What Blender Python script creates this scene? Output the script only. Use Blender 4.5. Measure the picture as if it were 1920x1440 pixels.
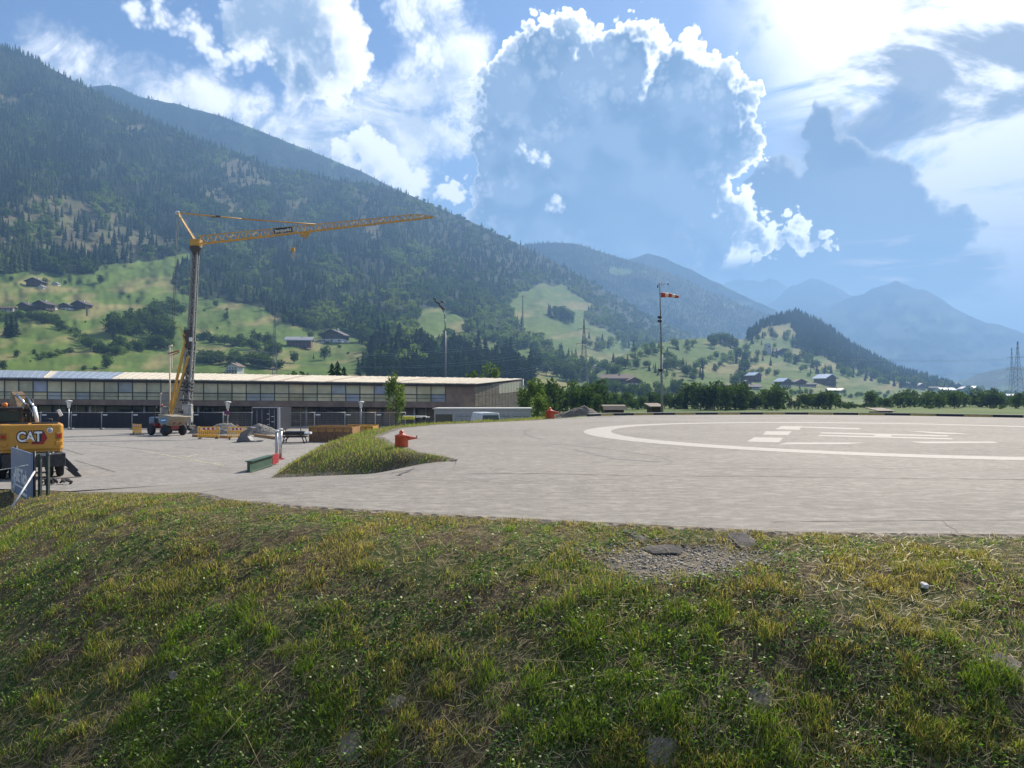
import bpy, bmesh, math, random
import numpy as np
from mathutils import Vector, Matrix, Euler

# ------------------------------------------------------------------ scene, camera
scene = bpy.context.scene
col = scene.collection
for o in list(bpy.data.objects):
    bpy.data.objects.remove(o)
F = 1442.0                    # focal length in photo pixels (1920 wide)
HY = 744.0                    # photo row of the horizon
EYE = 1.6                     # eye height above the helipad (pad surface is z = 0)
cam_data = bpy.data.cameras.new('camera')
cam_data.sensor_width = 36.0
cam_data.lens = 36.0 * F / 1920.0
cam_data.shift_y = (HY - 720.0) / 1920.0
cam_data.clip_start = 0.1
cam_data.clip_end = 60000.0
cam = bpy.data.objects.new('camera', cam_data)
cam.location = (0, 0, EYE)
cam.rotation_euler = (math.radians(90), 0, 0)
col.objects.link(cam)
scene.camera = cam
scene.render.resolution_x, scene.render.resolution_y = 1024, 768
scene.render.engine = 'CYCLES'
scene.cycles.use_denoising = True
scene.cycles.max_bounces = 6
scene.cycles.diffuse_bounces = 3
scene.cycles.glossy_bounces = 3
scene.cycles.transmission_bounces = 6
scene.cycles.transparent_max_bounces = 12
scene.cycles.volume_bounces = 0
scene.cycles.sample_clamp_indirect = 8.0
scene.view_settings.view_transform = 'Standard'
scene.view_settings.look = 'None'
scene.view_settings.gamma = 1.0
scene.view_settings.use_curve_mapping = False
scene.view_settings.exposure = 1.0

SUN_AZ = math.radians(30.0)   # to the right of the view direction (+Y)
SUN_EL = math.radians(37.0)
sun_dir = Vector((math.sin(SUN_AZ) * math.cos(SUN_EL), math.cos(SUN_AZ) * math.cos(SUN_EL), math.sin(SUN_EL)))
sl = bpy.data.lights.new('sun', 'SUN')
sl.energy = 5.0
sl.angle = math.radians(0.6)
sl.color = (1.0, 0.915, 0.79)
sun = bpy.data.objects.new('sun', sl)
sun.rotation_euler = (-sun_dir).to_track_quat('-Z', 'Y').to_euler()
sun.location = (0, 0, 60)
col.objects.link(sun)

# ------------------------------------------------------------------ node helper
class NT:
    def __init__(self, tree):
        self.t = tree
    def n(self, typ, **kw):
        nd = self.t.nodes.new(typ)
        for k, v in kw.items():
            setattr(nd, k, v)
        return nd
    def put(self, sock, v):
        if hasattr(v, 'is_output'):
            self.t.links.new(v, sock)
        elif v is not None:
            if hasattr(sock, 'default_value'):
                try:
                    sock.default_value = v
                except Exception:
                    sock.default_value = (*v, 1.0)
    def m(self, op, a, b=None, c=None, clamp=False):
        nd = self.n('ShaderNodeMath', operation=op, use_clamp=clamp)
        self.put(nd.inputs[0], a)
        if b is not None: self.put(nd.inputs[1], b)
        if c is not None: self.put(nd.inputs[2], c)
        return nd.outputs[0]
    def vm(self, op, a, b=None, s=None):
        nd = self.n('ShaderNodeVectorMath', operation=op)
        self.put(nd.inputs[0], a)
        if b is not None: self.put(nd.inputs[1], b)
        if s is not None: self.put(nd.inputs['Scale'], s)
        return nd.outputs['Value'] if op in ('DISTANCE', 'LENGTH', 'DOT_PRODUCT') else nd.outputs['Vector']
    def noise(self, vec, scale, detail=4, rough=0.55, dist=0.0, lac=2.0, colour=False):
        nd = self.n('ShaderNodeTexNoise')
        if vec is not None: self.put(nd.inputs['Vector'], vec)
        nd.inputs['Scale'].default_value = scale
        nd.inputs['Detail'].default_value = detail
        nd.inputs['Roughness'].default_value = rough
        nd.inputs['Lacunarity'].default_value = lac
        nd.inputs['Distortion'].default_value = dist
        return nd.outputs['Color'] if colour else nd.outputs['Fac']
    def ss(self, x, lo, hi, a=0.0, b=1.0):
        nd = self.n('ShaderNodeMapRange', interpolation_type='SMOOTHSTEP')
        self.put(nd.inputs['Value'], x)
        self.put(nd.inputs['From Min'], lo); self.put(nd.inputs['From Max'], hi)
        self.put(nd.inputs['To Min'], a); self.put(nd.inputs['To Max'], b)
        return nd.outputs['Result']
    def mix(self, f, a, b, blend='MIX'):
        nd = self.n('ShaderNodeMix', data_type='RGBA', blend_type=blend)
        self.put(nd.inputs[0], f)
        for s, v in ((nd.inputs[6], a), (nd.inputs[7], b)):
            if hasattr(v, 'is_output'): self.t.links.new(v, s)
            else: s.default_value = (*v[:3], 1.0)
        return nd.outputs[2]
    def xyz(self, v):
        nd = self.n('ShaderNodeSeparateXYZ'); self.put(nd.inputs[0], v); return nd.outputs
    def comb(self, x, y, z=0.0):
        nd = self.n('ShaderNodeCombineXYZ')
        for s, v in zip(nd.inputs, (x, y, z)): self.put(s, v)
        return nd.outputs[0]

# ------------------------------------------------------------------ world: sky with clouds, by direction
def deg(x, y):
    dx, dz = (x - 960) / F, (HY - y) / F
    return (math.degrees(math.atan2(dx, 1.0)), math.degrees(math.atan2(dz, math.hypot(1.0, dx))))
def ball(x, y, r):
    a = deg(x, y); b = deg(x + r, y); c = deg(x, y - r)
    return (a[0], a[1], 0.5 * (abs(b[0] - a[0]) + abs(c[1] - a[1])))

def field_group(name, balls, k):
    g = bpy.data.node_groups.new(name, 'ShaderNodeTree')
    g.interface.new_socket('P', in_out='INPUT', socket_type='NodeSocketVector')
    g.interface.new_socket('F', in_out='OUTPUT', socket_type='NodeSocketFloat')
    w = NT(g)
    gi, go = w.n('NodeGroupInput'), w.n('NodeGroupOutput')
    acc = None
    for (x, y, r) in balls:
        d = w.m('SUBTRACT', w.vm('DISTANCE', gi.outputs[0], (x, y, 0)), r)
        acc = d if acc is None else w.m('SMOOTH_MIN', acc, d, k)
    g.links.new(acc, go.inputs[0])
    return g

def build_world():
    world = bpy.data.worlds.new('World')
    scene.world = world
    world.use_nodes = True
    t = world.node_tree
    t.nodes.clear()
    w = NT(t)
    out = w.n('ShaderNodeOutputWorld'); bg = w.n('ShaderNodeBackground')
    bg.inputs['Strength'].default_value = 0.1
    t.links.new(bg.outputs[0], out.inputs[0])
    sky = w.n('ShaderNodeTexSky', sky_type='NISHITA', sun_disc=False)
    sky.sun_elevation = SUN_EL
    sky.sun_rotation = SUN_AZ
    sky.altitude = 700.0
    sky.air_density = 1.0; sky.dust_density = 0.7; sky.ozone_density = 2.0
    D = w.n('ShaderNodeTexCoord').outputs['Generated']
    X, Y, Z = w.xyz(D)
    az = w.m('MULTIPLY', w.m('ARCTAN2', X, Y), 57.29578)
    el = w.m('MULTIPLY', w.m('ARCSINE', Z), 57.29578)
    P = w.comb(az, el)
    wcache = {}
    def warp(p, scale, amp, detail=7, rough=0.6):
        key = 7.5 if scale < 10 else 17.0
        if key not in wcache:
            wcache[key] = w.vm('SUBTRACT', w.noise(D, key, 6, 0.62, colour=True), (0.5, 0.5, 0.5))
        o = w.vm('MULTIPLY', wcache[key], (amp, amp, 0))
        return w.vm('ADD', p, o)
    def S(c, k=5.9): return (c[0] * k, c[1] * k, c[2] * k)
    colr = w.mix(1.0, sky.outputs[0], (0.41, 0.475, 0.58), 'MULTIPLY')
    # thick shaded air low over the valley
    lowc = w.mix(w.ss(az, 8, 38), S((0.25, 0.40, 0.62)), S((0.62, 0.68, 0.76)))
    colr = w.mix(w.ss(el, 24, 4, 0.0, 0.88), colr, lowc)
    # general broken cloud over the whole dome (outside the frame too)
    n1 = w.noise(w.vm('MULTIPLY', D, (1, 1, 1.6)), 2.3, 6, 0.58, 0.2)
    n2 = w.noise(D, 9.0, 4, 0.6)
    behind = w.ss(Y, 0.45, 0.15)
    gen = w.m('MULTIPLY', w.ss(n1, 0.47, 0.60), w.m('MAXIMUM', behind, w.ss(el, 30, 42)))
    gcol = w.mix(w.ss(n2, 0.35, 0.65), S((0.42, 0.50, 0.62)), S((0.86, 0.86, 0.86)))
    colr = w.mix(w.m('MULTIPLY', gen, 0.85), colr, gcol)
    base = colr
    # bright high veil towards the sun (upper right)
    sd = w.vm('DOT_PRODUCT', D, tuple(sun_dir))
    ang = w.m('MULTIPLY', w.m('ARCCOSINE', sd), 57.29578)
    Dv = w.vm('MULTIPLY', D, (1.0, 1.0, 2.6))
    v1 = w.noise(Dv, 5.0, 8, 0.62, 0.6)
    v2 = w.noise(w.vm('ADD', Dv, (3.1, 0.7, 1.9)), 4.2, 6, 0.58, 0.4)
    vp = warp(P, 6.0, 6.0)
    vx, vy, _ = w.xyz(vp)
    reg = w.ss(w.m('ADD', vx, w.m('MULTIPLY', w.m('SUBTRACT', vy, 24), 0.35)), 14.0, 22.0)
    reg = w.m('MULTIPLY', reg, w.ss(az, 80, 55))
    veil = w.m('MULTIPLY', reg, w.ss(v1, 0.34, 0.48))
    low = w.ss(el, 5.0, 11.0)
    veil = w.m('MULTIPLY', veil, w.m('ADD', w.m('MULTIPLY', low, 0.75), 0.25))
    vb = w.ss(ang, 34.0, 8.0)
    vcol = w.mix(vb, S((0.80, 0.79, 0.80)), S((1.75, 1.68, 1.58)))
    colr = w.mix(veil, colr, vcol)
    darkp = w.m('MULTIPLY', w.m('MULTIPLY', reg, w.ss(v2, 0.50, 0.60)), w.ss(el, 29, 22))
    colr = w.mix(w.m('MULTIPLY', darkp, 0.85), colr, S((0.13, 0.175, 0.255)))

    def voro(vec, scale):
        nd = w.n('ShaderNodeTexVoronoi', voronoi_dimensions='2D', feature='F1')
        t.links.new(vec, nd.inputs['Vector']); nd.inputs['Scale'].default_value = scale
        return nd.outputs['Distance']
    Pw = warp(P, 17.0, 1.3)
    puff1, puff2, puff3 = voro(Pw, 0.42), voro(Pw, 1.0), voro(Pw, 2.6)
    def cloud(colr, name, balls, k, amp, wscale, edge, thick, lit, shade, puffs=(0, 0, 0), off=(1, 1, 0), opac=1.0, fade=None, dens=None, inner=0.0, rimvar=0.0):
        g = field_group(name, [ball(*b) for b in balls], k)
        p = warp(P, wscale, amp)
        def ev(pp):
            gn = w.n('ShaderNodeGroup'); gn.node_tree = g
            t.links.new(pp, gn.inputs[0]); return gn.outputs[0]
        f1, f2 = ev(p), ev(w.vm('ADD', p, off))
        bmp = None
        for pf, am in zip((puff1, puff2, puff3), puffs):
            if am:
                q = w.m('MULTIPLY', w.m('SUBTRACT', pf, 0.42), am)
                bmp = q if bmp is None else w.m('ADD', bmp, q)
        if bmp is not None:
            f1 = w.m('ADD', f1, bmp); f2 = w.m('ADD', f2, bmp)
        a = w.ss(f1, edge, -edge)
        if dens is not None: a = w.m('MULTIPLY', a, dens)
        if fade is not None: a = w.m('MULTIPLY', a, fade)
        th = w.ss(w.m('ADD', f2, w.m('MULTIPLY', w.m('SUBTRACT', soft, 0.5), -2.6 * rimvar)) if rimvar else f2, thick[0], thick[1])
        if inner and bmp is not None:
            th = w.m('SUBTRACT', th, w.m('MULTIPLY', w.ss(bmp, 0.0, -0.8), w.m('MULTIPLY', w.ss(f1, -5.0, -0.5), inner)), clamp=True)
        if rimvar: th = w.m('MAXIMUM', th, w.ss(el, 10.3, 8.8))
        c = w.mix(th, S(lit), shade)
        return w.mix(w.m('MULTIPLY', a, opac), colr, c)

    soft = w.noise(D, 6.0, 5, 0.55)
    # grey-blue tower to the right, behind
    sh2 = w.mix(w.ss(el, 6, 18), S((0.14, 0.23, 0.36)), S((0.11, 0.165, 0.26)))
    colr = cloud(colr, 'TowerRight', [(1460, 390, 90), (1548, 238, 36), (1560, 300, 55), (1640, 355, 80), (1540, 410, 110), (1700, 405, 70), (1780, 440, 55), (1640, 460, 110), (1500, 480, 120)],
                 0.6, 1.3, 17.0, 0.20, (0.5, -0.3), (0.62, 0.62, 0.62), sh2, (1.1, 0.6, 0.25), (0.25, 0.3, 0), 0.92, w.ss(el, 3.0, 10.0))
    # cumulus on the left
    wis = w.noise(w.vm('MULTIPLY', D, (1, 1, 1.5)), 11.0, 8, 0.68, 0.8)
    shl = w.mix(w.ss(soft, 0.35, 0.65), S((0.32, 0.44, 0.63)), S((0.70, 0.76, 0.84)))
    colr = cloud(colr, 'LeftBank', [(60, 100, 36), (130, 128, 40), (210, 155, 44), (300, 165, 50), (390, 190, 52), (470, 205, 38), (560, 215, 52), (640, 240, 66), (730, 240, 84), (800, 190, 84), (850, 130, 78), (850, 240, 52), (800, 40, 80), (640, 290, 52), (720, 320, 52), (770, 345, 38), (590, 285, 56), (480, 255, 46)],
                 1.2, 5.0, 7.5, 1.0, (0.5, -2.6), (1.35, 1.35, 1.36), shl, (0.9, 0.7, 0.5), (1.2, 1.0, 0), 1.0, None, w.m('ADD', w.m('MULTIPLY', w.ss(wis, 0.36, 0.58), 0.8), 0.2), 0.5)
    colr = cloud(colr, 'LeftPuff', [(650, 285, 26), (690, 270, 30), (715, 300, 34), (745, 325, 34), (775, 345, 26), (838, 362, 22), (858, 372, 12), (700, 330, 40)],
                 0.4, 1.4, 17.0, 0.22, (0.25, -1.7), (1.35, 1.35, 1.35), S((0.62, 0.70, 0.82)), (0.6, 0.8, 0.4), (0.9, 0.7, 0), 0.95, None, None, 0.5)
    shg = w.mix(w.ss(soft, 0.35, 0.65), S((0.17, 0.28, 0.45)), S((0.32, 0.42, 0.58)))
    colr = cloud(colr, 'LeftTower', [(520, 20, 80), (470, 50, 56), (590, 30, 86), (640, 75, 60), (662, 118, 42), (610, 130, 60), (560, 110, 60)],
                 0.7, 2.2, 17.0, 0.30, (0.4, -1.7), (1.5, 1.48, 1.45), shg, (0.9, 0.8, 0.4), (1.5, 0.5, 0), 1.0, None, None, 0.3)
    colr = cloud(colr, 'LeftShreds', [(360, 55, 16), (385, 80, 20), (410, 98, 20), (440, 104, 18), (470, 104, 20), (495, 104, 12), (255, 15, 14), (300, 20, 14), (315, 40, 12), (620, 165, 20), (745, 10, 30), (765, 40, 24), (790, 90, 20), (815, 110, 16)],
                 0.5, 2.6, 17.0, 0.55, (0.2, -2.2), (1.4, 1.4, 1.4), S((0.70, 0.78, 0.88)), (0.5, 0.8, 0.6), (0.8, 0.6, 0), 0.9, None, w.ss(wis, 0.30, 0.50))
    # the big back-lit tower in the middle
    shm = w.mix(w.ss(el, 6, 26), S((0.115, 0.215, 0.37)), S((0.14, 0.235, 0.375)))
    Ds = w.vm('ADD', D, (0.020, 0.0, 0.024))
    emb = w.m('SUBTRACT', w.noise(D, 11.0, 3, 0.5), w.noise(Ds, 11.0, 3, 0.5))
    shm = w.mix(w.ss(emb, -0.07, 0.09), w.mix(1.0, shm, (0.84, 0.88, 0.93), 'MULTIPLY'), S((0.235, 0.33, 0.475)))
    shm = w.mix(w.ss(soft, 0.40, 0.70, 0.0, 0.6), shm, S((0.235, 0.33, 0.475)))
    colr = cloud(colr, 'MainTower', [(990, 190, 108), (985, 300, 112), (1005, 420, 125), (1030, 105, 76), (1068, 82, 58), (1180, 118, 84), (1120, 140, 90), (1275, 155, 84), (1345, 205, 84), (1352, 268, 84), (1250, 280, 150), (1150, 330, 200), (1270, 380, 125), (1180, 470, 170), (1372, 405, 50), (1430, 440, 38), (1490, 436, 34), (1545, 442, 20), (1330, 450, 90)],
                 0.30, 1.0, 17.0, 0.17, (0.35, -0.85), (1.9, 1.85, 1.78), shm, (1.2, 1.1, 0.60), (0.46, 0.26, 0), 1.0, w.ss(el, 2.5, 9.0), None, 0.22, 1.0)
    # small bright shreds in front of it
    colr = cloud(colr, 'Shreds', [(983, 282, 9), (1003, 287, 10), (1024, 296, 8), (1043, 380, 8), (1036, 390, 7)], 0.3,
                 1.6, 17.0, 0.40, (0.3, -2.0), (1.2, 1.22, 1.26), S((0.6, 0.7, 0.85)), (0, 0.6, 0.5))
    # thin lit streaks low on the right
    st = w.noise(w.comb(w.m('MULTIPLY', az, 0.10), w.m('MULTIPLY', el, 0.75)), 1.6, 6, 0.6, 0.5)
    sm = w.m('MULTIPLY', w.m('MULTIPLY', w.ss(az, 21, 27), w.ss(el, 6.2, 8.0)), w.ss(el, 11.5, 9.5))
    colr = w.mix(w.m('MULTIPLY', sm, w.ss(st, 0.50, 0.66)), colr, S((0.78, 0.72, 0.68)))
    # the towers stand only in the quarter of the sky ahead; elsewhere the broken cloud goes on
    bg2 = w.n('ShaderNodeBackground'); bg2.inputs['Strength'].default_value = 0.1
    mx = w.n('ShaderNodeMixShader')
    t.links.new(base, bg.inputs['Color']); t.links.new(colr, bg2.inputs['Color'])
    front = w.m('MULTIPLY', w.ss(Y, 0.30, 0.42), w.m('GREATER_THAN', Z, -0.03))
    t.links.new(front, mx.inputs[0]); t.links.new(bg.outputs[0], mx.inputs[1]); t.links.new(bg2.outputs[0], mx.inputs[2])
    t.links.new(mx.outputs[0], out.inputs[0])
build_world()
scene.world.cycles.sampling_method = 'MANUAL'
scene.world.cycles.sample_map_resolution = 256
# ------------------------------------------------------------------ numpy noise
def _h(ix, iy, s):
    h = (ix.astype(np.int64) * 374761393 + iy.astype(np.int64) * 668265263 + s * 974711) & 0xFFFFFFFF
    h = ((h ^ (h >> 13)) * 1274126177) & 0xFFFFFFFF
    return ((h ^ (h >> 16)) & 0xFFFF) / 65535.0
def vnoise(x, y, s=0):
    x = np.asarray(x, float); y = np.asarray(y, float)
    ix, iy = np.floor(x), np.floor(y)
    fx, fy = x - ix, y - iy
    fx, fy = fx * fx * (3 - 2 * fx), fy * fy * (3 - 2 * fy)
    a, b = _h(ix, iy, s), _h(ix + 1, iy, s)
    c, d = _h(ix, iy + 1, s), _h(ix + 1, iy + 1, s)
    return (a * (1 - fx) + b * fx) * (1 - fy) + (c * (1 - fx) + d * fx) * fy
def fbm(x, y, s=0, o=4):
    v, a, t = 0.0, 1.0, 0.0
    for i in range(o):
        v = v + a * vnoise(np.asarray(x) * 2 ** i, np.asarray(y) * 2 ** i, s + i * 17); t += a; a *= 0.5
    return v / t
def sstep(x, a, b):
    t = np.clip((x - a) / (b - a), 0, 1); return t * t * (3 - 2 * t)
def inpoly(x, y, poly):
    x = np.asarray(x, float); y = np.asarray(y, float)
    r = np.zeros(np.broadcast(x, y).shape, bool); n = len(poly)
    for i in range(n):
        (x0, y0), (x1, y1) = poly[i], poly[(i + 1) % n]
        if y0 == y1: continue
        r ^= ((y0 > y) != (y1 > y)) & (x < (x1 - x0) * (y - y0) / (y1 - y0) + x0)
    return r
def polydist(x, y, pts, closed=True):
    """distance to a polyline and the nearest point on it"""
    best = np.full(np.shape(x), 1e9); bx = np.zeros(np.shape(x)); by = np.zeros(np.shape(x))
    n = len(pts)
    for i in range(n if closed else n - 1):
        (x0, y0), (x1, y1) = pts[i], pts[(i + 1) % n]
        dx, dy = x1 - x0, y1 - y0
        t = np.clip(((x - x0) * dx + (y - y0) * dy) / (dx * dx + dy * dy + 1e-12), 0, 1)
        qx, qy = x0 + t * dx, y0 + t * dy
        d = np.hypot(x - qx, y - qy); k = d < best
        best = np.where(k, d, best); bx = np.where(k, qx, bx); by = np.where(k, qy, by)
    return best, bx, by

# ------------------------------------------------------------------ pixel -> place
def P(x, y, Y):
    """point on the ray of photo pixel (x, y) at depth Y metres"""
    return Vector(((x - 960) / F * Y, Y, EYE - (y - HY) / F * Y))
def PZ(x, y, z=0.0):
    return P(x, y, (EYE - z) * F / (y - HY))
def zyard(Y): return -1.6 - 0.011 * (np.minimum(Y, 130.0) - 30.0)
def PYD(x, y):
    return P(x, y, 2.87 / ((y - HY) / F - 0.011))

# ------------------------------------------------------------------ objects and meshes
def tag(o, label=None, cat=None, group=None, kind=None):
    if label: o['label'] = label
    if cat: o['category'] = cat
    if group: o['group'] = group
    if kind: o['kind'] = kind
    return o
def empty(name, loc=(0, 0, 0), rz=0.0, label=None, cat=None, group=None):
    o = bpy.data.objects.new(name, None)
    o.empty_display_size = 0.3
    o.location = loc; o.rotation_euler = (0, 0, rz)
    col.objects.link(o)
    return tag(o, label, cat, group)
def link(name, me, mat=None, parent=None):
    o = bpy.data.objects.new(name, me)
    if mat is not None and not me.materials: me.materials.append(mat)
    col.objects.link(o)
    if parent is not None: o.parent = parent
    return o
def np_mesh(name, V, Fc, smooth=False, attrs=None):
    """V (n,3), Fc (m,k) all faces of the same size"""
    me = bpy.data.meshes.new(name)
    V = np.asarray(V, np.float32); Fc = np.asarray(Fc, np.int32)
    me.vertices.add(len(V)); me.vertices.foreach_set('co', V.ravel())
    m, k = Fc.shape
    me.loops.add(m * k); me.loops.foreach_set('vertex_index', Fc.ravel())
    me.polygons.add(m)
    me.polygons.foreach_set('loop_start', np.arange(0, m * k, k, dtype=np.int32))
    me.polygons.foreach_set('loop_total', np.full(m, k, np.int32))
    if smooth: me.polygons.foreach_set('use_smooth', np.ones(m, bool))
    for an, (typ, arr) in (attrs or {}).items():
        a = me.attributes.new(an, typ, 'POINT')
        if typ == 'FLOAT': a.data.foreach_set('value', np.asarray(arr, np.float32).ravel())
        else: a.data.foreach_set('color', np.asarray(arr, np.float32).ravel())
    me.update(calc_edges=True)
    return me
def copy_tree(o, parent=None):
    c = o.copy(); col.objects.link(c); c.parent = parent
    for ch in list(o.children): copy_tree(ch, c)
    return c

class MB:
    """collects simple shapes into one mesh"""
    def __init__(self): self.v = []; self.f = []; self.sm = []
    def add(self, vs, fs, smooth=False, M=None):
        b = len(self.v)
        for p in vs:
            p = Vector(p)
            self.v.append(tuple(M @ p if M is not None else p))
        for f in fs:
            self.f.append([b + i for i in f]); self.sm.append(smooth)
        return self
    def box(self, c, s, rot=None, M=None, taper=None):
        x, y, z = s[0] / 2, s[1] / 2, s[2] / 2
        tx, ty = taper or (1, 1)
        vs = [(-x, -y, -z), (x, -y, -z), (x, y, -z), (-x, y, -z), (-x * tx, -y * ty, z), (x * tx, -y * ty, z), (x * tx, y * ty, z), (-x * tx, y * ty, z)]
        T = Matrix.Translation(c)
        if rot is not None: T = T @ Euler(rot).to_matrix().to_4x4()
        if M is not None: T = M @ T
        return self.add(vs, [(3, 2, 1, 0), (4, 5, 6, 7), (0, 1, 5, 4), (1, 2, 6, 5), (2, 3, 7, 6), (3, 0, 4, 7)], False, T)
    def bbox(self, c, s, b=0.03, rot=None, M=None):
        """box with chamfered edges"""
        bm = bmesh.new()
        bmesh.ops.create_cube(bm, size=1.0)
        bmesh.ops.scale(bm, vec=s, verts=bm.verts)
        bmesh.ops.bevel(bm, geom=list(bm.edges), offset=b, segments=2, profile=0.6, affect='EDGES')
        T = Matrix.Translation(c)
        if rot is not None: T = T @ Euler(rot).to_matrix().to_4x4()
        if M is not None: T = M @ T
        bm.verts.index_update()
        self.add([v.co.copy() for v in bm.verts], [[v.index for v in f.verts] for f in bm.faces], False, T)
        bm.free(); return self
    def tube(self, a, b, r0, r1=None, n=8, caps=True, smooth=True):
        a, b = Vector(a), Vector(b); r1 = r0 if r1 is None else r1
        d = (b - a)
        if d.length < 1e-6: return self
        q = d.to_track_quat('Z', 'Y'); vs = []
        for p, r in ((a, r0), (b, r1)):
            for i in range(n):
                t = 2 * math.pi * (i + 0.5) / n
                vs.append(p + q @ Vector((r * math.cos(t), r * math.sin(t), 0)))
        fs = [(i, (i + 1) % n, n + (i + 1) % n, n + i) for i in range(n)]
        self.add(vs, fs, smooth)
        if caps:
            k = len(self.v) - 2 * n
            self.f.append([k + i for i in reversed(range(n))]); self.sm.append(False)
            self.f.append([k + n + i for i in range(n)]); self.sm.append(False)
        return self
    def path(self, pts, r, n=6):
        for a, b in zip(pts[:-1], pts[1:]): self.tube(a, b, r, r, n)
        return self
    def bar(self, a, b, w, h=None):
        """square bar from a to b"""
        a, b = Vector(a), Vector(b); h = w if h is None else h
        d = b - a
        q = d.to_track_quat('Y', 'Z')
        M = Matrix.Translation((a + b) / 2) @ q.to_matrix().to_4x4()
        return self.box((0, 0, 0), (w, d.length, h), None, M)
    def lathe(self, prof, n=16, c=(0, 0, 0), axis='Z', smooth=True, M=None, jit=0.0):
        vs, fs = [], []
        for (r, z) in prof:
            for i in range(n):
                t = 2 * math.pi * i / n
                rr = r * (1 + jit * random.uniform(-1, 1))
                p = (rr * math.cos(t), rr * math.sin(t), z)
                if axis == 'X': p = (z, p[0], p[1])
                elif axis == 'Y': p = (p[0], z, p[1])
                vs.append(Vector(p) + Vector(c))
        for j in range(len(prof) - 1):
            for i in range(n):
                q = (j * n + i, j * n + (i + 1) % n, (j + 1) * n + (i + 1) % n, (j + 1) * n + i)
                fs.append(q if axis != 'Y' else q[::-1])
        fs.append([i for i in reversed(range(n))]); fs.append([(len(prof) - 1) * n + i for i in range(n)])
        return self.add(vs, fs, smooth, M)
    def prism(self, poly, d0, d1, plane='XZ', M=None):
        """poly outline extruded from d0 to d1 along the axis normal to plane"""
        n = len(poly); vs = []
        for d in (d0, d1):
            for (a, b) in poly:
                vs.append({'XZ': (a, d, b), 'YZ': (d, a, b), 'XY': (a, b, d)}[plane])
        fs = [[i for i in range(n)], [n + i for i in reversed(range(n))]]
        fs += [(i, n + i, n + (i + 1) % n, (i + 1) % n) for i in range(n)]
        return self.add(vs, fs, False, M)
    def quad(self, a, b, c, d): return self.add([a, b, c, d], [(0, 1, 2, 3)])
    def build(self, name, mat=None, parent=None, fix=True, bevel=0.0):
        me = bpy.data.meshes.new(name)
        me.from_pydata(self.v, [], self.f)
        me.polygons.foreach_set('use_smooth', np.array(self.sm, bool))
        if fix:
            bm = bmesh.new(); bm.from_mesh(me)
            bmesh.ops.recalc_face_normals(bm, faces=bm.faces)
            bm.to_mesh(me); bm.free()
        me.update()
        o = link(name, me, mat, parent)
        if bevel:
            md = o.modifiers.new('bevel', 'BEVEL'); md.width = bevel; md.segments = 2; md.limit_method = 'ANGLE'
        return o

def text_mesh(s, size, offset=0.0, depth=0.004, align='CENTER'):
    cu = bpy.data.curves.new('lettering', 'FONT')
    cu.body = s; cu.size = size; cu.offset = offset; cu.extrude = depth; cu.align_x = align; cu.align_y = 'CENTER'
    cu.resolution_u = 3
    ob = bpy.data.objects.new('lettering', cu); col.objects.link(ob)
    dg = bpy.context.evaluated_depsgraph_get()
    me = bpy.data.meshes.new_from_object(ob.evaluated_get(dg))
    bpy.data.objects.remove(ob); bpy.data.curves.remove(cu)
    return me

# ------------------------------------------------------------------ materials
MATS = {}
def mat(name, c, rough=0.7, metal=0.0, var=0.25, scale=6.0, bump=0.0, bscale=40.0, dirt=None, spec=None):
    """plain coloured surface with uneven tone, and dirt worn into it"""
    if name in MATS: return MATS[name]
    m = bpy.data.materials.new(name); m.use_nodes = True
    w = NT(m.node_tree); b = m.node_tree.nodes['Principled BSDF']
    tc = w.n('ShaderNodeTexCoord').outputs['Object']
    n = w.noise(tc, scale, 6, 0.6)
    lo = tuple(v * (1 - var) for v in c); hi = tuple(min(1, v * (1 + var)) for v in c)
    cc = w.mix(w.ss(n, 0.3, 0.7), lo, hi)
    if dirt:
        n2 = w.noise(tc, scale * 0.6, 8, 0.7, 0.5)
        cc = w.mix(w.ss(n2, 0.48, 0.72, 0, dirt[1]), cc, dirt[0])
    w.put(b.inputs['Base Color'], cc)
    w.put(b.inputs['Roughness'], w.ss(n, 0.2, 0.8, max(0.02, rough - 0.1), min(1, rough + 0.1)))
    b.inputs['Metallic'].default_value = metal
    if spec is not None: b.inputs['Specular IOR Level'].default_value = spec
    if bump:
        bn = w.n('ShaderNodeBump'); bn.inputs['Strength'].default_value = bump; bn.inputs['Distance'].default_value = 0.02
        w.put(bn.inputs['Height'], w.noise(tc, bscale, 5, 0.6)); w.put(b.inputs['Normal'], bn.outputs[0])
    MATS[name] = m; return m
def glass(name, tint=(0.02, 0.03, 0.04)):
    if name in MATS: return MATS[name]
    m = bpy.data.materials.new(name); m.use_nodes = True
    b = m.node_tree.nodes['Principled BSDF']
    b.inputs['Base Color'].default_value = (*tint, 1); b.inputs['Roughness'].default_value = 0.06
    b.inputs['Specular IOR Level'].default_value = 0.6
    MATS[name] = m; return m
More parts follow.
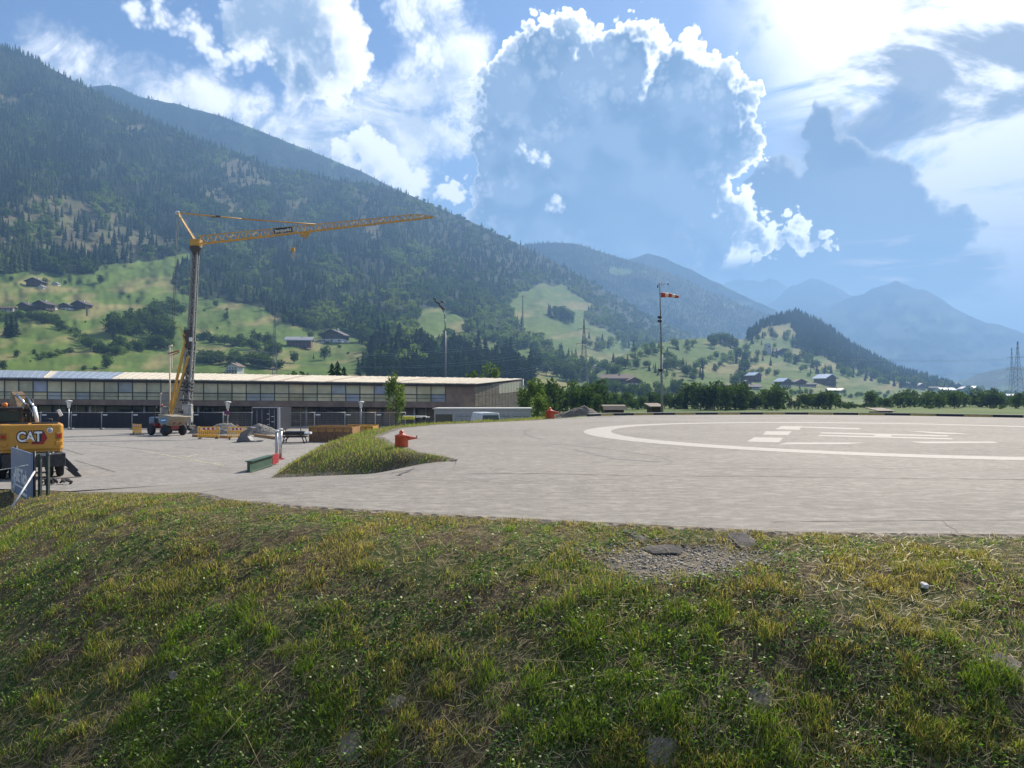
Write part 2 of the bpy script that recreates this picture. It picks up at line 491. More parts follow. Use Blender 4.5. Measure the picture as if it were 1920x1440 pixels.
def leaf_mat(name, c0, c1, trans=0.35, attr=None, rnd=True, nscale=0.0):
    """leaves: diffuse and translucent; tone per plant and by attribute"""
    m = bpy.data.materials.new(name); m.use_nodes = True
    t = m.node_tree; t.nodes.clear(); w = NT(t)
    out = w.n('ShaderNodeOutputMaterial')
    f = None
    if attr:
        a = w.n('ShaderNodeAttribute'); a.attribute_name = attr; f = a.outputs['Fac']
    if rnd:
        r = w.n('ShaderNodeObjectInfo').outputs['Random']
        f = r if f is None else w.m('ADD', w.m('MULTIPLY', f, 0.6), w.m('MULTIPLY', r, 0.4))
    if nscale:
        nn = w.noise(w.n('ShaderNodeTexCoord').outputs['Object'], nscale, 4, 0.6)
        f = w.m('ADD', w.m('MULTIPLY', f, 0.6), w.m('MULTIPLY', nn, 0.4))
    c = w.mix(f, c0, c1)
    d = w.n('ShaderNodeBsdfDiffuse'); tr = w.n('ShaderNodeBsdfTranslucent'); mx = w.n('ShaderNodeMixShader')
    t.links.new(c, d.inputs[0])
    w.put(tr.inputs[0], w.mix(1.0, c, (1.5, 1.6, 0.7), 'MULTIPLY'))
    mx.inputs[0].default_value = trans
    t.links.new(d.outputs[0], mx.inputs[1]); t.links.new(tr.outputs[0], mx.inputs[2]); t.links.new(mx.outputs[0], out.inputs[0])
    MATS[name] = m; return m
# ------------------------------------------------------------------ near ground: helipad, ramp, yard, bank
PAD = [(-1.4, 19.55), (-3.0, 22.8), (-4.1, 26.2), (-5.5, 31.2), (-5.8, 39.1), (-4.3, 44.4), (1.45, 52.4), (5.0, 60.0), (8.2, 65.9), (17, 69.3), (26, 69.9), (33, 66.5), (39.4, 59.2), (44, 48), (46, 35), (42, 22), (34, 13), (24, 8.8), (14, 8.4), (5.88, 8.84), (3.26, 9.05), (0.28, 9.99), (-1.0, 10.4)]
LOW = [(-1.0, 10.4), (-1.94, 10.78), (-3.1, 11.2), (-4.25, 11.8), (-5.9, 13.4), (-8.4, 17.0), (-13.1, 23.3), (-14.8, 25.7)]
UPP = [(-1.4, 19.55), (-2.6, 20.9), (-4.06, 22.5), (-6.8, 26.3), (-9.4, 30.0)]
YARD = [(-14.8, 25.7), (-9.4, 30.0), (-10.5, 36), (-11.2, 45), (-10.5, 52), (-7, 60), (0, 74), (0, 128), (-150, 128), (-150, 28), (-60, 28), (-30, 27), (-18, 26.5)]
BANK = [(-150, 28), (-60, 28), (-30, 27), (-18, 26.5)] + LOW[::-1] + [(0.28, 9.99), (3.26, 9.05), (5.88, 8.84), (14, 8.4), (24, 8.8), (34, 13), (150, 13), (150, -80), (-150, -80)]
RAMP = LOW + UPP[::-1]
def zramp(x, y):
    s = -0.65 * x + 0.75 * y
    return -0.1 * np.maximum(0, s - 13.0) * sstep(-np.asarray(x), 0.6, 4.2)
def ground_z(x, y):
    x = np.asarray(x, float); y = np.asarray(y, float)
    ip, ir, iy, ib = inpoly(x, y, PAD), inpoly(x, y, RAMP), inpoly(x, y, YARD), inpoly(x, y, BANK)
    dp, _, _ = polydist(x, y, PAD); dr, rx, ry = polydist(x, y, RAMP); dy, yx, yy = polydist(x, y, YARD)
    lowd = np.minimum(dr, dy)
    zl = np.where(dr < dy, zramp(rx, ry), zyard(yy))
    u = dp / (dp + lowd + 1e-6)
    zm = zl * u ** 1.7 + 0.06 * np.sin(math.pi * u)
    zf = -2.4 * sstep(dp, 0.0, 9.0)
    z = zm + (zf - zm) * sstep(lowd, 9, 20)
    # bank on the camera's side
    ze = np.where(dp < np.minimum(dr, dy), 0.0, np.where(dr < dy, zramp(rx, ry), zyard(yy)))
    d = np.minimum(dp, lowd); q = np.maximum(d - 1.0, 0)
    g = 0.09 * np.minimum(d, 1.4) + 0.60 * (q - 0.8 * (1 - np.exp(-q / 0.8)))
    zb = np.maximum(ze - g, -2.9)
    zb = zb * sstep(y, 0.6, 4.4)
    zb = zb + (fbm(x * 0.8, y * 0.8, 3) - 0.5) * 0.22 * sstep(d, 0.2, 1.6)
    # washed-out hollow at the asphalt's edge
    hol = np.exp(-(((x - 1.80) / 1.05) ** 2 + ((y - 8.40) / 0.60) ** 2))
    zb = zb - 0.10 * hol
    z = np.where(ib, zb, z)
    z = z + np.where(ib | ip | ir | iy, 0, (fbm(x * 0.5, y * 0.5, 8) - 0.5) * 0.25 * sstep(np.minimum(dp, lowd), 0, 1.2))
    z = np.where(ip, -0.014, z); z = np.where(ir, zramp(x, y) - 0.03, z); z = np.where(iy, zyard(y) - 0.06, z)
    return z

def axis(segs):
    a = []
    for (lo, hi, st) in segs: a += list(np.arange(lo, hi - 1e-6, st))
    a.append(segs[-1][1]); return np.array(a)
gx = axis([(-14000, -2000, 2000), (-2000, -200, 300), (-200, -40, 10), (-40, -16, 1.0), (-16, 9, 0.14), (9, 50, 1.2), (50, 200, 12), (200, 2000, 300), (2000, 14000, 2000)])
gy = axis([(-400, -20, 40), (-20, 2.5, 1.2), (2.5, 14, 0.12), (14, 34, 0.25), (34, 75, 0.8), (75, 300, 12), (300, 2000, 300), (2000, 16000, 2000)])
GX, GY = np.meshgrid(gx, gy)
GZ = ground_z(GX, GY)
nx, ny = len(gx), len(gy)
ii = np.arange(nx * ny).reshape(ny, nx)
quads = np.stack([ii[:-1, :-1], ii[:-1, 1:], ii[1:, 1:], ii[1:, :-1]], -1).reshape(-1, 4)
def zone(x, y):
    ib = inpoly(x, y, BANK) & (np.abs(x) < 60)
    dp, _, _ = polydist(x, y, PAD)
    mound = (~ib) & (x < 2) & (x > -14) & (y > 17) & (y < 62)
    return np.where(ib, 1.0, np.where(mound, 0.6, 0.0))
hole = np.exp(-(((GX - 1.80) / 0.95) ** 2 + ((GY - 8.40) / 0.50) ** 2))

def ground_mat():
    m = bpy.data.materials.new('ground_soil_and_turf'); m.use_nodes = True
    w = NT(m.node_tree); b = m.node_tree.nodes['Principled BSDF']
    g = w.n('ShaderNodeNewGeometry').outputs['Position']
    a = w.n('ShaderNodeAttribute'); a.attribute_name = 'zone'
    h = w.n('ShaderNodeAttribute'); h.attribute_name = 'stony'
    n1 = w.noise(g, 1.1, 8, 0.65); n2 = w.noise(g, 14, 6, 0.7); n3 = w.noise(g, 90, 4, 0.7)
    soil = w.mix(n2, (0.045, 0.032, 0.022), (0.13, 0.095, 0.062))
    thatch = w.mix(n3, (0.12, 0.098, 0.046), (0.32, 0.255, 0.135))
    turf = w.mix(n2, (0.030, 0.050, 0.014), (0.07, 0.10, 0.03))
    c = w.mix(w.ss(n1, 0.42, 0.58), soil, turf)
    c = w.mix(w.ss(n2, 0.48, 0.62, 0, 0.75), c, thatch)
    stone = w.mix(n3, (0.10, 0.085, 0.068), (0.32, 0.28, 0.235))
    c = w.mix(w.ss(w.m('ADD', h.outputs['Fac'], w.m('MULTIPLY', w.m('SUBTRACT', n2, 0.5), 0.9)), 0.42, 0.62), c, stone)
    n4 = w.noise(g, 0.035, 6, 0.6); n5 = w.noise(g, 0.9, 6, 0.7)
    field = w.mix(w.ss(n4, 0.35, 0.65), (0.075, 0.125, 0.028), (0.14, 0.17, 0.05))
    field = w.mix(w.m('MULTIPLY', n5, 0.5), field, (0.06, 0.09, 0.025))
    c = w.mix(w.ss(a.outputs['Fac'], 0.2, 0.5), field, c)
    w.put(b.inputs['Base Color'], c); b.inputs['Roughness'].default_value = 0.95
    b.inputs['Specular IOR Level'].default_value = 0.1
    bn = w.n('ShaderNodeBump'); bn.inputs['Strength'].default_value = 0.8; bn.inputs['Distance'].default_value = 0.03
    w.put(bn.inputs['Height'], w.m('ADD', n2, w.m('MULTIPLY', n3, 0.4))); w.put(b.inputs['Normal'], bn.outputs[0])
    return m
M_GROUND = ground_mat()
me = np_mesh('ground', np.stack([GX, GY, GZ], -1).reshape(-1, 3), quads, True,
             {'zone': ('FLOAT', zone(GX, GY)), 'stony': ('FLOAT', hole)})
tag(link('ground', me, M_GROUND), kind='structure')

def asphalt_mat(name, base, seam=False):
    m = bpy.data.materials.new(name); m.use_nodes = True
    w = NT(m.node_tree); b = m.node_tree.nodes['Principled BSDF']
    g = w.n('ShaderNodeNewGeometry').outputs['Position']
    big = w.noise(g, 0.16, 7, 0.6, 0.4); mid = w.noise(g, 1.3, 7, 0.65); fine = w.noise(g, 60, 4, 0.75); grit = w.noise(g, 190, 2, 0.6)
    st = w.noise(w.vm('MULTIPLY', g, (0.25, 1.4, 1)), 0.8, 6, 0.6, 0.3)
    lo = tuple(v * 0.72 for v in base); hi = tuple(min(1, v * 1.22) for v in base)
    c = w.mix(w.ss(big, 0.36, 0.64), lo, hi)
    c = w.mix(w.ss(mid, 0.35, 0.7, 0, 0.55), c, tuple(v * 0.86 for v in base))
    c = w.mix(w.ss(st, 0.45, 0.7, 0, 0.5), c, tuple(min(1, v * 1.28) for v in base))
    c = w.mix(w.ss(fine, 0.42, 0.66, 0, 0.75), c, tuple(v * 0.42 for v in base))
    c = w.mix(w.ss(grit, 0.50, 0.68, 0, 0.75), c, tuple(min(1, v * 1.9) for v in base))
    m2 = w.noise(g, 7.0, 6, 0.72); m3 = w.noise(w.vm('MULTIPLY', g, (0.7, 1.5, 1)), 3.2, 6, 0.72)
    c = w.mix(w.ss(m2, 0.38, 0.62, 0.65, 0.0), c, tuple(v * 0.62 for v in base))
    c = w.mix(w.ss(m3, 0.45, 0.66, 0, 0.6), c, tuple(min(1, v * 1.5) for v in base))
    blot = w.noise(g, 0.55, 5, 0.7, 1.2)
    c = w.mix(w.ss(blot, 0.58, 0.74, 0, 0.45), c, tuple(v * 0.55 for v in base))
    w.put(b.inputs['Base Color'], c); b.inputs['Roughness'].default_value = 0.86
    b.inputs['Specular IOR Level'].default_value = 0.2
    bn = w.n('ShaderNodeBump'); bn.inputs['Strength'].default_value = 0.45; bn.inputs['Distance'].default_value = 0.012
    w.put(bn.inputs['Height'], w.m('ADD', fine, w.m('MULTIPLY', grit, 0.6))); w.put(b.inputs['Normal'], bn.outputs[0])
    return m
M_ASPH = asphalt_mat('weathered_asphalt', (0.250, 0.227, 0.200))
M_RAMP = M_ASPH
M_CONC = asphalt_mat('yard_concrete', (0.275, 0.255, 0.23))
mb = MB(); mb.add([(x, y, 0) for x, y in PAD], [list(range(len(PAD)))[::-1]])
pad_obj = tag(mb.build('helipad', M_ASPH), kind='structure')
for p in pad_obj.data.polygons:
    if p.normal.z < 0: p.flip()
def resample(pts, n):
    pts = np.array(pts, float); d = np.r_[0, np.cumsum(np.hypot(*np.diff(pts, axis=0).T))]
    t = np.linspace(0, d[-1], n); return np.stack([np.interp(t, d, pts[:, 0]), np.interp(t, d, pts[:, 1])], -1)
NA, NB = 30, 9
la, ua = resample(LOW, NA), resample(UPP, NA)
rp = np.array([[la[i] * (1 - j / (NB - 1)) + ua[i] * (j / (NB - 1)) for j in range(NB)] for i in range(NA)])
rz = zramp(rp[..., 0], rp[..., 1])
ii = np.arange(NA * NB).reshape(NA, NB)
q = np.stack([ii[:-1, :-1], ii[:-1, 1:], ii[1:, 1:], ii[1:, :-1]], -1).reshape(-1, 4)
ramp_obj = link('ramp', np_mesh('ramp', np.concatenate([rp, rz[..., None]], -1).reshape(-1, 3), q[:, ::-1], True), M_RAMP)
tag(ramp_obj, kind='structure')
mb = MB(); mb.add([(x, y, float(zyard(y))) for x, y in YARD], [list(range(len(YARD)))])
yard_obj = tag(mb.build('yard', M_CONC), kind='structure')
for o in (yard_obj, ramp_obj):
    if sum(p.normal.z for p in o.data.polygons) < 0: o.data.flip_normals()

# ------------------------------------------------------------------ mountains (real distances, photo outline)
def curve(pts):
    xs, ys = [p[0] for p in pts], [p[1] for p in pts]
    return lambda x: np.interp(x, xs, ys)
class Layer:
    def __init__(self, sky, rf, rs, p, x0, x1, yfoot=768.0, lift=8.0, amp=0.05, seed=1, jag=0.0):
        self.sky, self.rf, self.rs, self.p = curve(sky), curve(rf), curve(rs), p
        self.x0, self.x1, self.yf, self.lift, self.amp, self.seed, self.jag = x0, x1, yfoot, lift, amp, seed, jag
    def ysky(self, x):
        return self.sky(x) + self.lift + (fbm(x / 26.0, x * 0 + 3, self.seed + 9, 4) - 0.5) * self.jag
    def depth(self, x, y):
        x = np.asarray(x, float); y = np.asarray(y, float)
        ys = self.ysky(x)
        t = np.clip((self.yf - y) / np.maximum(self.yf - ys, 4.0), 0, 1.06)
        r = self.rf(x) + (self.rs(x) - self.rf(x)) * t ** self.p
        env = np.sin(math.pi * np.clip(t, 0, 1)) ** 0.7
        n = (fbm(x / 110.0 + y / 190.0, y / 130.0, self.seed, 3) - 0.5) * 1.5 + (fbm(x / 34.0, y / 26.0, self.seed + 5, 3) - 0.5) * 1.1
        return r * (1 + self.amp * n * env)
    def pos(self, x, y):
        r = self.depth(x, y)
        return np.stack([(np.asarray(x, float) - 960) / F * r, r, EYE - (np.asarray(y, float) - HY) / F * r], -1)
    def mesh(self, name, mat_, nx, nt, attr=None):
        xs = np.linspace(self.x0, self.x1, nx); ts = np.linspace(0, 1, nt)
        X = np.repeat(xs[None], nt, 0); ys = self.ysky(xs)
        Yp = self.yf + (ys - self.yf)[None] * ts[:, None]
        V = self.pos(X, Yp)
        back = [V]
        top = V[-1]
        for k, (dz, dr) in enumerate(((0.98, 1.04), (0.8, 1.18), (0.3, 1.45), (-0.05, 1.7))):
            b = top.copy(); b[:, 0] *= dr; b[:, 1] *= dr; b[:, 2] *= dz; b[:, 2] = np.where(dz < 0, -3.0, b[:, 2]); back.append(b[None])
        V = np.concatenate(back, 0); n = V.shape[0]
        ii = np.arange(n * nx).reshape(n, nx)
        q = np.stack([ii[:-1, :-1], ii[:-1, 1:], ii[1:, 1:], ii[1:, :-1]], -1).reshape(-1, 4)
        at = {}
        if attr is not None:
            c = attr(X, Yp); c = np.concatenate([c, np.repeat(c[-1:], 4, 0)], 0)
            at = {'cover': ('FLOAT_COLOR', np.concatenate([c, np.ones(c.shape[:2] + (1,))], -1))}
        o = link(name, np_mesh(name, V.reshape(-1, 3), q, True, at), mat_)
        return tag(o, kind='structure')

L1 = Layer([(-320, -70), (-150, 0), (0, 75), (60, 100), (120, 132), (165, 157), (230, 190), (320, 230), (420, 272), (520, 306), (620, 328), (690, 334), (760, 353), (830, 384), (900, 414), (1000, 462), (1080, 505), (1150, 545), (1200, 574), (1250, 600), (1310, 624), (1400, 660), (1500, 700)],
           [(-320, 330), (0, 340), (400, 365), (700, 430), (1000, 520), (1250, 650), (1500, 900)],
           [(-320, 2100), (0, 2300), (400, 2500), (800, 2700), (1000, 2900), (1250, 3200), (1500, 3600)], 1.25, -320, 1480, lift=9, amp=0.07, seed=11)
L1B = Layer([(60, 170), (165, 158), (200, 154), (225, 158), (262, 175), (330, 189), (420, 214), (520, 253), (610, 287), (690, 321), (760, 358), (900, 430), (1000, 490)],
            [(60, 2600), (1000, 3000)], [(60, 3500), (1000, 3900)], 1.0, 60, 1000, yfoot=520, lift=6, amp=0.04, seed=31, jag=4)
L2 = Layer([(900, 500), (985, 454), (1040, 450), (1085, 453), (1115, 464), (1170, 481), (1230, 498), (1280, 520), (1350, 552), (1430, 582), (1520, 620), (1650, 690)],
           [(900, 2600), (1650, 3200)], [(900, 4300), (1300, 4700), (1650, 5000)], 1.0, 900, 1660, yfoot=740, lift=4, amp=0.06, seed=41, jag=5)
L2B = Layer([(1120, 510), (1190, 482), (1218, 474), (1245, 484), (1320, 518), (1380, 546), (1450, 580), (1560, 640), (1700, 700)],
            [(1120, 4800), (1700, 5200)], [(1120, 6000), (1700, 6200)], 1.0, 1120, 1720, yfoot=740, lift=0, amp=0.05, seed=47, jag=6)
L3 = Layer([(1030, 758), (1080, 720), (1130, 690), (1170, 660), (1210, 642), (1260, 634), (1300, 630), (1350, 628), (1395, 632), (1425, 604), (1455, 590), (1490, 580), (1540, 602), (1600, 642), (1650, 670), (1700, 692), (1760, 708), (1800, 728), (1850, 733), (1920, 736), (2000, 741), (2100, 750)],
           [(1030, 480), (1300, 520), (1500, 600), (1750, 700), (1920, 700), (2100, 700)], [(1030, 600), (1130, 1000), (1300, 1450), (1400, 1700), (1490, 2500), (1600, 2500), (1750, 2300), (1850, 1500), (1920, 1300), (2100, 1100)], 1.1, 1030, 2100, yfoot=768, lift=5, amp=0.06, seed=61)
L4 = [Layer([(1330, 560), (1362, 531), (1395, 524), (1425, 527), (1445, 522), (1470, 534), (1500, 560), (1580, 640), (1700, 700)], [(1330, 9500), (1700, 9500)], [(1330, 11500), (1700, 11500)], 1.0, 1330, 1700, yfoot=742, lift=0, amp=0.05, seed=71, jag=9),
      Layer([(1380, 640), (1440, 570), (1480, 538), (1506, 528), (1522, 520), (1545, 527), (1562, 532), (1590, 551), (1602, 556), (1640, 580), (1720, 640), (1800, 700)], [(1380, 8000), (1800, 8000)], [(1380, 9600), (1800, 9600)], 1.0, 1380, 1800, yfoot=742, lift=0, amp=0.06, seed=73, jag=10),
      Layer([(1450, 660), (1520, 600), (1580, 560), (1620, 550), (1655, 536), (1678, 527), (1700, 534), (1738, 546), (1765, 562), (1800, 582), (1850, 604), (1900, 618), (1960, 640), (2050, 665), (2300, 720)], [(1450, 6200), (2300, 6200)], [(1450, 8200), (2300, 8200)], 1.0, 1450, 2300, yfoot=742, lift=0, amp=0.07, seed=79, jag=7),
      Layer([(1700, 738), (1760, 725), (1820, 705), (1860, 694), (1920, 686), (2000, 672), (2120, 650), (2300, 640)], [(1700, 3000), (2300, 3000)], [(1700, 4200), (2300, 4200)], 1.0, 1700, 2300, yfoot=746, lift=0, amp=0.05, seed=83, jag=6)]

# clearings and meadows in the forest of the long slope
MEADOW = [(-340, 522), (0, 514), (90, 512), (182, 516), (188, 498), (260, 492), (330, 476), (352, 479), (345, 500), (327, 515), (323, 530), (345, 552), (372, 560), (430, 562), (480, 575), (512, 590), (530, 606), (590, 620), (650, 631), (690, 640), (700, 660), (690, 690), (700, 730), (1500, 745), (1500, 800), (-340, 800)]
CLEAR = [[(780, 622), (788, 590), (806, 573), (830, 580), (858, 592), (885, 612), (870, 640), (800, 642)],
         [(955, 575), (980, 545), (1015, 533), (1050, 534), (1075, 546), (1122, 578), (1095, 586), (1105, 610), (1150, 625), (1205, 650), (1180, 690), (1090, 690), (1020, 650), (975, 610)],
         [(880, 645), (930, 640), (1000, 660), (1060, 690), (1100, 720), (990, 720), (900, 690)],
         [(700, 700), (1200, 695), (1200, 745), (700, 745)]]
ROUGH = [[(410, 318), (440, 300), (470, 305), (508, 340), (498, 358), (455, 352), (430, 338)], [(-40, 395), (40, 366), (120, 368), (190, 388), (262, 408), (200, 428), (80, 424), (-40, 425)],
         [(-40, 440), (90, 428), (200, 425), (300, 440), (345, 455), (290, 482), (160, 478), (60, 470), (-40, 470)], [(235, 232), (262, 236), (280, 248), (250, 252)],
         [(-40, 190), (40, 176), (66, 178), (50, 192), (-40, 205)], [(655, 388), (668, 380), (690, 408), (722, 438), (706, 446), (672, 418)], [(370, 365), (410, 352), (450, 372), (470, 400), (445, 408), (420, 385)],
         [(520, 378), (580, 372), (560, 392)], [(640, 355), (660, 350), (700, 372), (680, 378)]]
def warped(x, y, s=3):
    return x + (fbm(x / 22, y / 22, s) - 0.5) * 22, y + (fbm(x / 22, y / 22, s + 50) - 0.5) * 14
def open1(x, y):
    wx, wy = warped(x, y)
    r = inpoly(wx, wy, MEADOW)
    for c in CLEAR: r |= inpoly(wx, wy, c)
    return r
def rough1(x, y):
    wx, wy = x + (fbm(x / 14, y / 14, 5) - 0.5) * 40, y + (fbm(x / 14, y / 14, 55) - 0.5) * 24
    r = np.zeros(np.shape(x), bool)
    for c in ROUGH: r |= inpoly(wx, wy, c)
    return r
WOOD3 = [(1400, 640), (1415, 600), (1450, 585), (1490, 570), (1540, 595), (1600, 630), (1650, 660), (1700, 682), (1780, 700), (1830, 740), (1740, 726), (1660, 712), (1590, 692), (1530, 668), (1490, 652), (1500, 626), (1480, 606), (1440, 614)]
def open3(x, y):
    wx, wy = warped(x, y, 13)
    return ~inpoly(wx, wy, WOOD3)
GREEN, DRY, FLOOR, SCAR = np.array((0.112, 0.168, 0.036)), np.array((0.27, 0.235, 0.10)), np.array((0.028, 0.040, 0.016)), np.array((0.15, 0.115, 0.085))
def meadow_col(x, y, s):
    n = fbm(x / 60 + y / 45, y / 16, s, 4)
    d = (0.9 * sstep(n, 0.46, 0.74))[..., None]
    fine = (0.82 + 0.36 * fbm(x / 7, y / 3.5, s + 4, 3))[..., None]
    return (GREEN * (1 - d) + DRY * d) * fine
def cover1(x, y):
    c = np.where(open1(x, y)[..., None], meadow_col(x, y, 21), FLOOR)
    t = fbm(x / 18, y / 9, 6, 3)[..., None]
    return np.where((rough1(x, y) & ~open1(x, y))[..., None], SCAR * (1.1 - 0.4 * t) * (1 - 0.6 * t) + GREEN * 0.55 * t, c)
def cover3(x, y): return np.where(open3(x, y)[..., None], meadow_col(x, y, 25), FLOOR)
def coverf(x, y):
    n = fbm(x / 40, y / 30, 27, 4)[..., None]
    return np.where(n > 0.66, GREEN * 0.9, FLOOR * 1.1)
def slope_mat():
    m = bpy.data.materials.new('mountain_ground'); m.use_nodes = True
    w = NT(m.node_tree); b = m.node_tree.nodes['Principled BSDF']
    a = w.n('ShaderNodeAttribute'); a.attribute_name = 'cover'
    g = w.n('ShaderNodeNewGeometry').outputs['Position']
    n = w.noise(g, 0.02, 8, 0.7); n2 = w.noise(g, 0.2, 5, 0.7)
    c = w.mix(w.ss(n, 0.35, 0.65, 0.75, 1.0), (0, 0, 0), a.outputs['Color'])
    c = w.mix(w.m('MULTIPLY', n2, 0.4), c, w.mix(1.0, a.outputs['Color'], (0.55, 0.6, 0.5), 'MULTIPLY'))
    w.put(b.inputs['Base Color'], c); b.inputs['Roughness'].default_value = 0.95; b.inputs['Specular IOR Level'].default_value = 0.05
    return m
M_SLOPE = slope_mat()
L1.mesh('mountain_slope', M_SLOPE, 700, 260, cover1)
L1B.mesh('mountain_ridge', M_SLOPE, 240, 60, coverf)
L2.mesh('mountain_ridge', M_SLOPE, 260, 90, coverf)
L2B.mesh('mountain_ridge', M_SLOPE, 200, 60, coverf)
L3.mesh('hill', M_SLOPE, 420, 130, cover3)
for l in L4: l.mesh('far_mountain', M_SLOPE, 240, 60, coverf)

# ------------------------------------------------------------------ forest on the slopes (cannot be counted)
rng = np.random.default_rng(4)
def conifer_template(seed, tiers=4, n=6):
    r = np.random.default_rng(seed); V, T = [], []
    for k in range(tiers):
        z0, z1 = 0.10 + 0.80 * k / tiers, min(1.0, 0.10 + 0.80 * (k + 1.75) / tiers)
        rad = 0.5 * (1 - k / tiers) ** 0.85 + 0.04
        b = len(V); a0 = r.uniform(0, 6.28)
        for i in range(n):
            a = a0 + 2 * math.pi * i / n + r.uniform(-.2, .2); rr = rad * r.uniform(0.65, 1.15)
            V.append((rr * math.cos(a), rr * math.sin(a), z0 + r.uniform(-.04, .03)))
        V.append((r.uniform(-.02, .02), r.uniform(-.02, .02), z1))
        T += [(b + i, b + (i + 1) % n, b + n) for i in range(n)]
    return np.array(V), np.array(T)
def leafy_template(seed, n=60, shape=(0.5, 0.5, 0.45), zc=0.55, size=0.20):
    r = np.random.default_rng(seed)
    lob = r.normal(size=(7, 3)); lob /= np.linalg.norm(lob, axis=1)[:, None]; lob *= 0.55
    d = r.normal(size=(n, 3)); d /= np.linalg.norm(d, axis=1)[:, None]
    c = lob[r.integers(0, 7, n)] + d * r.uniform(0.35, 0.55, (n, 1))
    c = c * np.array(shape) + np.array((0, 0, zc))
    u = r.normal(size=(n, 3)); u /= np.linalg.norm(u, axis=1)[:, None]
    v = np.cross(u, r.normal(size=(n, 3))); v /= np.linalg.norm(v, axis=1)[:, None]
    s = size * r.uniform(0.6, 1.2, (n, 1))
    V = np.stack([c + u * s, c - u * s * 0.5 + v * s, c - u * s * 0.5 - v * s], 1).reshape(-1, 3)
    return V, np.arange(3 * n).reshape(n, 3)
CONT = [conifer_template(i) for i in range(5)]
LEAFT = [leafy_template(20 + i) for i in range(4)]
def scatter_mesh(name, temps, pos, h, wd, tint, mat_, kind='stuff', label=None, cat=None):
    Vs, Ts, As = [], [], []; base = 0
    pick = rng.integers(0, len(temps), len(pos)); ang = rng.uniform(0, 6.28, len(pos))
    for k, (tv, tt) in enumerate(temps):
        m = pick == k; n = int(m.sum())
        if not n: continue
        ca, sa = np.cos(ang[m])[:, None], np.sin(ang[m])[:, None]
        x = (tv[None, :, 0] * ca - tv[None, :, 1] * sa) * wd[m][:, None]
        y = (tv[None, :, 0] * sa + tv[None, :, 1] * ca) * wd[m][:, None]
        z = tv[None, :, 2] * h[m][:, None]
        V = np.stack([x, y, z], -1) + pos[m][:, None, :]
        Vs.append(V.reshape(-1, 3)); As.append(np.repeat(tint[m], len(tv)))
        Ts.append((tt[None] + (np.arange(n) * len(tv))[:, None, None] + base).reshape(-1, 3)); base += n * len(tv)
    o = link(name, np_mesh(name, np.concatenate(Vs), np.concatenate(Ts), False, {'tint': ('FLOAT', np.concatenate(As))}), mat_)
    return tag(o, label, cat, None, kind)
M_CONI = leaf_mat('conifer_needles', (0.016, 0.032, 0.016), (0.058, 0.086, 0.032), 0.15, 'tint', False)
M_BROAD = leaf_mat('broad_leaves', (0.050, 0.090, 0.024), (0.150, 0.200, 0.060), 0.3, 'tint', False)
def forest(name, layer, n, x0, x1, y0, y1, keep, h=(14, 26), leafy=None, label=None):
    x = rng.uniform(x0, x1, n); y = rng.uniform(y0, y1, n)
    ok = (y > layer.ysky(x) - 0.5) & keep(x, y)
    # fewer per pixel where the slope is near, so that the spacing on the ground stays alike
    r = layer.depth(x, y); ok &= rng.uniform(0, 1, n) < np.clip((r / 2200.0) ** 1.3, 0.10, 1.0)
    x, y = x[ok], y[ok]; p = layer.pos(x, y); p[:, 2] -= 1.0
    hh = rng.uniform(h[0], h[1], len(x)) * (0.75 + 0.5 * fbm(x / 30, y / 30, 91))
    tint = np.clip(0.45 * fbm(x / 16, y / 12, 93, 4) + 0.9 * (sstep(fbm(x / 70, y / 50, 97, 3), .36, .66) - .35) + rng.uniform(-.10, .30, len(x)), 0, 1)
    lf = np.zeros(len(x), bool)
    if leafy is not None: lf = rng.uniform(0, 1, len(x)) < leafy(x, y)
    scatter_mesh(name, CONT, p[~lf], hh[~lf], hh[~lf] * rng.uniform(0.26, 0.40, (~lf).sum()), tint[~lf], M_CONI, label=label[0], cat='forest')
    if lf.sum():
        scatter_mesh('woodland', LEAFT, p[lf], hh[lf] * 0.7, hh[lf] * rng.uniform(0.55, 0.8, lf.sum()), tint[lf], M_BROAD, label=label[1], cat='woodland')
def keep1(x, y):
    o = open1(x, y); rg = rough1(x, y)
    return (~o) & (~rg | (rng.uniform(0, 1, x.shape) < 0.30))
forest('conifer_forest', L1, 60000, -320, 1330, -80, 745, keep1,
       leafy=lambda x, y: np.clip(0.75 * sstep(fbm(x / 50, y / 40, 95), 0.50, 0.62) * sstep(y, 200, 420) + 0.8 * sstep(y + 0.12 * (x - 700), 520, 620) * sstep(x, 380, 600), 0, 0.92),
       label=('dark conifer forest covering the long mountain slope', 'paler broadleaf woodland mixed into the lower mountain slope'))
forest('conifer_forest', L1B, 9000, 60, 900, 150, 440, lambda x, y: y < L1.ysky(x) + 12, (12, 20), label=('thin line of forest on the ridge behind the long slope', ''))
forest('conifer_forest', L2, 14000, 930, 1500, 445, 640, lambda x, y: fbm(x / 40, y / 30, 27, 4) < 0.66, (12, 20), label=('hazy forest on the ridge behind the windsock', ''))
forest('conifer_forest', L3, 20000, 1380, 1830, 560, 745, lambda x, y: ~open3(x, y), (13, 22), leafy=lambda x, y: 0.25 * sstep(y, 640, 700), label=('conifer forest on the pointed hill at right', 'broadleaf fringe at the foot of the pointed hill'))
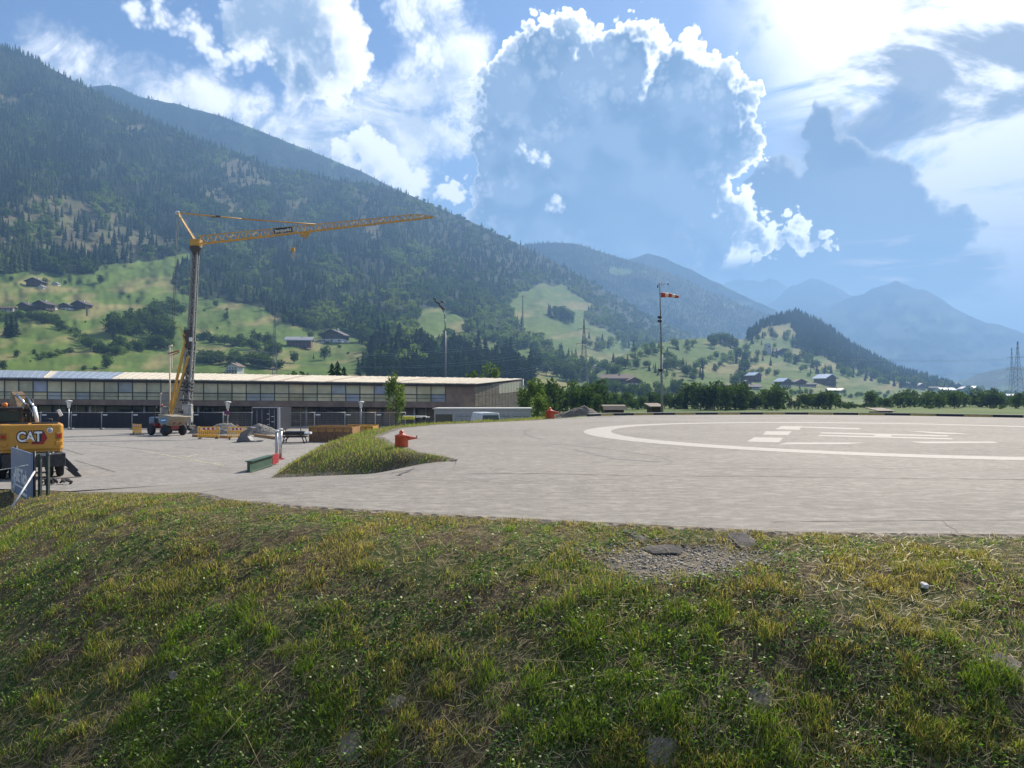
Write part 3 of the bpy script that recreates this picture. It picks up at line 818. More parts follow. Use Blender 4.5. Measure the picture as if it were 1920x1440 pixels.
# ------------------------------------------------------------------ painted markings, seams and kerb of the helipad
M_PAINT = mat('worn_white_paint', (0.37, 0.345, 0.305), 0.85, var=0.16, scale=7.0, dirt=((0.25, 0.23, 0.205), 0.95), bump=0.2)
M_TAR = mat('crack_tar', (0.055, 0.052, 0.05), 0.8)
M_RUB = mat('tyre_rubber_marks', (0.13, 0.122, 0.115), 0.8)
def ellipse_ring(cx, cy, rx, ry, wd, n=120):
    vs, fs = [], []
    for i in range(n):
        t = 2 * math.pi * i / n
        for k in (0, 1):
            vs.append((cx + (rx - k * wd) * math.cos(t), cy + (ry - k * wd) * math.sin(t), 0.004))
    for i in range(n):
        j = (i + 1) % n
        fs.append((2 * i, 2 * j, 2 * j + 1, 2 * i + 1))
    return MB().add(vs, fs)
o = ellipse_ring(16.6, 33.6, 13.4, 14.9, 1.25).build('painted_circle', M_PAINT, pad_obj)
def zm(x, y): return 1060 + x / 2.2326, 760 + y / 2.2326
for poly in ([(905, 87), (990, 88), (980, 103), (878, 100)], [(840, 109), (948, 109), (932, 125), (826, 123)], [(792, 134), (912, 136), (893, 156), (758, 152)],
             [(990, 89), (1240, 96), (1225, 101), (984, 93)], [(930, 156), (1260, 156), (1180, 163), (890, 164)],
             [(1070, 113), (1210, 116), (1604, 126), (1600, 131), (1240, 123), (1068, 118)], [(1062, 124), (1240, 128), (1622, 138), (1618, 143), (1240, 134), (1060, 129)],
             [(1293, 119), (1365, 120.5), (1365, 134), (1293, 132.5)], [(1418, 106), (1640, 116), (1700, 121), (1560, 119)], [(1440, 152), (1790, 152), (1815, 158), (1500, 160)]):
    vs = []
    for (a, b) in poly:
        p = PZ(*zm(a, b), 0.0); vs.append((p.x, p.y, 0.008 if poly[0] == (1293, 119) else 0.004))
    ob = MB().add(vs, [list(range(len(vs)))]).build('painted_bar', M_PAINT, pad_obj)
    if ob.data.polygons[0].normal.z < 0: ob.data.flip_normals()
def strip(pts3, wd, name, m, parent, seed=0, jit=0.03):
    """thin ribbon lying on a surface along 3-D points"""
    r = random.Random(seed); P3 = [Vector(p) for p in pts3]; fine = []
    for a, b in zip(P3[:-1], P3[1:]):
        n = max(2, int((b - a).length / 0.25))
        for i in range(n): fine.append(a.lerp(b, i / n))
    fine.append(P3[-1]); vs, fs = [], []
    for i, p in enumerate(fine):
        d = fine[min(i + 1, len(fine) - 1)] - fine[max(i - 1, 0)]; d.z = 0; d.normalize()
        s = Vector((-d.y, d.x, 0)); ww = wd * r.uniform(0.3, 1.2); off = s * r.uniform(-jit, jit)
        vs += [p + off + s * ww / 2, p + off - s * ww / 2]
    for i in range(len(fine) - 1): fs.append((2 * i + 1, 2 * i + 3, 2 * i + 2, 2 * i))
    ob = MB().add(vs, fs).build(name, m, parent, fix=False)
    if sum(p.normal.z for p in ob.data.polygons) < 0: ob.data.flip_normals()
    return ob
def on_pad(pts, dz=0.005): return [PZ(x, y, 0.0) + Vector((0, 0, dz)) for x, y in pts]
def on_ramp(pts):
    r = []
    for x, y in pts:
        Yv = 16.0
        for _ in range(30):
            p = P(x, y, Yv); Yv = 0.5 * Yv + 0.5 * (EYE - float(zramp(p.x, p.y))) * F / (y - HY)
        p = P(x, y, Yv); r.append(Vector((p.x, p.y, float(zramp(p.x, p.y)) + 0.012)))
    return r
strip(on_pad([(870, 889), (1000, 888), (1200, 892), (1400, 893), (1650, 897), (1920, 899)]), 0.05, 'crack', M_TAR, pad_obj, 1)
strip(on_pad([(1450, 979), (1600, 977), (1765, 976), (1925, 975)]), 0.028, 'crack', M_TAR, pad_obj, 2, 0.012)
strip(on_pad([(1765, 976), (1778, 985), (1800, 1002)]), 0.022, 'crack', M_TAR, pad_obj, 3, 0.02)
strip(on_pad([(1100, 874), (1250, 872), (1262, 866), (1230, 855), (1160, 846)]), 0.04, 'crack', M_RUB, pad_obj, 4)
strip(on_pad([(1330, 879), (1500, 879), (1700, 879)]), 0.05, 'crack', M_RUB, pad_obj, 5)
strip(on_pad([(1000, 803), (990, 806), (983, 810), (986, 815), (1000, 820), (1018, 824)]), 0.16, 'tyre_mark', M_RUB, pad_obj, 6, 0.02)
strip(on_pad([(1030, 832), (1135, 841)]), 0.08, 'tyre_mark', M_RUB, pad_obj, 7)
strip(on_pad([(1075, 842), (1150, 860), (1240, 866)]), 0.25, 'tyre_mark', M_RUB, pad_obj, 8)
strip(on_ramp([(330, 931), (420, 918), (520, 907), (640, 897), (730, 889), (779, 879)]), 0.05, 'crack', M_TAR, ramp_obj, 9)
strip(on_ramp([(770, 883), (752, 889), (748, 892)]), 0.09, 'crack', M_TAR, ramp_obj, 10)
def on_yard(pts, dz=0.006):
    r = []
    for x, y in pts:
        p = PYD(x, y); r.append(Vector((p.x, p.y, float(zyard(p.y)) + dz)))
    return r
for k, pts in enumerate(([(140, 863), (215, 885)], [(265, 845), (330, 857), (420, 873)], [(345, 858), (370, 852), (430, 850)], [(120, 824), (330, 826)], [(105, 838), (140, 848), (155, 853)], [(170, 833), (300, 845)], [(330, 838), (470, 846), (560, 841)])):
    strip(on_yard(pts), 0.14, 'crack' if k not in (1, 2) else 'painted_line', M_RUB if k not in (1, 2) else mat('faded_yellow_paint', (0.42, 0.38, 0.25), 0.9), yard_obj, 20 + k)

kerb = empty('kerb', (8.2, 65.9, 0), 0, 'low black and yellow kerb along the far rim of the helipad', 'kerb')
M_KB, M_KY, M_KT = mat('kerb_black', (0.03, 0.03, 0.032), 0.7), mat('kerb_yellow', (0.55, 0.42, 0.12), 0.7, dirt=((0.3, 0.25, 0.15), 0.6)), mat('kerb_concrete', (0.50, 0.48, 0.44), 0.85)
kp = resample([(6.2, 62.5), (8.2, 65.6), (12, 67.4), (17, 68.9), (26, 69.5), (33, 66.2), (39.2, 58.9), (43.6, 48), (45.6, 35)], 32)
for i in range(31):
    a, b = Vector((*kp[i], 0)), Vector((*kp[i + 1], 0)); c = (a + b) / 2; L = (b - a).length
    rz = math.atan2((b - a).y, (b - a).x)
    loc = c - kerb.location
    mb = MB(); mb.bbox((0, 0, 0.09), (L - 0.03, 0.25, 0.18), 0.015)
    o = mb.build('kerb_segment', (M_KB, M_KY)[i % 2], kerb); o.location = loc; o.rotation_euler = (0, 0, rz)
    mb = MB(); mb.bbox((0, 0, 0.203), (L - 0.02, 0.30, 0.04), 0.008)
    s = mb.build('coping', M_KT, o)

# ------------------------------------------------------------------ the long building
def line(a, b): return lambda x: a[1] + (b[1] - a[1]) * (x - a[0]) / (b[0] - a[0])
BY = 102.0
def zpx(y, Y): return EYE - (y - HY) / F * Y
e_eave, e_gl2, e_bandb, e_mid = line((0, 707), (890, 719)), line((0, 748), (890, 754)), line((0, 758), (890, 765)), line((0, 735), (890, 741))
e_ridge = line((0, 694), (979, 710))
def X2px(X, Y): return 960 + X / Y * F
bld = empty('long_building', (-45, BY, -2.4), 0, 'long two storey building with pale sloping roof, glass screened upper floor and brown slatted end', 'building')
def W(p): return Vector(p) - bld.location
M_BROWN = mat('brown_cladding', (0.20, 0.14, 0.105), 0.45, var=0.3, scale=0.6, dirt=((0.20, 0.16, 0.145), 0.7))
M_MULL = mat('dark_mullion', (0.07, 0.07, 0.072), 0.4, 0.3)
M_INT = mat('inner_wall', (0.16, 0.15, 0.10), 0.9, var=0.5, scale=0.25, dirt=((0.07, 0.08, 0.09), 0.9))
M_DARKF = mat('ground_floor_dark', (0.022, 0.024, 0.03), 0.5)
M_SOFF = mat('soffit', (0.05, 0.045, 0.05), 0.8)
def facade_panel(name, x0, x1, ftop, fbot, Y, thick, m, parent, gap=0.0):
    """upright panel between two sloping photo lines"""
    vs = []
    for (X, s) in ((x0 + gap, 0), (x1 - gap, 0)):
        u = X2px(X, BY)
        vs += [(X, Y, zpx(fbot(u), BY)), (X, Y, zpx(ftop(u), BY))]
    a, b, c, d = [Vector(v) for v in (vs[0], vs[2], vs[3], vs[1])]
    off = Vector((0, thick, 0))
    mb = MB().add([W(p) for p in (a, b, c, d, a + off, b + off, c + off, d + off)], [(0, 1, 2, 3), (7, 6, 5, 4), (0, 4, 5, 1), (1, 5, 6, 2), (2, 6, 7, 3), (3, 7, 4, 0)])
    return mb.build(name, m, parent)
XL, XR = -88.0, -4.95
core = facade_panel('upper_wall', XL, XR, lambda u: e_eave(u) + 2, e_bandb, BY + 1.3, 0.3, M_INT, bld)
facade_panel('fascia_band', XL, XR, e_gl2, e_bandb, BY - 0.12, 0.5, M_BROWN, bld)
GL = []  # differing pane tones imitate soft reflections, painted into the base colour
for k, c in enumerate(((0.50, 0.47, 0.30), (0.60, 0.54, 0.34), (0.36, 0.39, 0.38), (0.44, 0.43, 0.28), (0.66, 0.60, 0.40), (0.32, 0.35, 0.42))):
    m_ = mat('screen_reflection_tone_%d' % k, c, 0.12, var=0.25, scale=0.35, spec=0.55); GL.append(m_)
rr = random.Random(5)
n = 42; pw = (XR - 3.9 - XL) / n
for i in range(n):
    x0 = XL + i * pw; x1 = x0 + pw
    k = rr.choice((0, 0, 1, 1, 2, 3, 3, 4, 5))
    g = facade_panel('glass_panel', x0, x1, lambda u: e_eave(u) + 1.5, lambda u: e_mid(u) - 0.4, BY - 0.02, 0.03, GL[k], bld, 0.03)
    facade_panel('glass_panel', x0, x1, e_mid, lambda u: e_gl2(u) - 0.3, BY - 0.02, 0.03, GL[(k + 2) % 6 if i % 3 else k], bld, 0.03)
    facade_panel('mullion', x0 - 0.05, x0 + 0.05, e_eave, e_gl2, BY - 0.10, 0.12, M_MULL, bld)
for f0, f1 in ((lambda u: e_mid(u) - 1.2, lambda u: e_mid(u) + 0.4), (lambda u: e_eave(u) + 5.0, lambda u: e_eave(u) + 5.9), (lambda u: e_gl2(u) - 7.0, lambda u: e_gl2(u) - 6.2)):
    facade_panel('rail', XL, XR - 3.9, f0, f1, BY - 0.16, 0.05, M_MULL, bld)
facade_panel('brown_end_panel', XR - 3.85, XR, e_eave, e_gl2, BY - 0.06, 0.3, M_BROWN, bld)
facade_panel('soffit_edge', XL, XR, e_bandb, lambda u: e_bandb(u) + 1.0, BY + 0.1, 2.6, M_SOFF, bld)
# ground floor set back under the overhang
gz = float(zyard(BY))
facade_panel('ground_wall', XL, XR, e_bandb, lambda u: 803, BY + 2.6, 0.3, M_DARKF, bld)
GG = [glass('shop_glass_%d' % k, c) for k, c in enumerate(((0.015, 0.02, 0.028), (0.05, 0.055, 0.05), (0.02, 0.03, 0.05), (0.09, 0.09, 0.075)))]
M_ALU = mat('light_window_frame', (0.30, 0.30, 0.29), 0.5)
i = 0; X = XL
while X < XR - 1.5:
    wdt = rr.choice((2.0, 2.6, 3.6, 5.0)); x1 = min(X + wdt, XR - 0.4)
    fr = facade_panel('window', X + 0.1, x1 - 0.1, lambda u: e_bandb(u) + 2.5, lambda u: 799.5, BY + 2.5, 0.12, M_MULL, bld)
    facade_panel('pane', X + 0.22, x1 - 0.22, lambda u: e_bandb(u) + 4.0, lambda u: 797, BY + 2.46, 0.05, rr.choice(GG), fr).matrix_parent_inverse = Matrix.Identity(4)
    if rr.random() < 0.35:
        q = X + (x1 - X) * 0.5
        facade_panel('post', q - 0.06, q + 0.06, e_bandb, lambda u: 800, BY + 2.40, 0.08, M_ALU, bld)
    X = x1; i += 1
for X in np.arange(XL + 3, XR, 7.2):
    mb = MB(); mb.tube(W((X, BY + 0.5, gz)), W((X, BY + 0.5, zpx(e_bandb(X2px(X, BY)), BY))), 0.13, n=10); mb.build('column', M_ALU, bld)
# roof sheets
M_CREAM = mat('cream_roof_sheet', (0.62, 0.55, 0.43), 0.55, var=0.10, scale=0.8, dirt=((0.48, 0.40, 0.28), 0.5))
M_BLUEM = mat('blue_grey_roof_sheet', (0.42, 0.47, 0.55), 0.35, 0.4, var=0.08, scale=0.8)
M_PATCH = mat('rusty_roof_sheet', (0.45, 0.36, 0.28), 0.6, var=0.2)
RY = 120.0
def roof_pt(X, t):
    """t = 0 eave, 1 ridge; X measured at the eave"""
    u = X2px(X, BY); a = Vector((X, BY - 0.7, zpx(e_eave(u), BY - 0.7)))
    ur = u * 979 / 893; b = P(ur, e_ridge(ur), RY); return a.lerp(b, t)
ns = 92
for i in range(ns):
    x0 = XL + (XR + 0.25 - XL) * i / ns; x1 = XL + (XR + 0.25 - XL) * (i + 1) / ns
    dz = Vector((0, 0, 0.015 * rr.uniform(-1, 1)))
    q = [W(roof_pt(x0 + 0.03, 0) + dz), W(roof_pt(x1 - 0.03, 0) + dz), W(roof_pt(x1 - 0.03, 1) + dz), W(roof_pt(x0 + 0.03, 1) + dz)]
    mb = MB(); dn = Vector((0, 0, -0.10)); mb.add(q + [p + dn for p in q], [(0, 1, 2, 3), (7, 6, 5, 4), (0, 4, 5, 1), (1, 5, 6, 2), (2, 6, 7, 3), (3, 7, 4, 0)])
    up = Vector((0, 0, 0.06)); a0, a1 = q[0] + up, q[3] + up; s = Vector((0.05, 0, 0))
    mb.add([q[0], q[0] + s, q[3] + s, q[3], a0, a0 + s, a1 + s, a1], [(4, 5, 6, 7), (0, 1, 5, 4), (1, 2, 6, 5), (3, 0, 4, 7)])
    upx = X2px(x0, BY)
    m_ = M_BLUEM if upx < 205 and i % 29 else (M_PATCH if rr.random() < 0.05 else M_CREAM)
    mb.build('roof_sheet', m_, bld)
mb = MB(); a, b, c, d = [W(roof_pt(X_, t)) + Vector((0, 0.15, -0.22)) for X_, t in ((XL, 0), (XR, 0), (XR, 1), (XL, 1))]
mb.add([a, b, c, d] + [p + Vector((0, 0, -0.25)) for p in (a, b, c, d)], [(0, 1, 2, 3), (7, 6, 5, 4), (0, 4, 5, 1), (1, 5, 6, 2), (2, 6, 7, 3), (3, 7, 4, 0)]); mb.build('roof_deck', M_SOFF, bld)
# slatted end wall, receding
EA, EB = Vector((XR, BY, 0)), Vector((1.55, RY - 0.3, 0))
def end_z(t): return roof_pt(XR + 0.1, t).z - 0.3
mb = MB(); mb.add([W((EA.x, EA.y, gz)), W((EB.x, EB.y, gz)), W((EB.x, EB.y, end_z(1))), W((EA.x, EA.y, end_z(0)))] + [W((EA.x - .3, EA.y + .1, gz)), W((EB.x - .3, EB.y + .1, gz)), W((EB.x - .3, EB.y + .1, end_z(1))), W((EA.x - .3, EA.y + .1, end_z(0)))],
                  [(0, 1, 2, 3), (7, 6, 5, 4), (0, 4, 5, 1), (1, 5, 6, 2), (2, 6, 7, 3), (3, 7, 4, 0)]); mb.build('end_wall', M_BROWN, bld)
M_SLAT = mat('grey_brown_slats', (0.24, 0.20, 0.155), 0.7, var=0.25, scale=1.2)
M_LITE = mat('pale_louvre', (0.50, 0.46, 0.36), 0.5)
nrm = Vector(((EB - EA).y, -(EB - EA).x, 0)).normalized()
NC = 15
for i in range(NC):
    t0, t1 = (i + 0.06) / NC, (i + 0.94) / NC
    top = min(end_z(t0), end_z(t1)) - 0.05
    rows = 4
    for j in range(rows):
        zb, zt = gz + (top - gz) * j / rows + 0.04, gz + (top - gz) * (j + 1) / rows - 0.04
        m_ = M_LITE if (j == rows - 1 and i > 6) else M_SLAT
        A, B = EA.lerp(EB, t0) + nrm * 0.05, EA.lerp(EB, t1) + nrm * 0.05
        mb = MB()
        if m_ is M_SLAT:
            ns_ = 7
            for k in range(ns_):
                z0 = zb + (zt - zb) * k / ns_; z1 = z0 + (zt - zb) / ns_ * 0.62
                p = [A.copy(), B.copy(), B.copy(), A.copy()]; p[0].z = p[1].z = z0; p[2].z = p[3].z = z1
                mb.add([W(v) for v in p] + [W(v - nrm * 0.05) for v in p], [(0, 1, 2, 3), (0, 4, 5, 1), (1, 5, 6, 2), (2, 6, 7, 3), (3, 7, 4, 0)])
        else:
            p = [A.copy(), B.copy(), B.copy(), A.copy()]; p[0].z = p[1].z = zb; p[2].z = p[3].z = zt
            mb.add([W(v) for v in p] + [W(v - nrm * 0.05) for v in p], [(0, 1, 2, 3), (0, 4, 5, 1), (1, 5, 6, 2), (2, 6, 7, 3), (3, 7, 4, 0)])
        mb.build('slat_panel', m_, bld)
mb = MB(); mb.tube(W((EB.x + .12, EB.y - .1, gz)), W((EB.x + .12, EB.y - .1, end_z(1) + 0.25)), 0.14, n=10); mb.build('corner_post', M_CREAM, bld)

# pale garages and van right of it
M_PALE = mat('pale_render', (0.36, 0.36, 0.355), 0.85, var=0.08, dirt=((0.36, 0.36, 0.35), 0.5))
M_DOORG = mat('garage_door', (0.30, 0.31, 0.31), 0.6)
ga = empty('garage_row', (-3.0, 78, float(zyard(78))), 0, 'low pale garage row in front of the building end', 'garage')
h = zpx(767.5, 78) - ga.location.z
mb = MB(); mb.box((0, 3, h / 2), (9.8, 6, h)); mb.build('wall', M_PALE, ga)
mb = MB(); mb.box((0, 3, h + 0.06), (10.1, 6.3, 0.12)); mb.build('roof', mat('flat_roof_edge', (0.42, 0.42, 0.41), 0.7), ga)
for k in range(5):
    mb = MB(); mb.box((-3.9 + k * 1.95, -0.02, (h - .5) / 2), (1.7, 0.05, h - .5)); d_ = mb.build('garage_door', M_DOORG if k else GG[3], ga)
    mb = MB()
    for j in range(4): mb.box((-3.9 + k * 1.95, -0.055, 0.4 + j * 0.45), (1.66, 0.02, 0.03))
    mb.build('groove', M_MULL, d_)
def van(px, Y, label):
    zt = zpx(774, Y); z0 = float(zyard(Y)); hh = zt - z0; c = P(px, 780, Y)
    v = empty('van', (c.x, Y, z0), 0.25, label, 'van')
    mw = mat('van_white', (0.62, 0.63, 0.65), 0.3, var=0.04)
    prof = [(-0.95, 0.35), (0.95, 0.35), (0.97, hh * 0.55), (0.80, hh * 0.96), (0.66, hh), (-0.66, hh), (-0.80, hh * 0.96), (-0.97, hh * 0.55)]
    mb = MB(); mb.prism(prof, 0, 4.6); mb.build('body', mw, v, bevel=0.05)
    mb = MB(); mb.add([(-0.70, -0.02, hh * 0.9), (0.70, -0.02, hh * 0.9), (0.82, -0.02, hh * 0.62), (-0.82, -0.02, hh * 0.62)], [(3, 2, 1, 0)]); mb.build('rear_window', glass('van_glass', (0.10, 0.12, 0.15)), v)
    for sx in (-1, 1):
        for y in (0.9, 3.7):
            mb = MB(); mb.lathe([(0.05, -0.1), (0.30, -0.1), (0.34, -0.06), (0.34, 0.06), (0.30, 0.1), (0.05, 0.1)], 16, (sx * 0.88, y, 0.34), 'X'); mb.build('wheel', mat('tyre', (0.02, 0.02, 0.022), 0.85), v)
        mb = MB(); mb.box((sx * 0.86, -0.03, hh * 0.45), (0.12, 0.04, 0.4)); mb.build('tail_light', mat('red_lens', (0.45, 0.02, 0.02), 0.25), v)
    mb = MB(); mb.box((0, 0.05, 0.45), (1.8, 0.2, 0.2)); mb.build('bumper', mat('black_plastic', (0.025, 0.025, 0.027), 0.6), v)
van(920, 70, 'white van parked behind the helipad rim, only its upper half showing')

# ------------------------------------------------------------------ site fence panels
M_GALV = mat('galvanised_tube', (0.42, 0.43, 0.44), 0.45, 0.5, var=0.12)
M_SCREEN = mat('dark_fence_fabric', (0.016, 0.019, 0.026), 0.75, var=0.3, scale=1.5)
M_FOOT = mat('concrete_foot', (0.33, 0.32, 0.30), 0.9)
M_TAGW = mat('white_tag', (0.75, 0.75, 0.73), 0.6)
def fence_panel(x, Y, wdt, screened, label, group):
    c = P(x, 800, Y)
    t = empty('site_fence', (c.x, Y, float(zyard(Y))), random.uniform(-0.02, 0.02), label, 'fence', group)
    hh = 2.0
    mb = MB(); mb.tube((0, 0, 0.1), (0, 0, hh + 0.08), 0.035, n=6); mb.build('post', M_GALV, t)
    mb = MB(); mb.tube((wdt - 0.05, 0, 0.1), (wdt - 0.05, 0, hh + 0.05), 0.03, n=6); mb.build('post', M_GALV, t)
    for z in (0.25, hh):
        mb = MB(); mb.tube((0, 0, z), (wdt - 0.05, 0, z), 0.025, n=6); mb.build('rail', M_GALV, t)
    mb = MB()
    if screened:
        n = 14; vs = []; fs = []
        for i in range(n + 1):
            xx = 0.04 + (wdt - 0.13) * i / n; yy = -0.035 + 0.02 * math.sin(i * 1.9) * (1 if 0 < i < n else 0)
            vs += [(xx, yy, 0.16), (xx, yy, 1.0), (xx, yy - 0.01, hh - 0.03)]
        for i in range(n):
            for j in (0, 1): fs.append((3 * i + j, 3 * i + 3 + j, 3 * i + 4 + j, 3 * i + 1 + j))
        mb.add(vs, fs); mb.build('screen', M_SCREEN, t, fix=False)
    else:
        for i in range(1, 24): mb.tube((wdt * i / 24, 0, 0.25), (wdt * i / 24, 0, hh), 0.006, n=3, caps=False)
        for j in range(1, 8): mb.tube((0, 0, 0.25 + 1.75 * j / 8), (wdt, 0, 0.25 + 1.75 * j / 8), 0.006, n=3, caps=False)
        mb.build('wire_mesh', M_GALV, t)
    mb = MB(); mb.bbox((0, 0, 0.07), (0.28, 0.7, 0.14), 0.03); mb.build('foot', M_FOOT, t)
    mb = MB(); mb.box((0.42, -0.07, hh - 0.28), (0.55, 0.012, 0.13)); mb.build('tag_plate', M_TAGW, t)
    return t
random.seed(3)
FW = 57.0
ORD = ('first', 'second', 'third', 'fourth', 'fifth', 'sixth', 'seventh', 'eighth', 'ninth', 'tenth', 'eleventh', 'twelfth')
for k in range(0, 6):
    fence_panel(20 + k * FW, 92.0, FW / F * 92.0, True, '%s dark fabric fence panel counting right from the excavator' % ORD[k], 'dark screened fence panels')
for k in range(7):
    fence_panel(362 + k * FW, 93.5, FW / F * 93.5, k == 0, ('dark fabric fence panel just right of the crane foot' if k == 0 else '%s open wire fence panel counting right from the crane' % ORD[k - 1]), 'open wire fence panels' if k else 'dark screened fence panels')

# ------------------------------------------------------------------ lamp posts
M_LAMP = mat('lamp_head_white', (0.62, 0.64, 0.62), 0.4)
def lamp(x, ytop, Y, label):
    z0 = float(zyard(Y)); c = P(x, ytop, Y); hh = c.z - z0
    t = empty('lamp_post', (c.x, Y, z0), 0, label, 'lamp post')
    mb = MB(); mb.tube((0, 0, 0), (0, 0, hh - 0.9), 0.075, 0.05, 10); mb.build('pole', M_GALV, t)
    mb = MB(); mb.lathe([(0.09, hh - 0.95), (0.16, hh - 0.85), (0.26, hh - 0.22), (0.34, hh - 0.15)], 16); mb.build('lantern', M_LAMP, t)
    mb = MB(); mb.lathe([(0.40, hh - 0.15), (0.40, hh - 0.11), (0.16, hh - 0.02), (0.03, hh)], 18); mb.build('cap', M_LAMP, t)
    mb = MB(); mb.lathe([(0.14, 0), (0.14, 0.25), (0.08, 0.3)], 10); mb.build('base', M_GALV, t)
    return t
lamp(129, 750, 90, 'lamp post with white funnel lantern, leftmost, before the dark fence')
l2 = lamp(427, 752, 90, 'lamp post carrying a round red no stopping sign, by the gravel heaps')
lamp(677, 752, 96, 'lamp post with white funnel lantern left of the slim birch')
sgn = empty('round_sign', l2.location + Vector((0, -0.12, 2.0)), 0, 'small round red rimmed traffic sign on the middle lamp post', 'sign')
mb = MB(); mb.lathe([(0.30, 0.0), (0.30, 0.02)], 20, axis='Y'); mb.build('rim', mat('sign_red', (0.40, 0.02, 0.025), 0.4), sgn)
mb = MB(); mb.lathe([(0.22, -0.012), (0.22, -0.004)], 20, axis='Y'); mb.build('face', mat('sign_blue', (0.02, 0.05, 0.22), 0.4), sgn)
mb = MB(); mb.box((0, -0.018, 0), (0.42, 0.006, 0.06), (0, math.radians(45), 0)); mb.build('bar', mat('sign_red', (0, 0, 0)), sgn)

# ------------------------------------------------------------------ tower crane
M_CY = mat('crane_yellow', (0.55, 0.29, 0.03), 0.45, var=0.15, dirt=((0.30, 0.16, 0.04), 0.5))
M_CG = mat('crane_mast_grey', (0.27, 0.265, 0.25), 0.5, 0.3, var=0.2)
M_CD = mat('crane_dark', (0.06, 0.05, 0.045), 0.6)
M_ROPE = mat('steel_rope', (0.10, 0.10, 0.10), 0.5, 0.6)
CY = 80.0
cb = P(345, 805, CY); cb.z = float(zyard(CY))
cr = empty('tower_crane', cb, 0, 'tall yellow self erecting tower crane with grey mast and lattice jib', 'crane')
def C(x, y, Y=CY): return P(x, y, Y) - cb
def lattice(mb, A, B, w0, w1, n, chord, brace):
    """square lattice mast"""
    d = (B - A).normalized(); s = d.cross(Vector((0, 1, 0))).normalized(); f = s.cross(d).normalized()
    cs = [(-1, -1), (1, -1), (1, 1), (-1, 1)]
    def pt(k, t): wv = w0 + (w1 - w0) * t; return A.lerp(B, t) + s * cs[k][0] * wv / 2 + f * cs[k][1] * wv / 2
    for k in range(4): mb.bar(pt(k, 0), pt(k, 1), chord)
    for i in range(n):
        for k in range(4):
            a, b = (k, (k + 1) % 4) if i % 2 else ((k + 1) % 4, k)
            mb.bar(pt(a, i / n), pt(b, (i + 1) / n), brace); mb.bar(pt(k, i / n), pt((k + 1) % 4, i / n), brace)
base0 = C(346, 795); base0.z = 0.6
mb = MB(); lattice(mb, base0, C(358, 640), 0.72, 0.68, 9, 0.16, 0.08); mb.build('lower_mast', M_CG, cr)
mb = MB(); mb.bar(base0 + Vector((0, .2, 0)), C(358, 640) + Vector((0, .2, 0)), 0.55, 0.3); mb.build('mast_core', mat('mast_core', (0.17, 0.165, 0.155), 0.6, 0.2, var=0.3, scale=1.2), cr)
mb = MB(); lattice(mb, C(358, 640), C(367, 470), 0.54, 0.48, 12, 0.13, 0.06); mb.build('upper_mast', M_CG, cr)
mb = MB(); mb.bar(C(358, 640) + Vector((0, .15, 0)), C(367, 470) + Vector((0, .15, 0)), 0.4, 0.25); mb.build('mast_core', MATS['mast_core'], cr)
for yy in (718, 725, 732, 750, 772):
    mb = MB(); xx = 346 + (795 - yy) * 12 / 155; mb.bbox(C(xx, yy), (1.1, 1.0, 0.16), 0.03); mb.build('mast_collar', M_CD, cr)
mb = MB(); mb.bbox(C(355, 636), (0.85, 0.9, 1.9), 0.05); mb.build('telescope_head', M_CD, cr)
mb = MB(); mb.box(C(361, 637) + Vector((0, -0.5, 0)), (0.30, 0.06, 0.42)); mb.build('notice_plate', M_TAGW, cr)
top = C(367, 466)
mb = MB(); mb.lathe([(0.35, -0.7), (0.42, -0.35), (0.62, 0.0), (0.62, 0.2)], 14, top); mb.build('slewing_ring', M_CD, cr)
mb = MB(); mb.bbox(top + Vector((0.05, 0, 0.55)), (1.0, 0.9, 0.75), 0.08); mb.build('jib_foot', M_CY, cr)
jr0, jr1 = top + Vector((0.3, 0, 0.55)), P(812, 406, 92) - cb
apex = C(333, 399)
mb = MB()
for s in (-0.28, 0.28):
    mb.bar(top + Vector((0.1, s, 0.6)), apex + Vector((0, s * 0.5, 0)), 0.12)
for t in (0.2, 0.45, 0.7, 0.9):
    p = top.lerp(apex, t) + Vector((0.1 * (1 - t), 0, 0.6 * (1 - t))); mb.bar(p + Vector((0, -0.2, 0)), p + Vector((0, 0.2, 0)), 0.05)
mb.build('apex_strut', M_CY, cr)
mb = MB(); mb.lathe([(0.2, -0.12), (0.2, 0.12)], 12, apex, 'Y'); mb.build('sheave', M_TAGW, cr)
# jib: triangular truss, apex chord on top
jd = (jr1 - jr0).normalized(); js = jd.cross(Vector((0, 0, 1))).normalized(); ju = js.cross(jd).normalized()
JL = (jr1 - jr0).length
def jp(k, t):
    ww = 0.36 - 0.12 * t; hh = (0.82 - 0.25 * t) * (1 if t < 0.93 else max(0.15, (1 - t) / 0.07))
    b = jr0.lerp(jr1, t)
    return b + (js * ww * (-1 if k == 0 else 1) if k < 2 else ju * hh) + ju * -0.1
for k, nm in ((0, 'bottom_chord'), (1, 'bottom_chord'), (2, 'top_chord')):
    mb = MB()
    for i in range(20): mb.bar(jp(k, i / 20), jp(k, (i + 1) / 20), 0.10 if k < 2 else 0.09)
    mb.build(nm, M_CY, cr)
nb = 34
for k in (0, 1):
    mb = MB()
    for i in range(nb):
        mb.bar(jp(k, i / nb), jp(2, (i + 0.5) / nb), 0.045); mb.bar(jp(2, (i + 0.5) / nb), jp(k, (i + 1) / nb), 0.045)
    mb.build('lattice_side', M_CY, cr)
mb = MB()
for i in range(nb): mb.bar(jp(0, i / nb), jp(1, (i + 0.5) / nb), 0.035); mb.bar(jp(1, (i + 0.5) / nb), jp(0, (i + 1) / nb), 0.035)
mb.build('lattice_floor', M_CY, cr)
mb = MB(); tie = jp(2, 0.47)
mid = apex.lerp(tie, 0.45) + Vector((0, 0, -0.08))
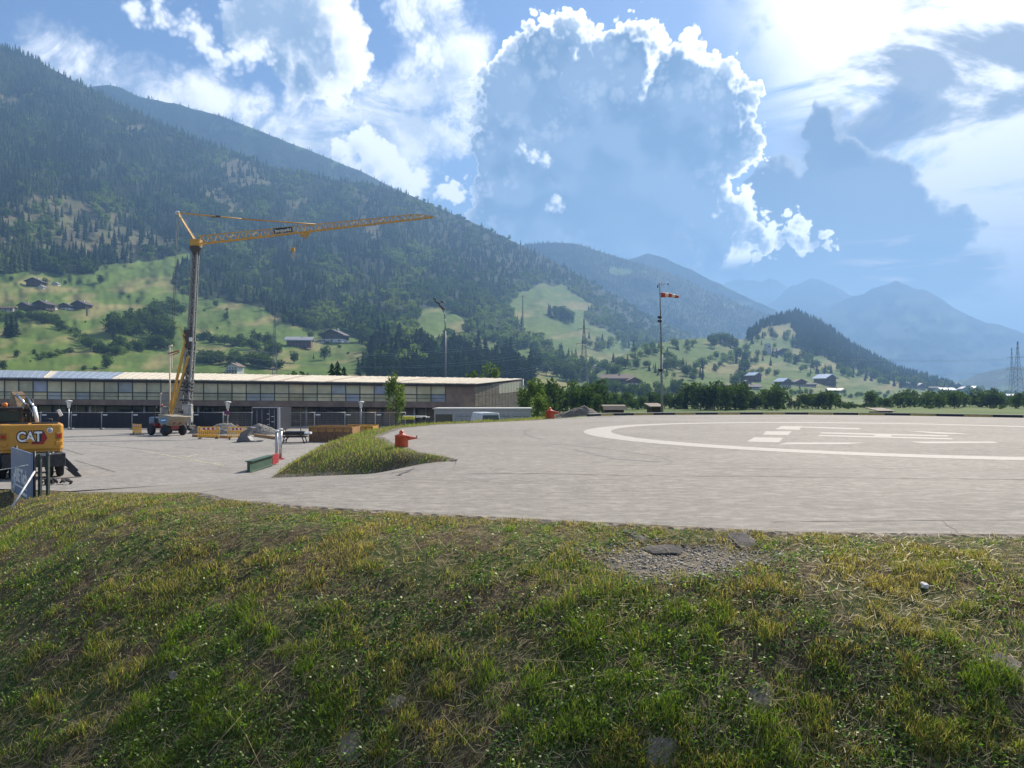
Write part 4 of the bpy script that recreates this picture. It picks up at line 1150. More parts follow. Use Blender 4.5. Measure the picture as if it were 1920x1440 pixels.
for s in (-0.12, 0.12): mb.path([apex + Vector((0, s, 0)), mid + Vector((0, s, 0)), tie + Vector((0, s, 0))], 0.045, 5)
mb.build('tie_rod', M_CY, cr)
mb = MB(); mb.bbox(apex.lerp(tie, 0.27) + Vector((0, 0, -0.05)), (0.9, 0.34, 0.16), 0.03); mb.build('tie_coupling', M_CD, cr)
for t in (0.13, 0.22, 0.63, 0.76, 0.95):
    mb = MB(); mb.box(jp(2, t).lerp(jp(0, t), 0.4) + Vector((0, -0.1, 0)), (0.5, 0.06, 0.16), (0, -0.5, 0)); mb.build('jib_fitting', M_TAGW, cr)
# name board on the jib
bt = 0.335; bc = jp(0, bt).lerp(jp(2, bt), 0.5) + Vector((0, -0.30, 0.05))
ang = -math.atan2(jd.z, math.hypot(jd.x, jd.y)); yaw = math.atan2(jd.y, jd.x)
mb = MB(); mb.box((0, 0, 0), (2.0, 0.05, 0.56)); bo = mb.build('name_board', mat('board_black', (0.012, 0.012, 0.014), 0.5), cr); bo.location = bc; bo.rotation_euler = (0, ang, yaw)
tm = text_mesh('baupunkt', 0.52, 0.008, 0.006); tm.materials.append(mat('lettering_white', (0.8, 0.8, 0.8), 0.5))
to = link('lettering', tm, None, bo); to.location = (0, -0.035, -0.01); to.rotation_euler = (math.radians(90), 0, 0); to.scale = (0.92, 1, 1)
tt = 0.42; tp = jp(0, tt).lerp(jp(1, tt), 0.5) + Vector((0, 0, -0.28))
mb = MB(); mb.bbox(tp, (0.95, 0.7, 0.28), 0.04, (0, ang, yaw)); mb.bar(tp + Vector((-.4, 0, 0)), tp + Vector((0, 0, -0.5)), 0.08); mb.bar(tp + Vector((.4, 0, 0)), tp + Vector((0, 0, -0.5)), 0.08); mb.build('trolley', M_CY, cr)
hk = P(549, 468, tp.y + cb.y) - cb
mb = MB()
for s in (-0.22, 0.22): mb.tube(tp + Vector((s, 0, -0.2)), hk + Vector((s * 0.6, 0, 0.2)), 0.014, n=4)
mb.build('hoist_rope', M_ROPE, cr)
mb = MB(); mb.bbox(hk, (0.42, 0.3, 0.42), 0.06); mb.tube(hk + Vector((0, 0, -0.2)), hk + Vector((0, 0, -0.55)), 0.04, n=6)
mb.path([hk + Vector((0.12 * math.cos(a), 0, -0.66 + 0.12 * math.sin(a))) for a in np.linspace(1.6, -3.0, 9)], 0.035, 5); mb.build('hook_block', M_CY, cr)
# braces, ropes and counter mast at the foot
for (a, b, wv) in (((318, 792), (353, 628), 0.24), ((326, 775), (356, 668), 0.22), ((340, 612), (356, 640), 0.1), ((352, 645), (345, 628), 0.14)):
    mb = MB(); mb.bar(C(*a) + Vector((0, -0.6, 0)), C(*b) + Vector((0, -0.3, 0)), wv); mb.build('brace', M_CY, cr)
mb = MB(); mb.bar(C(319, 790), C(318, 650), 0.12); mb.bar(C(322, 690), C(322, 655), 0.1); mb.bar(C(317, 650), C(323, 648), 0.2); mb.build('rope_guide_mast', M_CREAM, cr)
mb = MB(); mb.bar(C(316, 663), C(337, 657), 0.12); mb.bar(C(318, 668), C(337, 660), 0.08); mb.build('rope_arm', mat('red_steel', (0.35, 0.09, 0.05), 0.5), cr)
mb = MB(); mb.tube(apex, C(321, 650), 0.022, n=4); mb.tube(apex + Vector((0.1, 0.1, 0)), C(324, 650), 0.022, n=4); mb.build('stay_rope', M_ROPE, cr)
mb = MB()
for a in range(4):
    an = math.pi / 4 + a * math.pi / 2; mb.bar((0.2, 0, 0.55), (0.2 + 2.6 * math.cos(an), 2.6 * math.sin(an), 0.25), 0.3)
mb.bbox((0.1, 0, 0.6), (1.6, 1.6, 0.4), 0.06); mb.build('undercarriage', M_CD, cr)
M_BALL = mat('ballast_concrete', (0.27, 0.27, 0.25), 0.9, var=0.2, scale=1.5)
zt = zpx(738, CY + 1.5) - cb.z; b0 = C(306, 780, CY + 1.5).x; b1 = C(342, 780, CY + 1.5).x
nb_ = 9
for i in range(nb_):
    z0 = 0.5 + (zt - 0.5) * i / nb_; hh = (zt - 0.5) / nb_
    mb = MB(); mb.bbox(((b0 + b1) / 2 + random.uniform(-.02, .02), 1.5, z0 + hh / 2), (b1 - b0, 0.9, hh - 0.03), 0.025); mb.build('ballast_slab', M_BALL, cr)
for xx in (b0 - 0.1, b1 + 0.1):
    mb = MB(); mb.bar((xx, 1.2, 0.3), (xx, 1.2, zt + 0.1), 0.13); mb.build('ballast_post', M_CREAM, cr)
mb = MB(); mb.bbox(C(354, 775) + Vector((0.2, -0.6, 0)), (0.8, 0.6, 1.9), 0.08); mb.build('drive_cabinet', mat('cabinet_grey', (0.35, 0.34, 0.31), 0.6, var=0.4, scale=2), cr)
# ------------------------------------------------------------------ wheeled excavator, seen from behind
M_YEL = mat('machine_yellow', (0.56, 0.27, 0.03), 0.42, var=0.08, scale=2.0, dirt=((0.40, 0.22, 0.06), 0.35))
M_BLK = mat('machine_black', (0.022, 0.022, 0.024), 0.55, var=0.4, dirt=((0.09, 0.08, 0.07), 0.5))
M_TYRE = mat('tyre', (0.02, 0.02, 0.022), 0.85, dirt=((0.12, 0.10, 0.08), 0.6))
M_GLASS = glass('cab_glass', (0.03, 0.05, 0.05))
M_CHR = mat('chrome_rod', (0.75, 0.75, 0.75), 0.15, 1.0, var=0.05)
M_REDL = mat('red_lens', (0.45, 0.02, 0.02), 0.25)
M_WHT = mat('lettering_white', (0.8, 0.8, 0.8), 0.5)
M_BLUEST = mat('sticker_blue', (0.03, 0.20, 0.42), 0.4)
ang = math.atan2(18.6, 30.0)
ex = empty('wheeled_excavator', (-18.75, 30.0, float(zyard(30))), ang, 'yellow wheeled excavator seen from behind at the left edge', 'excavator')
mb = MB(); mb.prism([(-1.09, 1.1), (-1.09, .30), (-1.0, .12), (-.7, 0.02), (.7, 0.02), (1.0, .12), (1.09, .30), (1.09, 1.1)], 1.10, 2.12, 'XY'); cw = mb.build('counterweight', M_YEL, ex, bevel=0.07)
mb = MB(); mb.prism([(-1.02, .30), (-.98, .16), (-.7, 0.06), (.7, 0.06), (.98, .16), (1.02, .30), (1.02, 1.0), (-1.02, 1.0)], 1.02, 1.12, 'XY'); mb.build('lower_lip', M_YEL, cw, bevel=0.02)
for sx in (-1, 1):
    mb = MB(); mb.bbox((sx * 0.93, 0.095, 1.66), (0.24, 0.06, 0.26), 0.02, (0, 0, sx * 0.55)); mb.build('lamp_recess', mat('recess_shade_yellow', (0.30, 0.15, 0.02), 0.6), cw)  # darker copy of the body yellow: shade of recess and crease as colour
    mb = MB(); mb.bbox((sx * 0.93, 0.065, 1.66), (0.15, 0.05, 0.15), 0.02, (0, 0, sx * 0.55)); mb.build('tail_light', M_REDL, cw)
    mb = MB(); mb.bbox((sx * 0.92, 0.09, 1.36), (0.26, 0.08, 0.16), 0.02, (0, 0, sx * 0.5)); mb.build('step', M_YEL, cw)
mb = MB(); mb.box((0, 0.055, 1.98), (1.3, 0.02, 0.035)); mb.build('crease', mat('recess_shade_yellow', (0, 0, 0)), cw)
# maker's plate
tb = text_mesh('CAT', 0.54, 0.058, 0.003); tb.materials.append(M_BLK)
o = link('lettering_outline', tb, None, cw); o.location = (-0.06, 0.008, 1.62); o.rotation_euler = (math.radians(90), 0, 0); o.scale = (0.78, 1, 1)
tw = text_mesh('CAT', 0.54, 0.014, 0.003); tw.materials.append(M_WHT)
o = link('lettering', tw, None, cw); o.location = (-0.06, -0.002, 1.62); o.rotation_euler = (math.radians(90), 0, 0); o.scale = (0.78, 1, 1)
mb = MB(); mb.prism([(0.0, 1.34), (0.40, 1.34), (0.54, 1.58), (0.42, 1.85), (0.34, 1.85), (0.34, 1.44), (0.02, 1.44)], 0.010, 0.016); mb.build('red_emblem', mat('emblem_red', (0.30, 0.012, 0.015), 0.4), cw)
mb = MB(); mb.prism([(0.20, 1.45), (0.36, 1.45), (0.44, 1.6), (0.36, 1.82), (0.20, 1.82)], 0.012, 0.018); mb.build('emblem_ground', M_BLK, cw)
mb = MB(); mb.prism([(-0.24, 1.44), (0.12, 1.44), (-0.06, 1.60)], -0.010, -0.004); mb.build('emblem_triangle', M_YEL, cw)
mb = MB(); mb.lathe([(0.11, 0.0), (0.11, 0.016)], 18, (0.62, 0.0, 1.88), 'Y'); mb.build('speed_plate', M_WHT, cw)
mb = MB(); mb.lathe([(0.075, 0.0), (0.075, 0.016)], 18, (0.62, -0.006, 1.88), 'Y'); mb.build('speed_mark', mat('plate_grey', (0.45, 0.45, 0.47), 0.5), cw)
mb = MB(); mb.bbox((0.25, 1.85, 1.72), (1.6, 1.7, 0.78), 0.06); mb.build('engine_hood', M_YEL, ex)
mb = MB(); mb.box((0, 2.3, 1.16), (2.1, 3.6, 0.16)); mb.build('deck', M_BLK, ex)
mb = MB(); mb.bbox((0.45, 0.7, 2.15), (0.9, 0.5, 0.06), 0.02); mb.bbox((-0.4, 0.6, 2.14), (0.6, 0.4, 0.05), 0.02); mb.build('hood_grille', M_BLK, ex)
# cab
cab = MB()
for (x, y) in ((-1.12, 1.75), (-0.36, 1.75), (-1.12, 3.4), (-0.36, 3.4)): cab.bar((x, y, 1.2), (x, y, 2.68), 0.09)
cab.bbox((-0.74, 2.55, 2.72), (0.92, 1.85, 0.12), 0.05); cab.box((-0.74, 1.75, 2.12), (0.80, 0.06, 0.10)); cab.box((-0.74, 1.78, 1.65), (0.80, 0.06, 0.9)); cb_ = cab.build('cab', M_BLK, ex)
mb = MB(); mb.box((-0.74, 1.74, 2.42), (0.70, 0.02, 0.44)); mb.build('rear_window', M_GLASS, cb_)
for sx in (-1.13, -0.35): mb = MB(); mb.box((sx, 2.57, 2.1), (0.02, 1.5, 1.0)); mb.build('side_window', M_GLASS, cb_)
mb = MB(); mb.box((-0.74, 3.42, 2.0), (0.7, 0.02, 1.2)); mb.build('windscreen', M_GLASS, cb_)
mb = MB(); mb.lathe([(0.10, 2.78), (0.10, 2.92), (0.06, 2.96)], 12, (-0.92, 2.0, 0)); mb.build('beacon', mat('beacon_orange', (0.85, 0.20, 0.02), 0.3), ex)
# boom, stick, hoses
mb = MB(); bp = [Vector((-0.22, 2.9, 1.6)), Vector((-0.32, 3.3, 2.5)), Vector((-0.45, 3.9, 3.05)), Vector((-0.55, 5.0, 3.20)), Vector((-0.65, 6.6, 2.9))]
for a, b, w0 in zip(bp[:-1], bp[1:], (0.46, 0.50, 0.46, 0.4)): mb.bar(a, b, 0.42, w0)
mb.build('boom', mat('boom_shade_brown', (0.17, 0.105, 0.045), 0.6, var=0.35, scale=3.0), ex)  # yellow boom standing in shadow: that shade is put into the brown colour
mb = MB(); mb.bar((-0.65, 6.6, 2.95), (-0.7, 7.4, 0.9), 0.36, 0.42); mb.build('stick', MATS['boom_shade_brown'], ex)
mb = MB(); mb.prism([(7.2, 0.95), (7.9, 0.9), (8.2, 0.4), (7.9, 0.05), (7.2, 0.15), (7.0, 0.6)], -1.3, -0.1, 'YZ'); mb.build('bucket', M_BLK, ex)
for k in range(6):
    mb = MB(); x = -0.30 + k * 0.09 + random.uniform(-.03, .03); h2 = random.uniform(2.3, 2.8)
    mb.path([Vector((x + 0.08, 2.7, 2.0)), Vector((x + 0.06, 2.9, h2)), Vector((x - 0.05, 3.4, h2 + 0.2)), Vector((x - 0.15, 3.8, 3.1))], 0.032, 6); mb.build('hose', M_BLK, ex)
mb = MB(); mb.tube((0.20, 2.4, 2.15), (0.10, 2.9, 2.75), 0.075, n=10); mb.build('lift_cylinder', M_WHT, ex)
mb = MB(); mb.tube((0.10, 2.9, 2.75), (-0.2, 3.8, 3.2), 0.04, n=10); mb.build('cylinder_rod', M_CHR, ex)
mb = MB(); mb.tube((-0.55, 3.8, 3.30), (-0.2, 3.4, 2.85), 0.05, n=8); mb.build('cylinder_rod', M_CHR, ex)
mb = MB(); mb.path([Vector((0.95, 2.6, 2.1)), Vector((1.02, 2.6, 2.5)), Vector((0.98, 2.6, 2.62))], 0.018, 6); mb.build('mirror_arm', M_BLK, ex)
mb = MB(); mb.bbox((1.02, 2.56, 2.52), (0.13, 0.07, 0.30), 0.03, (0, -0.45, 0)); mb.build('mirror', M_WHT, ex)
mb = MB(); mb.path([Vector((0.35, 0.7, 2.14)), Vector((0.35, 0.7, 2.3)), Vector((0.7, 0.7, 2.3)), Vector((0.7, 0.7, 2.14))], 0.02, 6); mb.build('grab_rail', M_BLK, ex)
# undercarriage
mb = MB(); mb.bbox((0, 2.0, 0.78), (1.1, 4.2, 0.5), 0.06); mb.lathe([(0.6, 0.98), (0.6, 1.10)], 20, (0, 2.2, 0)); mb.build('chassis', M_BLK, ex)
mb = MB(); mb.bbox((0.1, -0.1, 0.72), (2.1, 0.5, 0.52), 0.05); mb.build('stabiliser_box', M_BLK, ex)
for sx in (-1, 1):
    mb = MB(); mb.bar((sx * 1.08, -0.1, 0.72), (sx * 1.52, -0.1, 0.20), 0.16, 0.22); mb.add([(sx * 1.15, -0.2, 0.36), (sx * 1.50, -0.2, 0.30), (sx * 1.72, -0.2, 0.02), (sx * 1.48, -0.2, 0.02), (sx * 1.15, 0.05, 0.36), (sx * 1.50, 0.05, 0.30), (sx * 1.72, 0.05, 0.02), (sx * 1.48, 0.05, 0.02)], [(0, 1, 2, 3), (7, 6, 5, 4), (0, 4, 5, 1), (1, 5, 6, 2), (2, 6, 7, 3), (3, 7, 4, 0)]); mb.build('stabiliser_leg', M_BLK, ex)
    for y in (0.75, 3.35):
        for k in (0.62, 0.98):
            mb = MB(); mb.lathe([(0.2, -0.14), (0.42, -0.14), (0.48, -0.10), (0.49, 0.0), (0.48, 0.10), (0.42, 0.14), (0.2, 0.14)], 22, (sx * k, y, 0.49), 'X'); wl = mb.build('wheel', M_TYRE, ex)
            mb = MB(); mb.lathe([(0.05, -0.08), (0.24, -0.10), (0.24, 0.10), (0.05, 0.08)], 14, (sx * k, y, 0.49), 'X'); mb.build('rim', M_YEL, wl)
mb = MB(); mb.box((0.55, -0.36, 0.98), (0.9, 0.02, 0.06)); mb.build('reflector_strip', mat('dusty_steel', (0.36, 0.33, 0.29), 0.8), ex)

# ------------------------------------------------------------------ banner board by the bank
A, B = P(22, 838, 26.0), P(60, 850, 23.0)
u = (B - A); u.z = 0; wdt = u.length; u.normalize(); nrm = Vector((u.y, -u.x, 0))
if nrm.dot(Vector((0, 0, 0)) - A) < 0: nrm = -nrm
bs = empty('banner_board', (A.x, A.y, -1.75), math.atan2(u.y, u.x), 'blue grey company banner on posts at the edge of the grass bank', 'sign')
zt, zb_ = A.z + 1.75, 0.18
mb = MB(); mb.bbox((wdt / 2, 0, (zt + zb_) / 2), (wdt, 0.05, zt - zb_), 0.012); mb.build('board', mat('banner_blue_grey', (0.17, 0.22, 0.33), 0.5, var=0.10, scale=1.0), bs)
def on_board(me_, x, z, sx=1.0):
    o_ = link('lettering', me_, None, bs); o_.location = (x, -0.031, z); o_.rotation_euler = (math.radians(90), 0, 0); o_.scale = (sx, 1, 1); return o_
M_CRM = mat('lettering_cream', (0.88, 0.84, 0.76), 0.5)
t1 = text_mesh('ARE Tech', 0.60, 0.022, 0.003); t1.materials.append(M_CRM); on_board(t1, wdt * 0.52, zt * 0.46 + 0.05)
mb = MB(); mb.box((wdt * 0.53, -0.031, zt * 0.46 - 0.27), (2.2, 0.006, 0.05)); mb.build('underline', M_CRM, bs)
mb = MB(); mb.box((wdt * 0.72, -0.031, zt * 0.46 - 0.45), (0.85, 0.006, 0.09)); mb.build('small_print_band', M_CRM, bs)
mb = MB()
for a in range(28):
    t0, t1_ = 2 * math.pi * a / 28, 2 * math.pi * (a + 1) / 28
    mb.bar((wdt * .16 + .36 * math.cos(t0), -0.034, zt * .30 + .33 * math.sin(t0)), (wdt * .16 + .36 * math.cos(t1_), -0.034, zt * .30 + .33 * math.sin(t1_)), 0.05, 0.006)
for a in (0.9, 2.2): mb.bar((wdt * .16 + .3 * math.cos(a), -0.034, zt * .30 + .3 * math.sin(a)), (wdt * .16 - .3 * math.cos(a), -0.034, zt * .30 - .3 * math.sin(a)), 0.03, 0.006)
mb.build('emblem', M_CRM, bs)
for x in (0.25, wdt - 0.2):
    mb = MB(); mb.tube((x, 0.09, -0.5), (x, 0.09, zt + 0.05), 0.04, n=8); mb.build('post', M_BLK, bs)
rop = empty('steel_post_pair', (-14.3, 23.3, -1.75), 0, 'pair of dark steel posts right of the blue grey banner', 'post')
for k, (x, hh) in enumerate(((0.0, 1.62), (0.18, 1.70))):
    mb = MB(); mb.bar((x, 0.1 * k, -0.4), (x, 0.1 * k, hh), 0.07, 0.10); mb.build('post', mat('dark_green_steel', (0.06, 0.075, 0.07), 0.5, 0.3), rop)
mb = MB(); mb.bar((-0.05, 0.05, 1.55), (0.25, 0.1, 1.62), 0.05); mb.build('cross_bar', M_GALV, rop)
mb = MB(); mb.tube(P(65, 884, 22.9), P(22, 952, 21.4), 0.028, n=6)
tag(mb.build('strut', mat('pale_tube', (0.55, 0.55, 0.55), 0.5)), 'pale steel strut slanting from the post down to the grass', 'pole')
ro = MB(); ro.path([P(52, 872, 22.6), P(26, 877, 22.8), P(-5, 882, 23.2)], 0.014, 5)
tag(ro.build('rope', mat('white_rope', (0.7, 0.7, 0.68), 0.8)), 'thin white rope across the blue grey banner', 'rope')
rb = random.Random(8)
dc = PYD(108, 908)
db = empty('debris_heap', (dc.x, dc.y, float(zyard(dc.y)) - 0.02), 0, 'small heap of black broken asphalt at the yard edge', 'rubble')
def rock(r, seed, sq=(1, 1, 0.7), sub=1):
    bm = bmesh.new(); bmesh.ops.create_icosphere(bm, subdivisions=sub, radius=r); q = random.Random(seed)
    for v in bm.verts: v.co = Vector((v.co.x * sq[0], v.co.y * sq[1], v.co.z * sq[2])) * q.uniform(0.72, 1.18)
    vs = [v.co.copy() for v in bm.verts]; fs = [[v.index for v in f.verts] for f in bm.faces]; bm.free(); return vs, fs
for k in range(12):
    vs, fs = rock(rb.uniform(0.06, 0.17), k, (1.3, 1, 0.6)); mb = MB(); mb.add(vs, fs); o = mb.build('chunk', mat('broken_asphalt', (0.03, 0.028, 0.028), 0.9), db)
    o.location = (rb.uniform(-0.55, 0.55), rb.uniform(-0.2, 0.2), rb.uniform(0.05, 0.2)); o.rotation_euler = (rb.random(), rb.random(), rb.random() * 6)

# ------------------------------------------------------------------ swivel dumper
dp_ = PYD(313, 816)
M_DRED = mat('dumper_red', (0.28, 0.03, 0.022), 0.5, dirt=((0.10, 0.05, 0.04), 0.5))
M_SKIP = mat('dumper_skip_cream', (0.30, 0.26, 0.19), 0.55, var=0.2, dirt=((0.26, 0.21, 0.15), 0.7))
M_HOOD = mat('dumper_hood_blue', (0.10, 0.15, 0.24), 0.4)
du = empty('site_dumper', (dp_.x, dp_.y, float(zyard(dp_.y))), math.radians(-38), 'red and cream site dumper with roll bar beside the crane foot', 'dumper')
for x in (-1.30, 1.30):
    for y in (-0.85, 0.85):
        mb = MB(); mb.lathe([(0.22, -0.20), (0.46, -0.20), (0.54, -0.13), (0.55, 0.0), (0.54, 0.13), (0.46, 0.20), (0.22, 0.20)], 22, (x, y, 0.55), 'Y'); wl = mb.build('wheel', M_TYRE, du)
        mb = MB(); mb.lathe([(0.05, -0.15), (0.24, -0.17), (0.24, 0.17), (0.05, 0.15)], 14, (x, y, 0.55), 'Y'); mb.build('rim', M_DRED, wl)
mb = MB(); mb.bbox((-0.1, 0, 0.85), (3.3, 0.85, 0.45), 0.05); mb.bbox((-1.2, 0, 1.0), (1.2, 1.7, 0.25), 0.05); mb.build('chassis', M_DRED, du)
mb = MB(); mb.bbox((-1.55, 0, 1.42), (1.1, 1.45, 0.62), 0.1); mb.build('engine_hood', M_HOOD, du)
mb = MB(); mb.box((-0.62, 0, 1.3), (0.7, 1.2, 0.35)); mb.build('operator_deck', M_BLK, du)
mb = MB(); mb.bbox((-0.75, 0, 1.55), (0.5, 0.5, 0.14), 0.04); mb.bbox((-0.97, 0, 1.82), (0.12, 0.5, 0.5), 0.04); mb.build('seat', M_BLK, du)
mb = MB(); mb.path([Vector((-0.95, -0.7, 1.3)), Vector((-0.95, -0.68, 2.55)), Vector((-0.95, -0.5, 2.72)), Vector((-0.95, 0.5, 2.72)), Vector((-0.95, 0.68, 2.55)), Vector((-0.95, 0.7, 1.3))], 0.045, 8); mb.build('roll_bar', M_BLK, du)
mb = MB(); mb.lathe([(0.09, 2.77), (0.09, 2.92), (0.05, 2.96)], 10, (-0.95, 0, 0)); mb.build('beacon', mat('beacon_red', (0.7, 0.10, 0.04), 0.3), du)
mb = MB(); mb.tube((-0.2, 0, 1.3), (-0.4, 0, 1.75), 0.03, n=6); mb.lathe([(0.17, -0.015), (0.19, 0), (0.17, 0.015)], 14, (0, 0, 0), M=Matrix.Translation((-0.42, 0, 1.78)) @ Euler((0, -0.5, 0)).to_matrix().to_4x4()); mb.build('steering_wheel', M_BLK, du)
prof = [(0.10, 1.98), (0.02, 1.55), (0.45, 0.98), (1.55, 0.92), (2.15, 1.40), (2.75, 1.75), (2.72, 1.82), (1.9, 1.86)]
mb = MB(); mb.prism(prof, -0.88, 0.88); sk = mb.build('skip', M_SKIP, du, bevel=0.05)
mb = MB(); mb.prism([(0.45, 1.35), (0.55, 1.72), (1.55, 1.72), (1.75, 1.50), (1.30, 1.20), (0.60, 1.20)], -0.90, -0.895); mb.build('sticker', M_BLUEST, sk)
mb = MB(); mb.prism([(0.6, 1.40), (0.6, 1.50), (1.5, 1.55), (1.5, 1.45)], -0.906, -0.901); mb.build('sticker_stripe', M_WHT, sk)
mb = MB(); mb.path([Vector((0.10, -0.9, 1.99)), Vector((1.9, -0.9, 1.88)), Vector((2.76, -0.9, 1.80)), Vector((2.76, 0.9, 1.80)), Vector((1.9, 0.9, 1.88)), Vector((0.10, 0.9, 1.99))], 0.05, 6); mb.build('skip_rim', M_SKIP, sk)
mb = MB(); mb.bar((0.9, -0.3, 0.75), (2.0, -0.3, 1.25), 0.12); mb.bar((0.9, 0.3, 0.75), (2.0, 0.3, 1.25), 0.12); mb.build('tipping_frame', M_DRED, du)

# ------------------------------------------------------------------ plastic barriers
M_BARR = mat('barrier_yellow', (0.85, 0.43, 0.015), 0.5, var=0.08)
M_RFR, M_RFW = mat('reflector_red', (0.42, 0.03, 0.03), 0.35), mat('reflector_white', (0.75, 0.68, 0.66), 0.35)
def barrier(x, y, rz, wdt, label):
    p = PYD(x, y); t = empty('plastic_barrier', (p.x, p.y, float(zyard(p.y))), rz, label, 'barrier', 'yellow plastic site barriers')
    hh = 1.05
    mb = MB(); mb.bbox((0, 0, hh - 0.06), (wdt, 0.06, 0.10), 0.02); mb.bbox((0, 0, 0.22), (wdt, 0.06, 0.10), 0.02); mb.bbox((0, 0, 0.66), (wdt, 0.05, 0.07), 0.015); mb.build('frame', M_BARR, t)
    n = 11
    for i in range(n):
        xx = -wdt / 2 + 0.05 + (wdt - 0.1) * i / (n - 1); mb = MB(); mb.bbox((xx, 0, 0.62 if 0 < i < n - 1 else 0.56), (0.075, 0.045, 0.78 if 0 < i < n - 1 else 1.0), 0.015); mb.build('slat', M_BARR, t)
    for i in range(7):
        mb = MB(); mb.box((-wdt * 0.30 + wdt * 0.6 * i / 6, -0.04, 0.88), (wdt * 0.096, 0.012, 0.18)); mb.build('reflector', (M_RFW, M_RFR)[i % 2], t)
    for sx in (-1, 1):
        mb = MB(); mb.bbox((sx * wdt * 0.38, 0, 0.05), (0.10, 0.7, 0.08), 0.02); mb.bar((sx * wdt * 0.38, 0, 0.08), (sx * wdt * 0.38, 0, 0.25), 0.06); mb.build('foot', M_BLK, t)
    return t
barrier(257, 815, math.radians(-40), 1.9, 'yellow plastic barrier turned edgewise left of the dumper')
barrier(391, 823, 0.06, 1.85, 'yellow plastic barrier with red white band right of the dumper')
barrier(444, 824, 0.30, 1.5, 'narrower yellow plastic barrier beside the grey digger bucket')

# ------------------------------------------------------------------ gravel heaps
def heap_mat(name, c):
    m = bpy.data.materials.new(name); m.use_nodes = True; w = NT(m.node_tree); b = m.node_tree.nodes['Principled BSDF']
    g = w.n('ShaderNodeNewGeometry').outputs['Position']
    vo = w.n('ShaderNodeTexVoronoi'); w.put(vo.inputs['Vector'], g); vo.inputs['Scale'].default_value = 9.0
    n = w.noise(g, 2.0, 6, 0.7)
    cc = w.mix(w.xyz(vo.outputs['Color'])[0], tuple(v * .6 for v in c), tuple(v * 1.4 for v in c)); cc = w.mix(w.ss(n, .4, .7, 0, .5), cc, tuple(v * .6 for v in c))
    w.put(b.inputs['Base Color'], cc); b.inputs['Roughness'].default_value = 0.95
    bn = w.n('ShaderNodeBump'); bn.inputs['Strength'].default_value = 1.0; bn.inputs['Distance'].default_value = 0.06
    w.put(bn.inputs['Height'], vo.outputs['Distance']); w.put(b.inputs['Normal'], bn.outputs[0]); return m
M_GRAV, M_EARTH = heap_mat('gravel_heap', (0.20, 0.185, 0.165)), heap_mat('earth_heap', (0.17, 0.145, 0.12))
def heap(px0, px1, ytop, Y, label, m, z0=None, seed=1, dep=0.7, name='gravel_heap'):
    a, b = P(px0, 800, Y), P(px1, 800, Y); z0 = float(zyard(Y)) if z0 is None else z0
    hh = zpx(ytop, Y) - z0; R = (b.x - a.x) / 2; n = 44
    g = np.linspace(-1, 1, n); U, V = np.meshgrid(g, g); rr_ = np.hypot(U, V)
    skew = 0.25 * math.sin(seed)
    prof_ = np.clip(1 - np.hypot(U - skew * (1 - rr_), V) ** 1.15, 0, 1) ** 0.9
    Z = hh * prof_ * (0.82 + 0.36 * fbm(U * 2.2 + seed * 7, V * 2.2, seed)) + (fbm(U * 14, V * 14, seed + 3) - .5) * 0.16 * hh * (prof_ > 0) - 0.03
    ii = np.arange(n * n).reshape(n, n); q = np.stack([ii[:-1, :-1], ii[:-1, 1:], ii[1:, 1:], ii[1:, :-1]], -1).reshape(-1, 4)
    o = link(name, np_mesh(name, np.stack([U * R, V * R * dep, Z], -1).reshape(-1, 3), q, False), m); o.location = ((a.x + b.x) / 2, Y, z0)
    return tag(o, label, 'heap')
heap(352, 386, 797, 78, 'small grey gravel heap just right of the dumper skip', M_GRAV, seed=2)
heap(374, 468, 791, 77, 'broad grey gravel heap behind the two yellow barriers', M_GRAV, seed=3)
heap(456, 532, 792, 76, 'steep grey gravel heap right of the digger bucket', M_GRAV, seed=5)
heap(428, 462, 796, 80, 'low reddish rubble heap behind the gravel heaps', heap_mat('brick_rubble', (0.25, 0.14, 0.09)), seed=6)
heap(975, 1175, 759, 84, 'long dark earth heap behind the far rim of the helipad', M_EARTH, z0=-2.4, seed=8, dep=0.5, name='earth_heap')

# digger bucket, timber, container, skips, poles
p = PYD(464, 829)
bk = empty('digger_bucket', (p.x, p.y, float(zyard(p.y))), math.radians(8), 'loose dark grey digger bucket on the yard before the gravel', 'bucket')
out_ = [(-0.85, 0.05), (-0.5, 0.75), (0.2, 1.15), (0.45, 1.1), (0.15, 0.85), (0.0, 0.45), (0.25, 0.12), (0.8, 0.02), (0.2, 0.0)]
M_BUCK = mat('bucket_steel', (0.15, 0.15, 0.15), 0.55, 0.4, var=0.3)
mb = MB(); mb.prism(out_, 0, 1.3); mb.build('shell', M_BUCK, bk, bevel=0.02)
for k in range(4): mb = MB(); mb.bar((0.65, 0.15 + k * 0.33, 0.06), (1.0, 0.15 + k * 0.33, 0.04), 0.09, 0.06); mb.build('tooth', M_BUCK, bk)
M_TIMB = mat('formwork_timber', (0.36, 0.20, 0.07), 0.7, var=0.2, scale=3)
for (a, b, lb) in (((478, 818), (520, 824), 'yellow brown timber beam lying before the steep gravel heap'), ((362, 819), (432, 822), 'long timber beam lying behind the yellow barriers')):
    pa, pb = PYD(*a), PYD(*b); mb = MB(); mb.bar(Vector((pa.x, pa.y, float(zyard(pa.y)) + 0.12)), Vector((pb.x, pb.y, float(zyard(pb.y)) + 0.12)), 0.22, 0.24)
    tag(mb.build('timber_beam', M_TIMB, bevel=0.015), lb, 'beam')
ct = empty('shipping_container', (P(499, 800, 87).x, 87, float(zyard(87))), 0.05, 'dark navy shipping container with its door end towards the yard', 'container')
M_CONT = mat('container_navy', (0.018, 0.022, 0.035), 0.5, var=0.3)
mb = MB(); mb.box((0, 3.0, 1.32), (2.8, 6.0, 2.55)); mb.build('body', M_CONT, ct)
